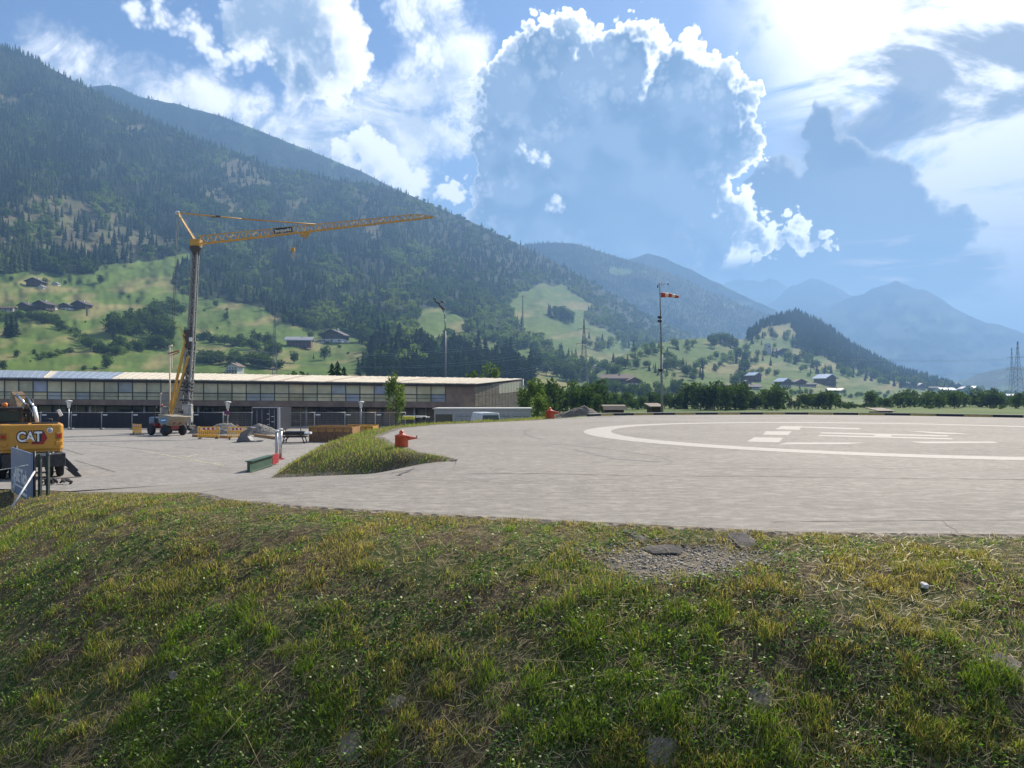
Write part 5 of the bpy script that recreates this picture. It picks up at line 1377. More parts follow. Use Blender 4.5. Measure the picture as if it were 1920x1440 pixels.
for sx in (-1, 1):
    mb = MB(); mb.box((sx * 0.69, -0.03, 1.3), (1.34, 0.06, 2.3)); d_ = mb.build('door', M_CONT, ct)
    for k in (-0.3, 0.25):
        mb = MB(); mb.tube((sx * 0.69 + k, -0.09, 0.2), (sx * 0.69 + k, -0.09, 2.4), 0.025, n=6); mb.build('lock_rod', M_GALV, d_)
    mb = MB(); mb.bar((sx * 1.42, -0.04, 0), (sx * 1.42, -0.04, 2.62), 0.12 if sx < 0 else 0.26); mb.build('corner_post', M_CONT if sx < 0 else M_GALV, ct)
mb = MB(); mb.box((0, -0.04, 2.62), (2.95, 0.14, 0.12)); mb.build('top_rail', M_GALV, ct)
for k in range(5): mb = MB(); mb.box((0.25 + 0.5 * (k % 2), -0.075, 1.9 - 0.3 * k), (0.3, 0.01, 0.06)); mb.build('marking', M_TAGW, ct)
M_OCH = mat('skip_ochre', (0.36, 0.19, 0.05), 0.6, var=0.2, dirt=((0.20, 0.10, 0.05), 0.7))
M_RUST = mat('skip_rust', (0.20, 0.11, 0.06), 0.8, var=0.3)
def skip(px0, px1, ytop, Y, rz, label, m, L=4.2):
    a, b = P(px0, 800, Y), P(px1, 800, Y); z0 = float(zyard(Y)); hh = zpx(ytop, Y) - z0; wv = b.x - a.x
    t = empty('steel_skip', ((a.x + b.x) / 2, Y, z0), rz, label, 'skip')
    for (c, s, nm) in (((0, 0, hh / 2), (wv, 0.08, hh), 'side'), ((0, 2.0, hh / 2), (wv, 0.08, hh), 'side'), ((-wv / 2 + .04, 1.0, hh / 2), (0.08, 1.92, hh), 'end'), ((wv / 2 - .04, 1.0, hh / 2), (0.08, 1.92, hh), 'end'), ((0, 1.0, 0.1), (wv - .2, 1.9, 0.1), 'floor')):
        mb = MB(); mb.box(c, s); mb.build(nm, M_RUST if nm in ('side', 'floor') else m, t)
    mb = MB()
    for i in range(6): mb.bar((-wv / 2 + 0.1 + (wv - .2) * i / 5, -0.08, 0.1), (-wv / 2 + 0.1 + (wv - .2) * i / 5, -0.08, hh), 0.1, 0.08)
    mb.build('rib', M_RUST, t)
    mb = MB(); mb.bar((-wv / 2, -0.06, hh), (wv / 2, -0.06, hh), 0.16, 0.14); mb.bar((-wv / 2, 2.05, hh), (wv / 2, 2.05, hh), 0.14, 0.14); mb.bar((-wv / 2, -0.06, hh - 0.25), (wv / 2, -0.06, hh - 0.25), 0.05, 0.3); mb.build('rim', m, t)
skip(578, 662, 800.5, 60, -0.10, 'open ochre steel skip with rusty sides left of the grass mound', M_OCH)
skip(640, 700, 799, 66, -0.05, 'second yellow skip just showing behind the mound crest', mat('skip_yellow', (0.55, 0.30, 0.04), 0.5))
p = PYD(550, 832)
fr = empty('material_rack', (p.x, p.y, float(zyard(p.y))), 0.05, 'low steel rack with a black covered load and upright stakes', 'rack')
mb = MB()
for x in (-0.8, 0.8):
    for y in (0, 1.0): mb.bar((x, y, 0), (x * 0.8, y, 0.55), 0.07)
mb.bar((-1.0, 0, 0.08), (1.0, 0, 0.08), 0.06); mb.bar((-1.0, 0, 0.5), (0.9, 0, 0.5), 0.08); mb.bar((-1.0, 1.0, 0.5), (0.9, 1.0, 0.5), 0.08); mb.bar((-0.8, 0, 0.1), (-0.3, 0, 0.5), 0.06); mb.build('frame', M_BLK, fr)
vs, fs = rock(0.5, 4, (2.0, 1.1, 0.42), 2); mb = MB(); mb.add([Vector(v) + Vector((0, 0.5, 0.75)) for v in vs], fs, True); mb.build('covered_load', mat('black_tarpaulin', (0.012, 0.013, 0.018), 0.4), fr)
for x in (-0.75, -0.55, 0.55): mb = MB(); mb.bar((x, 0.0, 0.5), (x, 0.0, 1.15), 0.05); mb.build('stake', M_BLK, fr)
mb = MB(); mb.bbox((1.0, 0.4, 0.78), (0.5, 0.5, 0.16), 0.05); mb.build('hitch', M_WHT, fr)
gb = empty('barrier_beam', (0, 0, 0), 0, 'dark green steel beam with a red end lying by the mound foot', 'beam')
a, b = PYD(466, 886), PYD(520, 870)
gb.location = (a.x, a.y, float(zyard(a.y))); d_ = (b - a); d_.z = 0; gb.rotation_euler = (0, 0, math.atan2(d_.y, d_.x)); L = d_.length
M_GRN = mat('beam_green', (0.035, 0.085, 0.055), 0.5)
mb = MB(); mb.box((L * .38, 0, 0.24), (L * .76, 0.12, 0.44)); mb.box((L * .38, 0, 0.47), (L * .76, 0.30, 0.03)); mb.box((L * .38, 0, 0.02), (L * .76, 0.30, 0.03)); mb.build('beam', M_GRN, gb)
mb = MB(); mb.box((L * .88, 0, 0.24), (L * .23, 0.14, 0.46)); mb.build('red_end', mat('beam_red', (0.34, 0.02, 0.025), 0.5), gb)
for k, (x, y0, y1, r, lb) in enumerate(((518.5, 806, 862, 0.075, 'left and shorter of two silver posts by the green beam'), (526, 803, 861, 0.085, 'right and taller of two silver posts by the green beam'))):
    p = PYD(x, y1); z0 = float(zyard(p.y)); t = empty('silver_post', (p.x, p.y, z0), 0, lb, 'post'); hh = zpx(y0, p.y) - z0
    mb = MB(); mb.tube((0, 0, 0), (0, 0, hh - 0.1), r, n=12); mb.build('tube', M_GALV if k == 0 else mat('bright_steel', (0.62, 0.63, 0.64), 0.35, 0.6), t)
    mb = MB(); mb.lathe([(r + 0.05, hh - 0.1), (r + 0.05, hh - 0.03), (0.03, hh)], 12); mb.build('cap', M_TAGW, t)
    mb = MB(); mb.bbox((0, 0, 0.03), (0.34, 0.34, 0.06), 0.01); mb.build('base_plate', mat('beam_red', (0, 0, 0)), t)
yt = empty('yellow_trough', (P(768, 790, 58).x, 58, -0.15), 0, 'flat yellow trough with white rods on the grass behind the mound', 'trough')
mb = MB(); mb.bbox((-0.1, 0, 0.15), (0.9, 0.5, 0.22), 0.04); mb.build('tub', mat('trough_yellow', (0.55, 0.50, 0.03), 0.5), yt)
mb = MB(); mb.tube((-0.5, 0, 0.32), (1.3, 0.1, 0.28), 0.03, n=6); mb.tube((0.4, 0.1, 0.22), (1.5, 0.2, 0.2), 0.04, n=6); mb.build('rod', M_TAGW, yt)
mb = MB(); mb.bar((1.1, 0.1, 0.0), (1.1, 0.1, 0.24), 0.2, 0.08); mb.build('leg', M_BLK, yt)

# ------------------------------------------------------------------ orange marker cans
M_ORG = mat('marker_orange', (0.62, 0.10, 0.04), 0.45, var=0.15, scale=5, dirt=((0.35, 0.05, 0.03), 0.5))
def marker(x, y, sc, rz, label):
    p = PZ(x, y, 0.0); t = empty('marker_can', (p.x, p.y, 0.0), rz, label, 'marker')
    mb = MB(); mb.lathe([(0.235, 0.03), (0.245, 0.05), (0.235, 0.40), (0.255, 0.405), (0.255, 0.43), (0.225, 0.435)], 24); mb.build('can', M_ORG, t)
    mb = MB(); mb.lathe([(0.225, 0.436), (0.13, 0.47), (0.085, 0.48), (0.085, 0.56), (0.05, 0.60), (0.012, 0.625)], 20); mb.build('lid', M_ORG, t)
    mb = MB(); mb.lathe([(0.08, 0.20), (0.07, 0.30), (0.02, 0.58), (0.008, 0.60)], 14, (0, 0, 0.33), 'X'); mb.build('side_cone', M_ORG, t)
    mb = MB(); mb.bar((0.53, 0, 0.34), (0.56, 0, 0.43), 0.03); mb.build('tip_fin', M_BLK, t)
    for a in (0.6, 2.7, 4.8): mb = MB(); mb.bar((0.22 * math.cos(a), 0.22 * math.sin(a), 0.0), (0.20 * math.cos(a), 0.20 * math.sin(a), 0.12), 0.05); mb.build('foot', M_BLK, t)
    t.scale = (sc, sc, sc); return t
marker(753, 838.5, 0.88, 0.0, 'orange red steel marker can with side cone on the mound by the pad edge')
marker(1031, 785, 1.35, -0.3, 'orange red marker can at the far rim beside the earth heap')

# ------------------------------------------------------------------ windsock mast
WY = 74.0; wb = P(1242, 772, WY)
ws = empty('windsock_mast', (wb.x, WY, -1.6), 0, 'tall slim mast with red and white windsock behind the helipad', 'windsock')
def WS(x, y): return P(x, y, WY) - Vector((wb.x, WY, -1.6))
mb = MB(); mb.tube((0, 0, 0), WS(1240, 665), 0.13, 0.11, 10); mb.tube(WS(1240, 665), WS(1238.5, 595), 0.09, 0.08, 10); mb.tube(WS(1238.5, 595), WS(1237, 532), 0.055, 0.045, 8); mb.build('pole', mat('mast_grey', (0.22, 0.22, 0.21), 0.5, 0.3), ws)
for y_ in (694, 602, 595): mb = MB(); q = WS(1240 - (700 - y_) * .02, y_); mb.lathe([(0.13, -0.12), (0.16, 0), (0.13, 0.12)], 10, q); mb.bbox(q + Vector((-0.16, -0.1, 0)), (0.2, 0.2, 0.22), 0.03); mb.build('collar', M_BLK, ws)
q0 = WS(1238, 553)
for i in range(5):
    r0, r1 = 0.25 - 0.022 * i, 0.25 - 0.022 * (i + 1); x0, x1 = 0.12 + 0.325 * i, 0.12 + 0.325 * (i + 1)
    mb = MB(); mb.lathe([(r0, x0), (r1 * 1.02, (x0 + x1) / 2), (r1, x1)], 16, q0 + Vector((0, 0, -0.01 * i * i)), 'X', jit=0.03); mb.build('sock_band', mat('sock_red', (0.50, 0.035, 0.015), 0.7) if i % 2 == 0 else mat('sock_white', (0.75, 0.60, 0.42), 0.7), ws)
mb = MB(); mb.path([q0 + Vector((0.12, 0.25 * math.cos(a), 0.25 * math.sin(a))) for a in np.linspace(0, 6.28, 13)], 0.015, 5); mb.tube(q0 + Vector((0, 0, 0)), q0 + Vector((0.12, 0, 0.25)), 0.015, n=5); mb.build('hoop', M_BLK, ws)
mb = MB(); q1 = WS(1237, 532); mb.tube(q1 + Vector((-0.25, 0, -0.15)), q1 + Vector((0.85, 0, 0.05)), 0.02, n=5); mb.tube(q1 + Vector((-0.2, 0, -0.15)), q1 + Vector((-0.2, 0, -0.4)), 0.05, n=6); mb.tube(q1 + Vector((0.8, 0, 0)), q1 + Vector((0.8, 0, -0.1)), 0.07, n=6); mb.build('wind_vane', M_BLK, ws)
mb = MB(); mb.lathe([(0.08, 0), (0.09, 0.1), (0.07, 0.22), (0.02, 0.26)], 10, q1); mb.build('top_light', M_TAGW, ws)

# huts and posts on the field
M_WOODD = mat('dark_weathered_wood', (0.06, 0.045, 0.035), 0.85, var=0.35, scale=2)
M_RUSTR = mat('shingle_brown', (0.15, 0.115, 0.09), 0.85, var=0.3, scale=2)
def hut(px0, px1, ytop, ybase, Y, label, roofdrop=0.3, mono=False):
    a, b = P(px0, ybase, Y), P(px1, ybase, Y); z0 = -2.45; hh = zpx(ytop, Y) - z0; wv = b.x - a.x
    t = empty('field_hut', ((a.x + b.x) / 2, Y, z0), 0.04, label, 'hut')
    for k in range(9):
        mb = MB(); mb.box((-wv / 2 + wv * (k + 0.5) / 9, 0, (hh - 0.35) / 2), (wv / 9 - 0.02, 0.06, hh - 0.35)); mb.build('plank', M_WOODD, t)
    mb = MB(); mb.box((0, 1.3, (hh - 0.4) / 2), (wv - 0.08, 2.5, hh - 0.4)); mb.build('core', M_WOODD, t)
    if mono: pr = [(-0.3, hh - 0.35), (-0.3, hh - 0.27), (2.8, hh + 0.05), (2.8, hh - 0.05)]
    else: pr = [(-0.35, hh - 0.45), (0.2, hh - 0.05), (1.2, hh + 0.05), (2.4, hh - 0.1), (2.9, hh - 0.45), (2.3, hh - 0.22), (1.2, hh - 0.08), (0.2, hh - 0.17)]
    mb = MB(); mb.prism(pr, -wv / 2 - 0.25, wv / 2 + 0.25, 'YZ'); mb.build('roof', M_RUSTR, t)
    return t
hut(1135, 1170, 760, 777, 76, 'dark wooden hut with brown rounded roof behind the helipad rim')
hut(1222, 1241, 757, 774, 80, 'small dark shed at the foot of the windsock mast', mono=True)
hut(1648, 1674, 766, 776.5, 95, 'small grey lean-to shed alone on the green field', mono=True)
rp_ = random.Random(2)
for k in range(11):
    x = 1255 + k * 27 + rp_.uniform(-4, 4); p = P(x, 775, 82)
    mb = MB(); mb.tube((0, 0, 0), (0, 0, 1.25), 0.045, 0.04, 6); o = mb.build('fence_post', M_WOODD); o.location = (p.x, 82, -1.55)
    tag(o, 'thin dark field fence post behind the kerb, right of the windsock mast', 'post', 'field fence posts')
# ------------------------------------------------------------------ trees that can be told apart
M_BARK = mat('bark', (0.085, 0.065, 0.05), 0.9, var=0.3, scale=3)
LEAFM = {'broad': leaf_mat('leaf_broad', (0.034, 0.066, 0.017), (0.080, 0.120, 0.034), 0.30, 'tint', True),
         'conifer': leaf_mat('leaf_conifer', (0.014, 0.030, 0.014), (0.034, 0.058, 0.022), 0.15, 'tint', True),
         'grove': leaf_mat('leaf_backlit_grove', (0.011, 0.024, 0.011), (0.030, 0.052, 0.018), 0.12, 'tint', True),  # knoll wood against the light: its shade is put into the leaf colour
         'birch': leaf_mat('leaf_birch', (0.07, 0.12, 0.03), (0.15, 0.20, 0.06), 0.40, 'tint', True)}
def crown_mesh(name, seed, n, lobes, shape, zc, size, lob_r=0.55, inner=(0.30, 0.55)):
    r = np.random.default_rng(seed)
    lob = r.normal(size=(lobes, 3)); lob /= np.linalg.norm(lob, axis=1)[:, None]; lob *= lob_r * r.uniform(0.5, 1.1, (lobes, 1))
    k = r.integers(0, lobes, n)
    d = r.normal(size=(n, 3)); d /= np.linalg.norm(d, axis=1)[:, None]
    c = (lob[k] + d * r.uniform(inner[0], inner[1], (n, 1))) * np.array(shape) + np.array((0, 0, zc))
    u = r.normal(size=(n, 3)); u /= np.linalg.norm(u, axis=1)[:, None]
    v = np.cross(u, r.normal(size=(n, 3))); v /= np.linalg.norm(v, axis=1)[:, None]
    s = size * r.uniform(0.6, 1.3, (n, 1))
    V = np.stack([c + u * s, c + v * s * 0.7, c - u * s, c - v * s * 0.7], 1).reshape(-1, 3)
    tint = np.repeat(np.clip(r.uniform(0, 1, lobes)[k] * 0.6 + r.uniform(0, 0.4, n), 0, 1), 4)
    return np_mesh(name, V, np.arange(4 * n).reshape(n, 4), False, {'tint': ('FLOAT', tint)})
def spruce_mesh(name, seed, tiers=15):
    r = np.random.default_rng(seed); V, T, A = [], [], []
    for k in range(tiers):
        z = 0.06 + 0.92 * k / tiers; rad = (0.20 * (1 - k / tiers) ** 0.8 + 0.012); n = int(9 - 4 * k / tiers)
        a0 = r.uniform(0, 6.28)
        for i in range(n):
            a = a0 + 6.283 * i / n + r.uniform(-.3, .3); q = rad * r.uniform(0.65, 1.2); wv = q * r.uniform(0.45, 0.7)
            ca, sa = math.cos(a), math.sin(a); b = len(V); zz = z + r.uniform(-.01, .01); dr = r.uniform(0.02, 0.07)
            V += [(0, 0, zz + 0.055), (ca * q * .6 - sa * wv * .6, sa * q * .6 + ca * wv * .6, zz - dr * .4), (ca * q, sa * q, zz - dr), (ca * q * .6 + sa * wv * .6, sa * q * .6 - ca * wv * .6, zz - dr * .4)]
            A += [r.uniform(0, 1)] * 4; T.append((b, b + 1, b + 2, b + 3))
    return np_mesh(name, np.array(V), np.array(T), False, {'tint': ('FLOAT', A)})
def trunk_mesh(name, seed, top=0.7, limbs=5, rad=0.022):
    r = random.Random(seed); mb = MB(); mb.tube((0, 0, -0.03), (r.uniform(-.01, .01), 0, top * .5), rad, rad * .7, 6, False); mb.tube((0, 0, top * .5), (r.uniform(-.02, .02), r.uniform(-.02, .02), top), rad * .7, rad * .2, 6, False)
    for i in range(limbs):
        z = top * r.uniform(0.35, 0.8); a = r.uniform(0, 6.28); L = r.uniform(0.12, 0.24); mb.tube((0, 0, z), (L * math.cos(a), L * math.sin(a), z + L * 0.8), rad * .45, rad * .12, 5, False)
    me_ = bpy.data.meshes.new(name); me_.from_pydata(mb.v, [], mb.f); me_.update(); return me_
CROWN = {'broad': [crown_mesh('crown', 100 + i, 620, 13, (0.42, 0.42, 0.50), 0.49, 0.050) for i in range(5)],
         'tall': [crown_mesh('crown', 120 + i, 560, 14, (0.24, 0.24, 0.54), 0.47, 0.040) for i in range(4)],
         'bush': [crown_mesh('crown', 140 + i, 380, 10, (0.55, 0.50, 0.42), 0.42, 0.065) for i in range(4)],
         'birch': [crown_mesh('crown', 160 + i, 1500, 26, (0.17, 0.17, 0.42), 0.58, 0.017, 0.75, (0.10, 0.36)) for i in range(3)],
         'conifer': [spruce_mesh('crown', 180 + i) for i in range(5)]}
TRUNK = {'broad': trunk_mesh('trunk', 1), 'tall': trunk_mesh('trunk', 2, 0.8, 6, 0.014), 'bush': trunk_mesh('trunk', 3, 0.5, 5, 0.02), 'birch': trunk_mesh('trunk', 4, 0.92, 9, 0.010), 'conifer': trunk_mesh('trunk', 5, 0.9, 0, 0.014)}
TNAME = {'broad': 'broadleaf_tree', 'tall': 'slender_tree', 'bush': 'shrub', 'birch': 'birch_tree', 'conifer': 'spruce_tree'}
rt = random.Random(17)
PENDING = []
def tree(kind, pos, h, label, group=None, wide=1.0, now=False):
    if kind == 'broad' and group is not None and not now:
        PENDING.append((h / pos[1], Vector(pos), h, label, group, wide)); return None
    t = empty(TNAME[kind], pos, rt.uniform(0, 6.28), label, 'shrub' if kind == 'bush' else 'tree', group)
    for nm, me_, m_ in (('crown', rt.choice(CROWN[kind]), LEAFM['conifer' if kind == 'conifer' else 'birch' if kind == 'birch' else 'broad']), ('trunk', TRUNK[kind], M_BARK)):
        o_ = link(nm, me_, m_, t)
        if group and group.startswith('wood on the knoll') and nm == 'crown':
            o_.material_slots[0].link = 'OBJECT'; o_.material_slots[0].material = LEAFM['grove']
        o_.scale = (h * wide, h * wide, h)
    return t
def on(layer, x, y): return Vector(layer.pos(np.array([float(x)]), np.array([float(y)]))[0])
def hill_tree(kind, layer, x, y, hpx, label, group=None, wide=1.0):
    p = on(layer, x, y); p.z -= 0.4; return tree(kind, p, hpx / F * p.y, label, group, wide)
def flat_tree(kind, x, ytop, Y, label, group=None, wide=1.0, z0=-2.4):
    p = P(x, 770, Y); return tree(kind, Vector((p.x, Y, z0)), zpx(ytop, Y) - z0, label, group, wide)
# near ones
flat_tree('birch', 742, 686, 84, 'slim young birch in front of the long building', None, 1.0, -2.2)
flat_tree('birch', 993, 701, 108, 'bushy birch just right of the building corner', None, 1.7, -2.4)
flat_tree('birch', 1008, 735, 96, 'low leafy birch beside the earth heap', None, 1.9, -2.4)
flat_tree('birch', 984, 722, 122, 'birch half hidden behind the building corner post', None, 1.6, -2.4)
flat_tree('birch', 917, 672, 150, 'light green pointed birch rising behind the roof end', None, 1.3, -2.4)
flat_tree('broad', 893, 690, 165, 'rounded tree behind the roof left of the pointed birch', None, 1.0, -2.4)
for x, yt, lb in ((622, 677, 'tallest of three dark conifers behind the roof'), (633, 673, 'middle of three dark conifers behind the roof'), (645, 684, 'smallest of three dark conifers behind the roof')):
    flat_tree('conifer', x, yt, 185, lb, None, 1.6)
flat_tree('bush', 113, 686, 190, 'reddish shrub showing above the roof left part', None, 1.3); flat_tree('broad', 562, 690, 200, 'small tree showing just above the roof centre', None, 1.0)
flat_tree('bush', 535, 694, 190, 'low shrub above the roof left of centre', None, 1.4)
# rows along the far edge of the field
ROWS = [(1012, 1130, 26, (703, 738), (150, 240), 'tree in the hedge behind the earth heap', 'btt'), (1130, 1205, 9, (732, 750), (230, 260), 'low tree between the hut and the shed', 'bub'), (1200, 1285, 12, (726, 748), (240, 280), 'tree in the row just right of the windsock mast', 'btc'),
        (1286, 1402, 20, (712, 727), (225, 260), 'tall tree in the dense dark clump right of the windsock', 'tbt'), (1402, 1428, 4, (736, 748), (240, 260), 'small tree right of the dense dark clump', 'ub'), (1432, 1464, 6, (703, 730), (230, 260), 'tree in the tall pair left of the red roofed houses', 'tb'),
        (1466, 1500, 4, (742, 750), (240, 260), 'thin young tree on the field edge below the village', 't'), (1503, 1572, 9, (728, 744), (240, 270), 'tree in the bushy clump below the village houses', 'btb'), (1572, 1640, 9, (750, 759), (260, 290), 'low shrub along the far edge of the field', 'u'),
        (1628, 1925, 46, (722, 746), (260, 330), 'tree in the long row along the right of the field', 'btbtu')]
for (x0, x1, n, yt, YY, lb, ks) in ROWS:
    for i in range(n):
        k = {'b': 'broad', 't': 'tall', 'u': 'bush', 'c': 'conifer'}[ks[i % len(ks)]]
        flat_tree(k, x0 + (x1 - x0) * (i + rt.random()) / n, rt.uniform(*yt), rt.uniform(*YY), lb, 'trees: ' + lb, rt.uniform(1.0, 1.5) if k != 'conifer' else 1.2)
for i in range(70):
    x = rt.uniform(1000, 1920); flat_tree('bush', x, rt.uniform(756, 762), rt.uniform(240, 300), 'low undergrowth shrub at the foot of the field trees', 'undergrowth shrubs', rt.uniform(1.2, 2.0))
# dark wood on the knoll behind the building
WK = [(668, 722), (682, 684), (700, 652), (760, 652), (830, 658), (900, 668), (960, 678), (1004, 696), (1004, 728), (668, 728)]
n = 0
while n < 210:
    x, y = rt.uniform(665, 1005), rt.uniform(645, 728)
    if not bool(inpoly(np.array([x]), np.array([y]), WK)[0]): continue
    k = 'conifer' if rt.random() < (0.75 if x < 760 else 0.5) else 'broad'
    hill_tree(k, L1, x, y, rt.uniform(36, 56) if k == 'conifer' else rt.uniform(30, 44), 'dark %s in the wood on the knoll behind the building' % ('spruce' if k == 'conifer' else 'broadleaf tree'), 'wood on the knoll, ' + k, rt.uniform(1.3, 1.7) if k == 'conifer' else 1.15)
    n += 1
hill_tree('conifer', L1, 712, 664, 58, 'tallest spruce at the left end of the knoll wood', None, 1.25)
hill_tree('conifer', L1, 700, 676, 48, 'second tall spruce at the left end of the knoll wood', None, 1.25)
# hedges and clumps on the meadows (photo lines)
def hedge(layer, pts, n, hpx, kinds, label, jx=5, jy=3):
    pts = np.array(pts, float); d = np.r_[0, np.cumsum(np.hypot(*np.diff(pts, axis=0).T))]
    for i in range(n):
        t = d[-1] * (i + rt.random()) / n; x, y = np.interp(t, d, pts[:, 0]) + rt.uniform(-jx, jx), np.interp(t, d, pts[:, 1]) + rt.uniform(-jy, jy)
        k = {'b': 'broad', 't': 'tall', 'u': 'bush', 'c': 'conifer'}[rt.choice(kinds)]
        hill_tree(k, layer, x, y, rt.uniform(*hpx), label, 'trees: ' + label, rt.uniform(1.0, 1.4))
hedge(L1, [(82, 600), (110, 612), (135, 625), (158, 645), (185, 660), (238, 666)], 30, (14, 24), 'bbu', 'tree in the dark diagonal hedge on the left meadow')
hedge(L1, [(0, 598), (40, 596), (88, 600)], 14, (12, 20), 'bub', 'tree in the row below the dark barns')
hedge(L1, [(12, 628), (22, 630), (30, 627)], 4, (34, 44), 'cc', 'dark spruce at the far left meadow', 4, 2)
hedge(L1, [(65, 674), (90, 671), (132, 662)], 10, (10, 17), 'bub', 'tree in the short dark hedge above the roof')
hedge(L1, [(215, 632), (240, 625), (270, 622), (300, 625), (316, 640)], 26, (32, 50), 'bbct', 'tree in the round dark copse left of the crane', 6, 9)
hedge(L1, [(212, 655), (240, 658), (280, 655), (310, 652)], 18, (20, 30), 'bu', 'paler tree along the lower rim of the round copse', 6, 5)
hedge(L1, [(295, 585), (320, 582), (345, 592)], 9, (18, 26), 'b', 'tree above the round copse left of the crane')
hedge(L1, [(368, 634), (400, 640), (450, 650), (520, 664)], 22, (14, 24), 'bbu', 'tree in the long hedge right of the crane mast')
hedge(L1, [(372, 682), (410, 680), (450, 684), (505, 690), (520, 694)], 24, (20, 32), 'bbu', 'tree in the clump above the roof right of the crane')
hedge(L1, [(470, 640), (500, 645), (525, 668)], 10, (18, 28), 'bt', 'tree around the foot of the radio mast')
hedge(L1, [(575, 640), (600, 630), (640, 632), (690, 650)], 12, (12, 20), 'bbc', 'tree around the dark gabled barn')
hedge(L1, [(900, 640), (960, 650), (1000, 660), (1040, 668), (1080, 676)], 40, (16, 26), 'bbtc', 'tree in the broken wood below the knoll meadow', 8, 10)
hedge(L1, [(1010, 690), (1040, 700), (1080, 712), (1120, 720)], 26, (22, 34), 'bbt', 'tree in the wood above the earth heap', 8, 10)
hedge(L1, [(1028, 592), (1050, 598), (1075, 604)], 12, (18, 26), 'bc', 'tree in the small copse on the steep knoll meadow', 4, 5)
hedge(L3, [(1110, 730), (1150, 738), (1220, 745), (1280, 742)], 26, (18, 32), 'bbt', 'tree below the long brown roofed farm', 8, 6)
hedge(L3, [(1130, 705), (1160, 690), (1200, 690), (1260, 700)], 18, (14, 24), 'bbc', 'tree above the long brown roofed farm', 8, 8)
hedge(L3, [(1250, 668), (1265, 690), (1290, 705), (1320, 714)], 22, (14, 26), 'bbc', 'tree in the strip running down the brown hillside', 6, 6)
hedge(L3, [(1330, 650), (1350, 645), (1375, 650)], 12, (14, 24), 'bc', 'tree in the clump on the hilltop right of the windsock', 6, 5)
hedge(L3, [(1385, 672), (1400, 690), (1390, 715), (1370, 725)], 18, (18, 30), 'bbc', 'tree in the gully left of the church tower', 6, 8)
hedge(L3, [(1385, 712), (1440, 700), (1455, 706)], 10, (12, 18), 'bb', 'tree behind the brown chalet with bright roof', 6, 6)
hedge(L3, [(1450, 668), (1480, 675), (1510, 682), (1530, 690)], 16, (14, 22), 'bbc', 'tree below the church tower', 6, 6)
hedge(L3, [(1490, 700), (1540, 702), (1590, 700), (1640, 706)], 16, (10, 16), 'bbc', 'tree between the village houses', 8, 7)
hedge(L3, [(1620, 712), (1680, 720), (1740, 726), (1790, 734)], 36, (12, 22), 'bbcc', 'tree along the foot of the pointed hill', 8, 6)
hedge(L3, [(1800, 742), (1850, 744), (1920, 748)], 20, (10, 20), 'bbc', 'tree among the bright roofs at far right', 8, 4)
hedge(L3, [(1480, 742), (1560, 744), (1640, 744), (1720, 745)], 26, (8, 14), 'bbu', 'tree between the field row and the village', 8, 6)
for (x, y, h, k, lb) in ((188, 532, 21, 'broad', 'round lone tree standing on the upper left meadow'), (200, 690, 30, 'broad', 'lone ragged tree above the roof left of the crane'), (157, 694, 13, 'bush', 'small shrub above the roof, left of the lone ragged tree'), (178, 694, 11, 'bush', 'smaller shrub just left of the lone ragged tree'), (32, 671, 18, 'broad', 'left of two pale trees low on the left meadow'), (64, 664, 12, 'broad', 'right of two pale trees low on the left meadow'), (5, 694, 24, 'broad', 'dark tree at the left photo edge above the roof'), (405, 577, 17, 'broad', 'lone tree right of the crane mast below the forest'), (424, 598, 15, 'broad', 'lone bush beside the pointed spruce below the forest'), (426, 596, 19, 'conifer', 'small pointed spruce right of the crane mast'), (551, 682, 26, 'broad', 'wide tree on the meadow below the long barn'), (609, 675, 30, 'broad', 'tall dense tree on the meadow below the gabled barn'), (588, 673, 12, 'conifer', 'small cone shaped tree between two meadow trees'), (21, 528, 12, 'broad', 'small tree left of the upper barn'), (84, 536, 18, 'broad', 'dark round tree right of the upper barn'), (122, 534, 10, 'broad', 'small tree far right of the upper barn'), (84, 607, 20, 'broad', 'pale tree at the head of the diagonal hedge')):
    hill_tree(k, L1, x, y, h, lb)
hedge(L3, [(1120, 700), (1180, 672), (1230, 660), (1300, 652)], 26, (12, 20), 'bbbc', 'tree along the upper rim of the hill meadow', 10, 8)
hedge(L3, [(1290, 690), (1340, 684), (1400, 668), (1440, 690)], 24, (12, 20), 'bbbc', 'tree in the belt across the brown hill meadow', 10, 9)
hedge(L3, [(1410, 640), (1440, 628), (1470, 632), (1490, 650)], 18, (12, 18), 'bcc', 'tree around the clearing above the church tower', 8, 6)
hedge(L3, [(1520, 690), (1570, 700), (1620, 704), (1680, 714)], 26, (12, 20), 'bbcc', 'tree below the forest edge of the pointed hill', 10, 7)
hedge(L3, [(1100, 735), (1200, 738), (1300, 735), (1400, 738)], 30, (12, 20), 'bbu', 'tree in the band just behind the field row', 10, 6)
hedge(L1, [(1090, 640), (1140, 650), (1190, 656), (1240, 640)], 30, (14, 22), 'bbc', 'tree in the wood at the foot of the hazy slope', 10, 10)
for i in range(26):
    x, y = rt.uniform(1140, 1500), rt.uniform(645, 735); hill_tree(rt.choice(('broad', 'bush', 'broad', 'conifer')), L3, x, y, rt.uniform(9, 16), 'scattered small tree on the sunlit hill meadows at right', 'scattered meadow trees right')
for i in range(24):
    x, y = rt.uniform(20, 700), rt.uniform(560, 690); hill_tree(rt.choice(('broad', 'bush', 'bush')), L1, x, y, rt.uniform(5, 10), 'scattered small bush on the sunlit left meadows', 'scattered meadow bushes left')

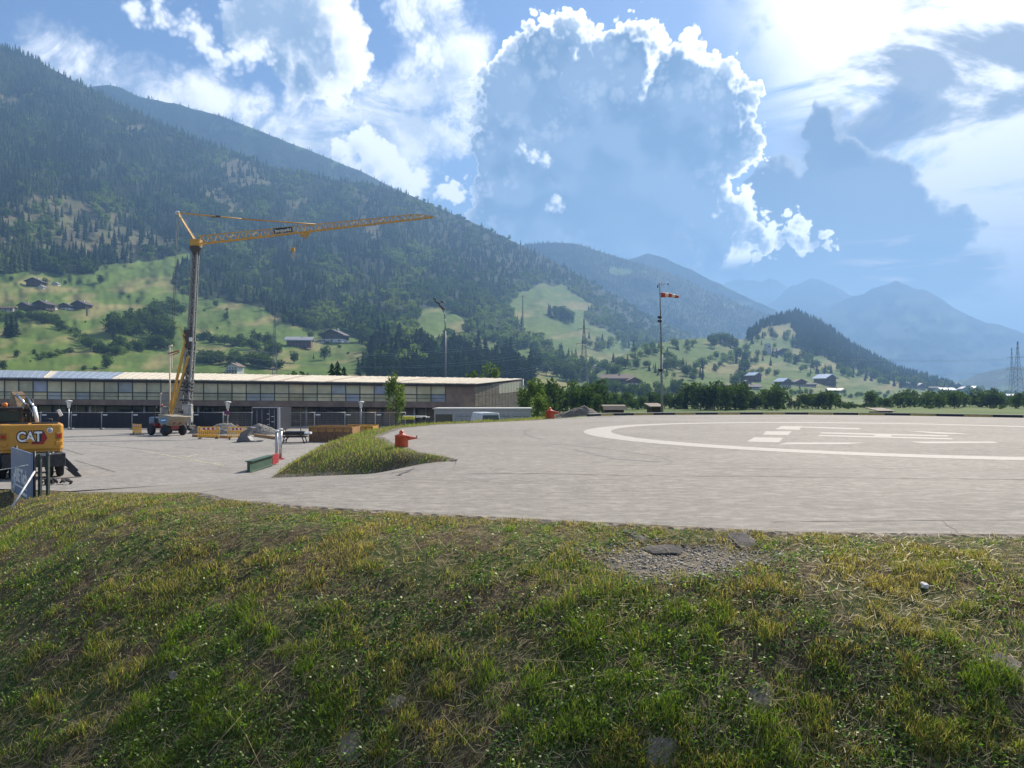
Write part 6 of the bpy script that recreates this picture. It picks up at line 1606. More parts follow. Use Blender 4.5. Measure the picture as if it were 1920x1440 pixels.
# ------------------------------------------------------------------ houses
WALLC = {'white': mat('house_white', (0.62, 0.60, 0.56), 0.8), 'wood': mat('house_wood', (0.075, 0.048, 0.032), 0.8, var=0.3), 'red': mat('house_redwood', (0.14, 0.06, 0.045), 0.8), 'grey': mat('house_grey', (0.30, 0.29, 0.28), 0.8)}
ROOFC = {'dark': mat('roof_dark', (0.060, 0.050, 0.048), 0.8), 'brown': mat('roof_brown', (0.14, 0.085, 0.065), 0.8), 'bright': mat('roof_bright_metal', (0.72, 0.72, 0.72), 0.25, 0.6, var=0.05), 'red': mat('roof_red', (0.26, 0.09, 0.06), 0.7), 'grey': mat('roof_grey', (0.33, 0.33, 0.34), 0.6)}
M_WIN = glass('house_window', (0.02, 0.025, 0.03))
def house(layer, x, y, wpx, low, up, roof, label, rz=0.0, ratio=0.62, ridge='gable', n=3, balcony=False, pos=None, name='house'):
    p = on(layer, x, y) if pos is None else pos
    s = wpx / F * p.y; hw = s * ratio * 0.62; hl = hw * 0.45
    t = empty(name, (p.x, p.y, p.z - 0.6), rz, label, 'house')
    d = s * 0.8 if ridge == 'gable' else s * 0.4; rise = s * 0.20 if ridge == 'gable' else d * 0.25
    mb = MB(); mb.box((0, d / 2, hl / 2), (s * 0.86, d, hl)); mb.build('lower_wall', WALLC[low], t)
    if ridge == 'gable': mb = MB(); mb.prism([(-s * .43, hl), (s * .43, hl), (s * .43, hw), (0, hw + rise * 0.86), (-s * .43, hw)], 0.01 * s, d * 0.99)
    else: mb = MB(); mb.prism([(0.01 * s, hl), (d, hl), (d, hw), (d / 2, hw + rise * .9), (0.01 * s, hw)], -s * .43, s * .43, 'YZ')
    mb.build('upper_wall', WALLC[up], t)
    th = 0.035 * s
    if ridge == 'gable': mb = MB(); mb.prism([(-s * .54, hw - rise * .22), (0, hw + rise), (s * .54, hw - rise * .22), (s * .54, hw - rise * .22 + th), (0, hw + rise + th), (-s * .54, hw - rise * .22 + th)], -s * 0.10, d + s * 0.06)
    else: mb = MB(); mb.prism([(-d * .2, hw - rise * .3), (d / 2, hw + rise), (d * 1.2, hw - rise * .3), (d * 1.2, hw - rise * .3 + th), (d / 2, hw + rise + th), (-d * .2, hw - rise * .3 + th)], -s * .50, s * .50, 'YZ')
    ro_ = mb.build('roof', ROOFC[roof], t)
    mb = MB(); mb.box((s * 0.12, d * 0.5, hw + rise), (s * .06, s * .06, rise * 0.9)); mb.build('chimney', WALLC['white'], ro_)
    for row, zz in ((0, hl * 0.55), (1, (hl + hw) * 0.52)):
        for i in range(n):
            xx = -s * .32 + s * .64 * i / max(1, n - 1); mb = MB(); mb.box((xx, -0.01 * s, zz), (s * .07, 0.02 * s, hl * .42)); mb.build('window', M_WIN, t)
    if balcony: mb = MB(); mb.box((0, -0.06 * s, hl * 1.02), (s * .84, 0.10 * s, hl * .16)); mb.build('balcony', WALLC['wood'], t)
    return t
H1 = [(10, 586, 30, 'white', 'grey', 'brown', 'pale long house at the left photo edge on the meadow', .1, .5, 'eave'), (43, 580, 24, 'wood', 'wood', 'dark', 'left of the linked dark barns on the left meadow', -.2), (74, 580, 30, 'wood', 'wood', 'dark', 'largest dark gabled barn on the left meadow', -.15), (95, 580, 20, 'white', 'grey', 'brown', 'low white house right of the largest dark barn', 0, .5, 'eave'), (120, 580, 22, 'white', 'wood', 'dark', 'dark chalet on white base, left of a gabled pair'), (147, 580, 29, 'wood', 'wood', 'dark', 'plain dark barn, right of a gabled pair', -.1),
      (62, 537, 29, 'wood', 'wood', 'dark', 'dark barn on the upper left meadow below the forest', .1), (76, 541, 12, 'white', 'white', 'grey', 'tiny white house right under the upper barn'), (103, 535, 12, 'white', 'white', 'grey', 'tiny white house right of the upper dark barn'), (318, 597, 11, 'white', 'white', 'dark', 'small white house half hidden by the round copse'),
      (434, 699, 28, 'white', 'white', 'brown', 'white chalet with two balcony rows above the roof', -.25, .8, 'gable', 4, True), (560, 650, 52, 'red', 'red', 'grey', 'long reddish barn with pale metal roof on the meadow', .1, .42, 'eave', 6), (622, 641, 46, 'white', 'wood', 'dark', 'dark broad gabled barn right of the long barn', -.15, .5), (600, 643, 14, 'white', 'white', 'dark', 'low white shed left of the broad gabled barn', 0, .5, 'eave'),
      (735, 628, 12, 'grey', 'grey', 'bright', 'small shed with bright roof at the forest edge', 0, .5, 'eave'), (926, 640, 20, 'white', 'red', 'red', 'white house with red roof in the broken wood', .2), (970, 642, 16, 'white', 'white', 'bright', 'left of two low white houses in the wood', 0, .5, 'eave'), (1000, 640, 14, 'white', 'white', 'grey', 'right of two low white houses in the wood', 0, .5, 'eave'), (1018, 690, 30, 'white', 'wood', 'dark', 'chalet with white base among trees above the building corner', .25, .6, 'gable', 4, True)]
for h_ in H1: house(L1, *h_)
H3 = [(1155, 722, 60, 'grey', 'red', 'brown', 'long brown roofed farm left of the windsock mast', -.1, .36, 'eave', 6), (1190, 722, 24, 'white', 'red', 'brown', 'gabled end house at the right of the long farm', .1, .7), (1468, 668, 26, 'white', 'wood', 'dark', 'dark chalet right below the church tower', .2, .6, 'gable', 4, True), (1352, 728, 26, 'grey', 'wood', 'dark', 'low dark farm right behind the dense clump', 0, .4, 'eave'),
      (1421, 716, 24, 'wood', 'red', 'bright', 'brown chalet with bright tilted roof patch', .6, .9), (1402, 722, 16, 'wood', 'red', 'brown', 'small brown house left of the brown chalet'), (1406, 730, 44, 'white', 'white', 'dark', 'long low white stable wall below the brown chalet', 0, .2, 'eave', 6), (1476, 726, 26, 'white', 'red', 'bright', 'red wood chalet, leftmost of the village row', .5, .75, 'gable', 4, True), (1502, 724, 24, 'white', 'red', 'brown', 'second chalet of the village row', .1, .6, 'gable', 4, True), (1522, 726, 20, 'white', 'wood', 'dark', 'third and lowest house of the village row', 0, .5, 'eave'),
      (1558, 724, 34, 'red', 'red', 'bright', 'big red wood house with bright roof, right of the row', .5, .75, 'gable', 5, True), (1568, 736, 32, 'white', 'white', 'grey', 'low pale wall building below the big red house', 0, .25, 'eave', 5), (1632, 706, 14, 'white', 'white', 'dark', 'small house on the meadow under the pointed hill'), (1708, 728, 26, 'white', 'white', 'bright', 'house with bright white roof, left of the far village', .7, .55, 'eave'), (1728, 731, 22, 'grey', 'red', 'grey', 'grey roofed house in the far village', .3, .6),
      (1752, 733, 20, 'red', 'red', 'brown', 'brown roofed house in the far village', 0, .5, 'eave'), (1778, 739, 34, 'white', 'white', 'bright', 'broad shining roof, largest in the far village', .2, .4, 'eave'), (1795, 731, 20, 'wood', 'wood', 'dark', 'dark chalet behind the broad shining roof', .4, .7), (1812, 735, 18, 'white', 'wood', 'grey', 'small grey roofed house right of the shining roof', 0, .6), (1830, 733, 16, 'white', 'white', 'bright', 'small house with bright roof between the conifers', .5, .6), (1866, 744, 22, 'white', 'white', 'bright', 'shining low roof left of the right pylon', .2, .4, 'eave'), (1903, 749, 30, 'white', 'red', 'bright', 'long shining roof at the foot of the right pylon', 0, .4, 'eave')]
for h_ in H3: house(L3, *h_)
ch_p = on(L3, 1442, 664); ch = empty('church_tower', (ch_p.x, ch_p.y, ch_p.z - 1), 0.3, 'pale square church tower on the green hillside at right', 'church')
s = 9.5 / F * ch_p.y; hh = 21 / F * ch_p.y
mb = MB(); mb.box((0, s / 2, hh * .45), (s * 1.15, s * 1.15, hh * .9), taper=(0.8, 0.8)); mb.build('tower', mat('tower_stone', (0.48, 0.46, 0.42), 0.9), ch)
mb = MB(); mb.box((0, -0.03 * s, hh * .72), (s * .3, .12 * s, hh * .14)); mb.build('belfry_window', M_WIN, ch)
mb = MB(); mb.box((0, s / 2, hh * .95), (s * .98, s * .98, hh * .12), taper=(0.7, 0.7)); mb.build('roof', ROOFC['grey'], ch)

# ------------------------------------------------------------------ pylons, masts, wires
M_PYL = mat('pylon_steel', (0.17, 0.18, 0.19), 0.5, 0.4)
def pylon(x, ytop, ybase, Y, arms, label, base_w, name='power_pylon', chord=0.22, pos=None):
    b = P(x, ybase, Y); t_ = P(x, ytop, Y)
    t = empty(name, b, 0.2, label, 'pylon'); H = t_.z - b.z
    mb = MB(); n = 12
    def pt(k, f): wv = base_w * (1 - f) ** 1.3 + 0.5; return Vector(((-1, 1, 1, -1)[k] * wv / 2, (-1, -1, 1, 1)[k] * wv / 2, H * f))
    for k in range(4):
        for i in range(n): mb.bar(pt(k, i / n), pt(k, (i + 1) / n), chord)
    mb.build('legs_frame', M_PYL, t)
    mb = MB()
    for i in range(n):
        for k in range(4): mb.bar(pt(k, i / n), pt((k + 1) % 4, (i + 1) / n), chord * .6); mb.bar(pt((k + 1) % 4, i / n), pt(k, (i + 1) / n), chord * .6)
    mb.build('bracing', M_PYL, t)
    ends = []
    for (ya, L) in arms:
        z = P(x, ya, Y).z - b.z
        for sx in (-1, 1):
            mb = MB(); mb.bar((0, 0, z + 0.9), (sx * L, 0, z), chord * .8); mb.bar((0, -.4, z), (sx * L, 0, z), chord * .8); mb.bar((0, .4, z), (sx * L, 0, z), chord * .8); mb.build('cross_arm', M_PYL, t)
            mb = MB(); mb.tube((sx * L, 0, z), (sx * L, 0, z - 1.6), 0.12, n=5); mb.build('insulator', mat('insulator', (0.10, 0.06, 0.05), 0.4), t)
            ends.append(t.matrix_basis @ Vector((sx * L, 0, z - 1.6)) if False else b + Vector((sx * L * math.cos(.2), sx * L * math.sin(.2), z - 1.6)))
    return ends
e1 = pylon(1095, 598, 716, 640, [(617, 5.5), (644, 6.5), (668, 5.5)], 'lattice power pylon on the hillside above the earth heap', 6.5)
e2 = pylon(1908, 640, 748, 640, [(670, 9.5), (693, 11), (711, 8)], 'tall lattice power pylon at the right photo edge', 7.0)
e3 = pylon(515, 574, 706, 520, [(590, 1.6), (628, 2.2), (640, 1.6)], 'slim twin lattice radio mast above the roof', 2.6, 'radio_mast', 0.16)
pylon(1897, 652, 748, 900, [(690, 6), (705, 6)], 'second thinner pylon just left behind the right one', 5.0)
pylon(980, 553, 612, 1150, [(557, 4.5)], 'small lift mast on the steep knoll meadow', 1.6, 'lift_mast', 0.30)
pylon(163, 574, 592, 640, [(576, 1.2)], 'wooden power pole beside the plain dark barn', 0.3, 'power_pole', 0.22)
M_WIRE = mat('wire', (0.35, 0.36, 0.37), 0.35, 0.7)
def wire(a, b, sag, label, group):
    pts = []
    for i in range(25):
        t = i / 24; p = a.lerp(b, t); p.z -= sag * 4 * t * (1 - t); pts.append(p)
    mb = MB(); mb.path(pts, 0.07, 4); tag(mb.build('power_line', M_WIRE), label, 'power line', group)
for i, (a, b) in enumerate(zip(e1, e2)): wire(a, b, 9 + i, '%s power line sagging from the hillside pylon to the right pylon' % ('top front', 'top rear', 'middle front', 'middle rear', 'bottom front', 'bottom rear')[i], 'power lines')
for i, a in enumerate(e1): wire(a, P((300 + 12 * i), 640 + 10 * (i // 2), 560), 14 + i, '%s power line running left from the hillside pylon' % ('top front', 'top rear', 'middle front', 'middle rear', 'bottom front', 'bottom rear')[i], 'power lines')
fb = P(836, 740, 128); fl = empty('floodlight_mast', (fb.x, 128, -2.4), 0, 'tall bent floodlight mast rising behind the long building', 'floodlight')
def FLp(x, y): return P(x, y, 128) - Vector((fb.x, 128, -2.4))
mb = MB(); mb.tube((0, 0, 0), FLp(835, 620), 0.17, 0.12, 8); mb.path([FLp(835, 620), FLp(834.5, 598), FLp(833, 586), FLp(828, 578), FLp(818, 564)], 0.10, 8); mb.build('pole', M_PYL, fl)
for (x, y) in ((815, 561), (818, 566), (823, 569), (826, 574), (831, 578), (829, 566)):
    mb = MB(); q = FLp(x, y); mb.bbox(q, (0.55, 0.35, 0.28), 0.05, (0, 0.5, 0)); mb.bar(q, q + Vector((0.25, 0, -0.35)), 0.06); mb.build('lamp', M_BLK, fl)

# of the many broadleaf trees the 270 that show largest stay single things, the rest read as one mass
PENDING.sort(key=lambda q: -q[0])
for (_, p_, h_, lb_, gr_, wd_) in PENDING[:270]: tree('broad', p_, h_, lb_, gr_, wd_, now=True)
rest = PENDING[270:]
if rest:
    tmps = []
    for me_ in CROWN['broad'][:3]:
        n_ = len(me_.vertices); co = np.empty(n_ * 3, np.float32); me_.vertices.foreach_get('co', co); co = co.reshape(-1, 4, 3)[::2]
        co[:, [1, 3]] = co.mean(1, keepdims=True) + (co[:, [1, 3]] - co.mean(1, keepdims=True)) * 1.5
        tmps.append((co.reshape(-1, 3).astype(float), np.array([(4 * i + a, 4 * i + b, 4 * i + c) for i in range(len(co)) for (a, b, c) in ((0, 1, 2), (0, 2, 3))])))
    pp = np.array([tuple(q[1]) for q in rest]); hh_ = np.array([q[2] for q in rest]); ww_ = hh_ * np.array([q[5] for q in rest])
    scatter_mesh('distant_trees', tmps, pp, hh_, ww_, rng.uniform(0, 1, len(rest)), M_BROAD, label='small distant broadleaf trees dotted over the hill meadows', cat='trees')
# ------------------------------------------------------------------ grass, weeds, straw and stones of the bank
rg = np.random.default_rng(12)
def grass_mat(name, trans, mult=(1.5, 1.6, 0.8)):
    m = bpy.data.materials.new(name); m.use_nodes = True; t = m.node_tree; t.nodes.clear(); w = NT(t)
    out = w.n('ShaderNodeOutputMaterial'); a = w.n('ShaderNodeAttribute'); a.attribute_name = 'gcol'
    d, tr, mx = w.n('ShaderNodeBsdfDiffuse'), w.n('ShaderNodeBsdfTranslucent'), w.n('ShaderNodeMixShader')
    t.links.new(a.outputs['Color'], d.inputs[0]); w.put(tr.inputs[0], w.mix(1.0, a.outputs['Color'], mult, 'MULTIPLY'))
    mx.inputs[0].default_value = trans
    t.links.new(d.outputs[0], mx.inputs[1]); t.links.new(tr.outputs[0], mx.inputs[2])
    gl = w.n('ShaderNodeBsdfGlossy'); gl.inputs['Roughness'].default_value = 0.45; gl.inputs['Color'].default_value = (0.8, 0.8, 0.7, 1)
    m2 = w.n('ShaderNodeMixShader'); m2.inputs[0].default_value = 0.035
    t.links.new(mx.outputs[0], m2.inputs[1]); t.links.new(gl.outputs[0], m2.inputs[2]); t.links.new(m2.outputs[0], out.inputs[0]); return m
M_GRASS = grass_mat('grass_blades', 0.50)
def blades(pos, h, w, col_, lean):
    n = len(pos); a = rg.uniform(0, 6.283, n); b = rg.uniform(0, 6.283, n)
    s = np.stack([np.cos(a), np.sin(a), np.zeros(n)], -1) * (w / 2)[:, None]
    l = np.stack([np.cos(b), np.sin(b), np.zeros(n)], -1) * (h * lean)[:, None]
    up = np.zeros((n, 3)); up[:, 2] = 1
    c1 = pos + up * (h * 0.55)[:, None] + l * 0.35; c2 = pos + up * (h * np.sqrt(np.clip(1 - (lean * .6) ** 2, .1, 1)))[:, None] + l
    V = np.stack([pos - s, pos + s, c1 - s * .8, c1 + s * .8, c2], 1).reshape(-1, 3)
    T = np.array([(0, 1, 3), (0, 3, 2), (2, 3, 4)])[None] + (np.arange(n) * 5)[:, None, None]
    return V, T.reshape(-1, 3), np.repeat(np.c_[col_, np.ones(n)], 5, 0)
def zgrid(x, y):
    """bilinear height of the ground mesh"""
    i = np.clip(np.searchsorted(gx, x) - 1, 0, nx - 2); j = np.clip(np.searchsorted(gy, y) - 1, 0, ny - 2)
    fx = (x - gx[i]) / (gx[i + 1] - gx[i]); fy = (y - gy[j]) / (gy[j + 1] - gy[j])
    return (GZ[j, i] * (1 - fx) + GZ[j, i + 1] * fx) * (1 - fy) + (GZ[j + 1, i] * (1 - fx) + GZ[j + 1, i + 1] * fx) * fy
def ribbon(c, k): return np.asarray(c)[None] * k[:, None]
G1, G2, G3 = np.array((0.050, 0.115, 0.015)), np.array((0.185, 0.225, 0.038)), np.array((0.34, 0.295, 0.090))
STR = np.array((0.42, 0.33, 0.165)); BRN = np.array((0.13, 0.09, 0.05))
N = 720000
uu = rg.uniform(-0.90, 0.90, N); Yb = 1 / rg.uniform(1 / 33.0, 1 / 4.3, N); Xb = uu * Yb
ok = inpoly(Xb, Yb, BANK); Xb, Yb = Xb[ok], Yb[ok]
dE, _, _ = polydist(Xb, Yb, PAD + [])
dR, _, _ = polydist(Xb, Yb, RAMP); dY, _, _ = polydist(Xb, Yb, YARD); dE = np.minimum(np.minimum(dE, dR), dY)
hollow = np.exp(-(((Xb - 1.80) / 0.95) ** 2 + ((Yb - 8.40) / 0.52) ** 2))
bare = np.maximum(hollow, 0.85 * np.exp(-(((Xb + 3.1) / 0.9) ** 2 + ((Yb - 9.9) / 0.35) ** 2)))
pn = fbm(Xb * 1.0, Yb * 1.0, 40, 4); pf = fbm(Xb * 4.5, Yb * 4.5, 44, 3)
thin = sstep(0.60 * pn + 0.40 * pf, 0.43, 0.60)
keep = (rg.uniform(0, 1, len(Xb)) < (0.20 + 0.80 * thin) * np.clip(1 - 1.35 * bare, 0, 1)) & (dE > 0.0)
Xb, Yb, dE, pn, pf, thin = Xb[keep], Yb[keep], dE[keep], pn[keep], pf[keep], thin[keep]
Zb = zgrid(Xb, Yb) - 0.005; n = len(Xb)
dist = np.hypot(Xb, Yb)
hh = (0.018 + 0.055 * rg.beta(1.6, 3.2, n) + 0.035 * sstep(pf, .5, .7)) * (0.65 + 0.55 * sstep(dE, 0.3, 2.2)) * (0.7 + 0.5 * thin)
ww = (0.0035 + 0.003 * rg.uniform(0, 1, n)) * np.maximum(1.0, dist / 7.5)
dry = np.clip(0.74 * (1 - sstep(dE, 0.7, 3.0)) + 0.50 * (1 - thin) + 0.50 * sstep(fbm(Xb * .9, Yb * .9, 51), .48, .62), 0, 0.92)
pick = rg.uniform(0, 1, n); t = rg.uniform(0, 1, n)[:, None]
gcol = (G1 * (1 - t) + G2 * t) * (0.8 + 0.5 * rg.uniform(0, 1, n))[:, None]
gcol = np.where((pick < dry)[:, None], (G3 * (1 - t) + STR * t) * (0.55 + 0.6 * rg.uniform(0, 1, n))[:, None], gcol)
gcol = np.where((pick < dry * 0.30)[:, None], BRN * (0.6 + 0.9 * t), gcol)
V, T, Cc = blades(np.stack([Xb, Yb, Zb], -1), hh, ww, gcol, rg.uniform(0.1, 0.95, n))
o = link('bank_grass', np_mesh('bank_grass', V, T, False, {'gcol': ('FLOAT_COLOR', Cc)}), M_GRASS); tag(o, 'short patchy grass on the bank in the foreground', 'grass', None, 'stuff')
# taller tufts
def scatter_bank(m, ymax=16.0, lo=4.4):
    u_ = rg.uniform(-0.85, 0.85, m * 3); y_ = 1 / rg.uniform(1 / ymax, 1 / lo, m * 3); x_ = u_ * y_; k = inpoly(x_, y_, BANK)
    d_, _, _ = polydist(x_, y_, PAD); d2, _, _ = polydist(x_, y_, RAMP); k &= np.minimum(d_, d2) > 0.25
    k &= np.exp(-(((x_ - 1.80) / 0.95) ** 2 + ((y_ - 8.40) / 0.52) ** 2)) < 0.35
    return x_[k][:m], y_[k][:m]
cx, cy = scatter_bank(300)
cx = np.r_[cx, -4.05]; cy = np.r_[cy, 6.55]
Vs, Ts, Cs, b0 = [], [], [], 0
for i in range(len(cx)):
    m = 34 if i < len(cx) - 1 else 150; sp = rg.uniform(0.03, 0.10) if i < len(cx) - 1 else 0.10
    px_, py_ = cx[i] + rg.normal(0, sp, m), cy[i] + rg.normal(0, sp, m); k = inpoly(px_, py_, BANK); px_, py_ = px_[k], py_[k]; m = len(px_)
    if m == 0: continue
    sc = rg.uniform(0.7, 1.5); t = rg.uniform(0, 1, m)[:, None]
    c = (np.array((0.075, 0.165, 0.018)) * (1 - t) + np.array((0.20, 0.27, 0.045)) * t) * (1.0 if rg.random() < .75 else 0.8)
    if rg.random() < 0.2: c = c * .4 + STR * .5
    V, T, Cc = blades(np.stack([px_, py_, zgrid(px_, py_) - .005], -1), rg.uniform(0.04, 0.105, m) * sc, rg.uniform(0.004, 0.008, m), c, rg.uniform(0.1, 0.9, m))
    Vs.append(V); Ts.append(T + b0); Cs.append(Cc); b0 += len(V)
o = link('grass_tufts', np_mesh('grass_tufts', np.concatenate(Vs), np.concatenate(Ts), False, {'gcol': ('FLOAT_COLOR', np.concatenate(Cs))}), M_GRASS); tag(o, 'brighter taller grass tufts dotted over the bank', 'grass', None, 'stuff')
# clover and plantain leaves
cx, cy = scatter_bank(11000, 14.0)
k = fbm(cx * 1.3, cy * 1.3, 40, 4) > 0.42; cx, cy = cx[k], cy[k]
rep = 7; px_ = np.repeat(cx, rep) + rg.normal(0, 0.035, len(cx) * rep); py_ = np.repeat(cy, rep) + rg.normal(0, 0.035, len(cx) * rep); m = len(px_)
ctr = np.stack([px_, py_, zgrid(px_, py_) + rg.uniform(0.015, 0.07, m)], -1)
nrm_ = rg.normal(0, 0.55, (m, 3)); nrm_[:, 2] = 1; nrm_ /= np.linalg.norm(nrm_, axis=1)[:, None]
ax = np.cross(nrm_, rg.normal(size=(m, 3))); ax /= np.linalg.norm(ax, axis=1)[:, None]; ay = np.cross(nrm_, ax)
L_ = rg.uniform(0.008, 0.021, m)[:, None]; W_ = L_ * rg.uniform(0.5, 0.9, (m, 1))
V = np.stack([ctr - ax * L_, ctr - ay * W_, ctr + ax * L_, ctr + ay * W_], 1).reshape(-1, 3)
t = rg.uniform(0, 1, m)[:, None]; c = np.array((0.045, 0.12, 0.016)) * (1 - t) + np.array((0.17, 0.27, 0.045)) * t
o = link('clover', np_mesh('clover', V, np.arange(4 * m).reshape(m, 4), False, {'gcol': ('FLOAT_COLOR', np.repeat(np.c_[c, np.ones(m)], 4, 0))}), M_GRASS); tag(o, 'clover and broad weed leaves among the bank grass', 'weeds', None, 'stuff')
# straw lying on the bank
m = 42000; u_ = rg.uniform(-0.85, 0.85, m); y_ = 1 / rg.uniform(1 / 22.0, 1 / 4.3, m); x_ = u_ * y_; k = inpoly(x_, y_, BANK)
x_, y_ = x_[k], y_[k]; m = len(x_); a = rg.normal(0.5, 0.9, m); L_ = rg.uniform(0.015, 0.07, m) * np.maximum(1, y_ / 9); L_ = np.where(rg.uniform(0, 1, m) < 0.012, L_ * 5, L_); W_ = rg.uniform(0.0012, 0.0026, m) * np.maximum(1, y_ / 7)
d = np.stack([np.cos(a), np.sin(a)], -1); e0 = np.stack([x_, y_], -1) - d * L_[:, None]; e1_ = np.stack([x_, y_], -1) + d * L_[:, None]; s_ = np.stack([-d[:, 1], d[:, 0]], -1) * W_[:, None]
def lift(p, dz): return np.c_[p, zgrid(p[:, 0], p[:, 1]) + dz]
za, zb2 = rg.uniform(0.004, 0.05, m), rg.uniform(0.004, 0.06, m)
V = np.stack([lift(e0 - s_, za), lift(e0 + s_, za), lift(e1_ + s_, zb2), lift(e1_ - s_, zb2)], 1).reshape(-1, 3)
c = STR[None] * rg.uniform(0.45, 1.25, (m, 1))
o = link('straw', np_mesh('straw', V, np.arange(4 * m).reshape(m, 4), False, {'gcol': ('FLOAT_COLOR', np.repeat(np.c_[c, np.ones(m)], 4, 0))}), grass_mat('straw', 0.2, (1, 1, 1))); tag(o, 'dry straw and thatch lying on the bank', 'straw', None, 'stuff')
# long dead stems
M_STEM = mat('dead_stem', (0.36, 0.28, 0.15), 0.8)
for k, (pa, pb, lb) in enumerate((((420, 1325), (490, 1440), 'long dead stem crossing another at the lower left'), ((380, 1425), (520, 1260), 'long dead stem leaning right at the lower left'), ((965, 1296), (1165, 1262), 'kinked dead stem lying in the middle of the bank'), ((1345, 1235), (1410, 1238), 'short pale stem on the right bank'), ((500, 1280), (560, 1230), 'dead stem left of the bank centre'), ((1680, 1330), (1668, 1400), 'upright branched dead stem at lower right'))):
    pts = []
    for (x, y) in (pa, ((pa[0] + pb[0]) / 2 + 6, (pa[1] + pb[1]) / 2 - 5), pb):
        Yv = 6.0
        for _ in range(25):
            q = P(x, y, Yv); Yv = 0.5 * Yv + 0.5 * (EYE - float(zgrid(np.array([q.x]), np.array([Yv]))[0]) - 0.05) * F / (y - HY)
        pts.append(P(x, y, Yv))
    mb = MB(); mb.tube(pts[0], pts[1], 0.0035, 0.003, 5); mb.tube(pts[1], pts[2], 0.003, 0.002, 5); tag(mb.build('dead_stem', M_STEM), lb, 'stem')
# gravel in the hollow
m = 3600; a = rg.uniform(0, 6.283, m); r_ = np.sqrt(rg.uniform(0, 1, m)); x_ = 1.80 + 1.15 * r_ * np.cos(a); y_ = 8.40 + 0.66 * r_ * np.sin(a)
k = (rg.uniform(0, 1, m) < 1.15 - 0.5 * r_) & (fbm(x_ * 3, y_ * 3, 77) > 0.34 + 0.15 * (r_ > .75)); x_, y_ = x_[k], y_[k]; m = len(x_)
rv, rf_ = rock(1.0, 3, (1.2, 0.9, 0.6)); rv = np.array([tuple(v) for v in rv]); rf_ = np.array(rf_)
sz = 0.006 + 0.020 * rg.beta(1.2, 4, m); an = rg.uniform(0, 6.28, m); ca, sa = np.cos(an)[:, None], np.sin(an)[:, None]
X_ = (rv[None, :, 0] * ca - rv[None, :, 1] * sa) * sz[:, None] + x_[:, None]; Y_ = (rv[None, :, 0] * sa + rv[None, :, 1] * ca) * sz[:, None] + y_[:, None]
Z_ = rv[None, :, 2] * sz[:, None] + (zgrid(x_, y_) + sz * 0.3)[:, None]
Tt = (rf_[None] + (np.arange(m) * len(rv))[:, None, None]).reshape(-1, 3); tone = np.repeat(0.12 + 0.50 * rg.beta(1.2, 1.6, m), len(rv))
cc_ = np.stack([tone * 1.05, tone * .94, tone * .80, np.ones_like(tone)], -1)
o = link('gravel', np_mesh('gravel', np.stack([X_, Y_, Z_], -1).reshape(-1, 3), Tt, False, {'gcol': ('FLOAT_COLOR', cc_)}), grass_mat('gravel_stone', 0.0)); tag(o, 'loose gravel washed out at the asphalt edge', 'gravel', None, 'stuff')
def on_bank(x, y, dz=0.0):
    Yv = 6.5
    for _ in range(40):
        q = P(x, y, Yv); Yv = 0.6 * Yv + 0.4 * (EYE - float(zgrid(np.array([q.x]), np.array([Yv]))[0])) * F / (y - HY)
    q = P(x, y, Yv); return Vector((q.x, Yv, float(zgrid(np.array([q.x]), np.array([Yv]))[0]) + dz))
def stone(x, y, r, sq, m, label, name='stone', seed=0, dz=-0.012):
    vs, fs = rock(r, seed, sq, 2); mb = MB(); mb.add(vs, fs, False); o = mb.build(name, m); o.location = on_bank(x, y, dz); 
    e = 0.15; c0 = o.location; zx = (zgrid(np.array([c0.x + e]), np.array([c0.y])) - zgrid(np.array([c0.x - e]), np.array([c0.y])))[0] / (2 * e); zy = (zgrid(np.array([c0.x]), np.array([c0.y + e])) - zgrid(np.array([c0.x]), np.array([c0.y - e])))[0] / (2 * e)
    o.rotation_mode = 'QUATERNION'; o.rotation_quaternion = Vector((-float(zx), -float(zy), 1)).to_track_quat('Z', 'Y') @ Euler((0, 0, rt.uniform(0, 6))).to_quaternion(); return tag(o, label, 'stone')
M_ROCK = mat('bank_rock', (0.20, 0.165, 0.13), 0.9, var=0.3, scale=14, bump=0.5)
stone(1733, 1104, 0.042, (1.3, .9, .7), mat('white_stone', (0.70, 0.67, 0.62), 0.8, bump=0.4), 'small white crumpled stone on the right of the bank', seed=2, dz=0.03)
stone(1236, 1412, 0.15, (1.3, .9, .25), M_ROCK, 'flat grey stone in the grass at bottom centre right', seed=5)
stone(735, 1318, 0.12, (1.3, .8, .25), M_ROCK, 'flat pale stone in the grass left of bottom centre', seed=6)
stone(655, 1398, 0.15, (1.3, .9, .25), M_ROCK, 'flat brown stone at the bottom left of centre', seed=7)
stone(325, 1270, 0.05, (1.6, .8, .4), M_ROCK, 'small grey stone in the lower left grass', seed=8, dz=.02)
stone(1885, 1240, 0.12, (1.3, .9, .25), M_ROCK, 'flat stone at the right photo edge of the bank', seed=9)
stone(1430, 1300, 0.13, (1.4, .9, .2), M_ROCK, 'low bare stone right of the bank centre', seed=10)
M_ASLAB = mat('asphalt_slab', (0.055, 0.05, 0.048), 0.9, var=0.3, scale=12, bump=0.6)
stone(1392, 1013, 0.22, (1.5, .7, .16), M_ASLAB, 'broken dark asphalt slab at the right end of the gravel', 'asphalt_slab', 11, .0)
stone(1245, 1034, 0.16, (1.3, .9, .12), M_ASLAB, 'smaller asphalt slab lying in the middle of the gravel', 'asphalt_slab', 12, .02)
stone(1190, 1005, 0.14, (1.8, .6, .14), M_ASLAB, 'crumbled asphalt edge piece above the gravel', 'asphalt_slab', 13, .0)
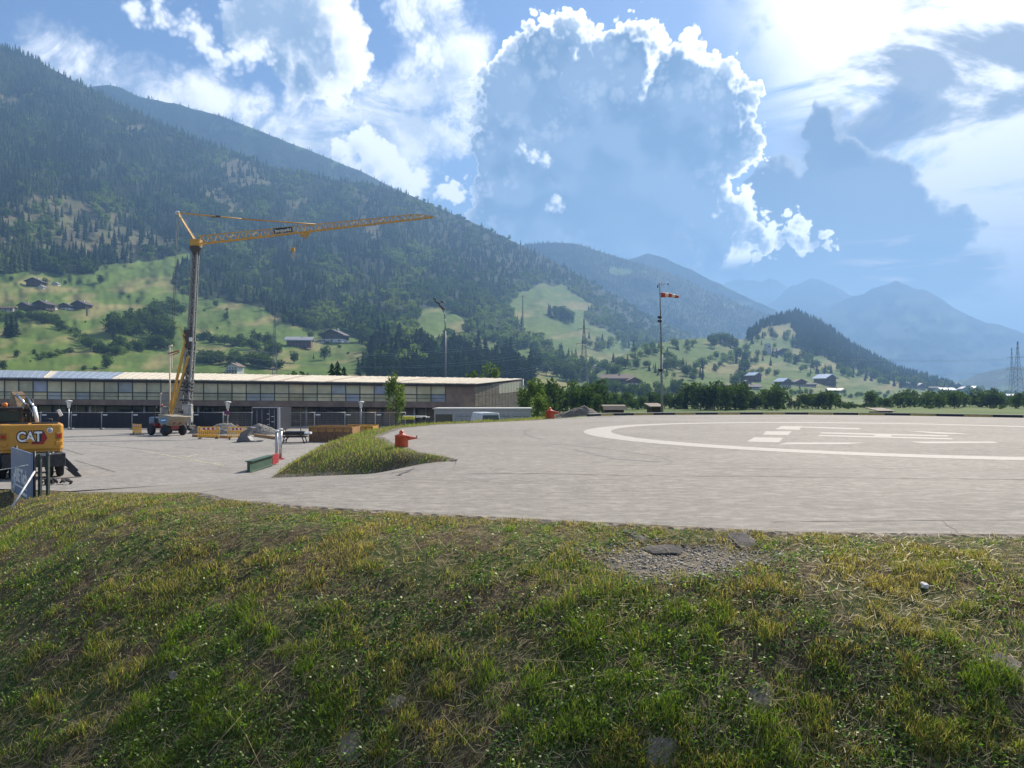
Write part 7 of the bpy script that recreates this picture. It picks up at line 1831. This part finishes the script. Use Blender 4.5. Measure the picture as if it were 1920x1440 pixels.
# mound
N = 90000
x_ = rg.uniform(-13, 3, N); y_ = 1 / rg.uniform(1 / 66.0, 1 / 18.0, N)
k = ~(inpoly(x_, y_, PAD) | inpoly(x_, y_, RAMP) | inpoly(x_, y_, YARD)) & ~inpoly(x_, y_, BANK); x_, y_ = x_[k], y_[k]; m = len(x_)
pn = fbm(x_ * .7, y_ * .7, 61, 4); t = rg.uniform(0, 1, m)[:, None]
dP, _, _ = polydist(x_, y_, PAD); dU, _, _ = polydist(x_, y_, RAMP)
h_ = (0.05 + 0.17 * rg.beta(1.5, 3, m)) * (0.6 + 0.9 * sstep(pn, .35, .65)) * (0.45 + 0.55 * sstep(np.minimum(dP, dU), 0, 1.0))
c = (np.array((0.095, 0.150, 0.034)) * (1 - t) + np.array((0.24, 0.255, 0.085)) * t); dr = rg.uniform(0, 1, m) < 0.22 + 0.3 * sstep(pn, .55, .4)
c = np.where(dr[:, None], (np.array((0.22, 0.18, 0.08)) * (1 - t) + STR * t) * .85, c)
V, T, Cc = blades(np.stack([x_, y_, zgrid(x_, y_) - .01], -1), h_, rg.uniform(0.010, 0.022, m) * np.maximum(1, y_ / 26), c, rg.uniform(.1, .9, m))
o = link('mound_grass', np_mesh('mound_grass', V, T, False, {'gcol': ('FLOAT_COLOR', Cc)}), M_GRASS); tag(o, 'longer mixed grass on the mound between yard and helipad', 'grass', None, 'stuff')

# crumbled soil and grit along the asphalt edges
M_VERGE = heap_mat('verge_soil', (0.15, 0.125, 0.095))
def verge(pts, zfun, side, seed):
    pl = resample(pts, max(8, int(sum(math.dist(a, b) for a, b in zip(pts[:-1], pts[1:])) / 0.09)))
    d = np.gradient(pl, axis=0); d /= np.linalg.norm(d, axis=1)[:, None] + 1e-9; nn = np.stack([-d[:, 1], d[:, 0]], -1) * side
    s_ = np.arange(len(pl)) * 0.09; far = np.clip(pl[:, 1] / 12, 1, 3)
    inn = (0.01 + 0.13 * np.clip(fbm(s_ * 1.6, s_ * 0, seed) - .38, 0, 1) + 0.05 * rg.uniform(0, 1, len(pl))) * far; ou = rg.uniform(0.08, 0.16, len(pl)) * far
    a = pl - nn * inn[:, None]; b = pl + nn * ou[:, None]
    za = zfun(a[:, 0], a[:, 1]) + 0.006; zm_ = zfun(pl[:, 0], pl[:, 1]) + 0.014; zb_ = zgrid(b[:, 0], b[:, 1]) - 0.01
    V = np.stack([np.c_[a, za], np.c_[pl, zm_], np.c_[b, zb_]], 1).reshape(-1, 3); n_ = len(pl); i_ = np.arange(n_ - 1) * 3
    q = np.concatenate([np.stack([i_, i_ + 1, i_ + 4, i_ + 3], -1), np.stack([i_ + 1, i_ + 2, i_ + 5, i_ + 4], -1)])
    me_ = np_mesh('verge', V, q, False)
    if sum(p.normal.z for p in me_.polygons) < 0: me_.flip_normals()
    tag(link('verge', me_, M_VERGE), kind='structure')
flat0 = lambda x, y: np.zeros(np.shape(x))
verge([(24, 8.8), (14, 8.4), (5.88, 8.84), (3.26, 9.05), (0.28, 9.99), (-1.0, 10.4)], flat0, 1, 3)
verge(LOW, zramp, 1, 5)
verge(PAD[:8], flat0, 1, 7)
verge(UPP, zramp, -1, 9)
# ------------------------------------------------------------------ air
def haze():
    m = bpy.data.materials.new('valley_haze'); m.use_nodes = True
    t = m.node_tree; t.nodes.clear()
    out = t.nodes.new('ShaderNodeOutputMaterial'); v = t.nodes.new('ShaderNodeVolumePrincipled')
    v.inputs['Color'].default_value = (0.29, 0.53, 0.93, 1)
    v.inputs['Density'].default_value = 0.00018
    v.inputs['Anisotropy'].default_value = 0.2
    t.links.new(v.outputs[0], out.inputs['Volume'])
    mb = MB(); mb.box((0, 9500, 740), (34000, 21400, 1520))
    o = mb.build('haze', m); tag(o, 'thin blue haze filling the valley air', 'haze', None, 'stuff')
    o.display_type = 'WIRE'
haze()
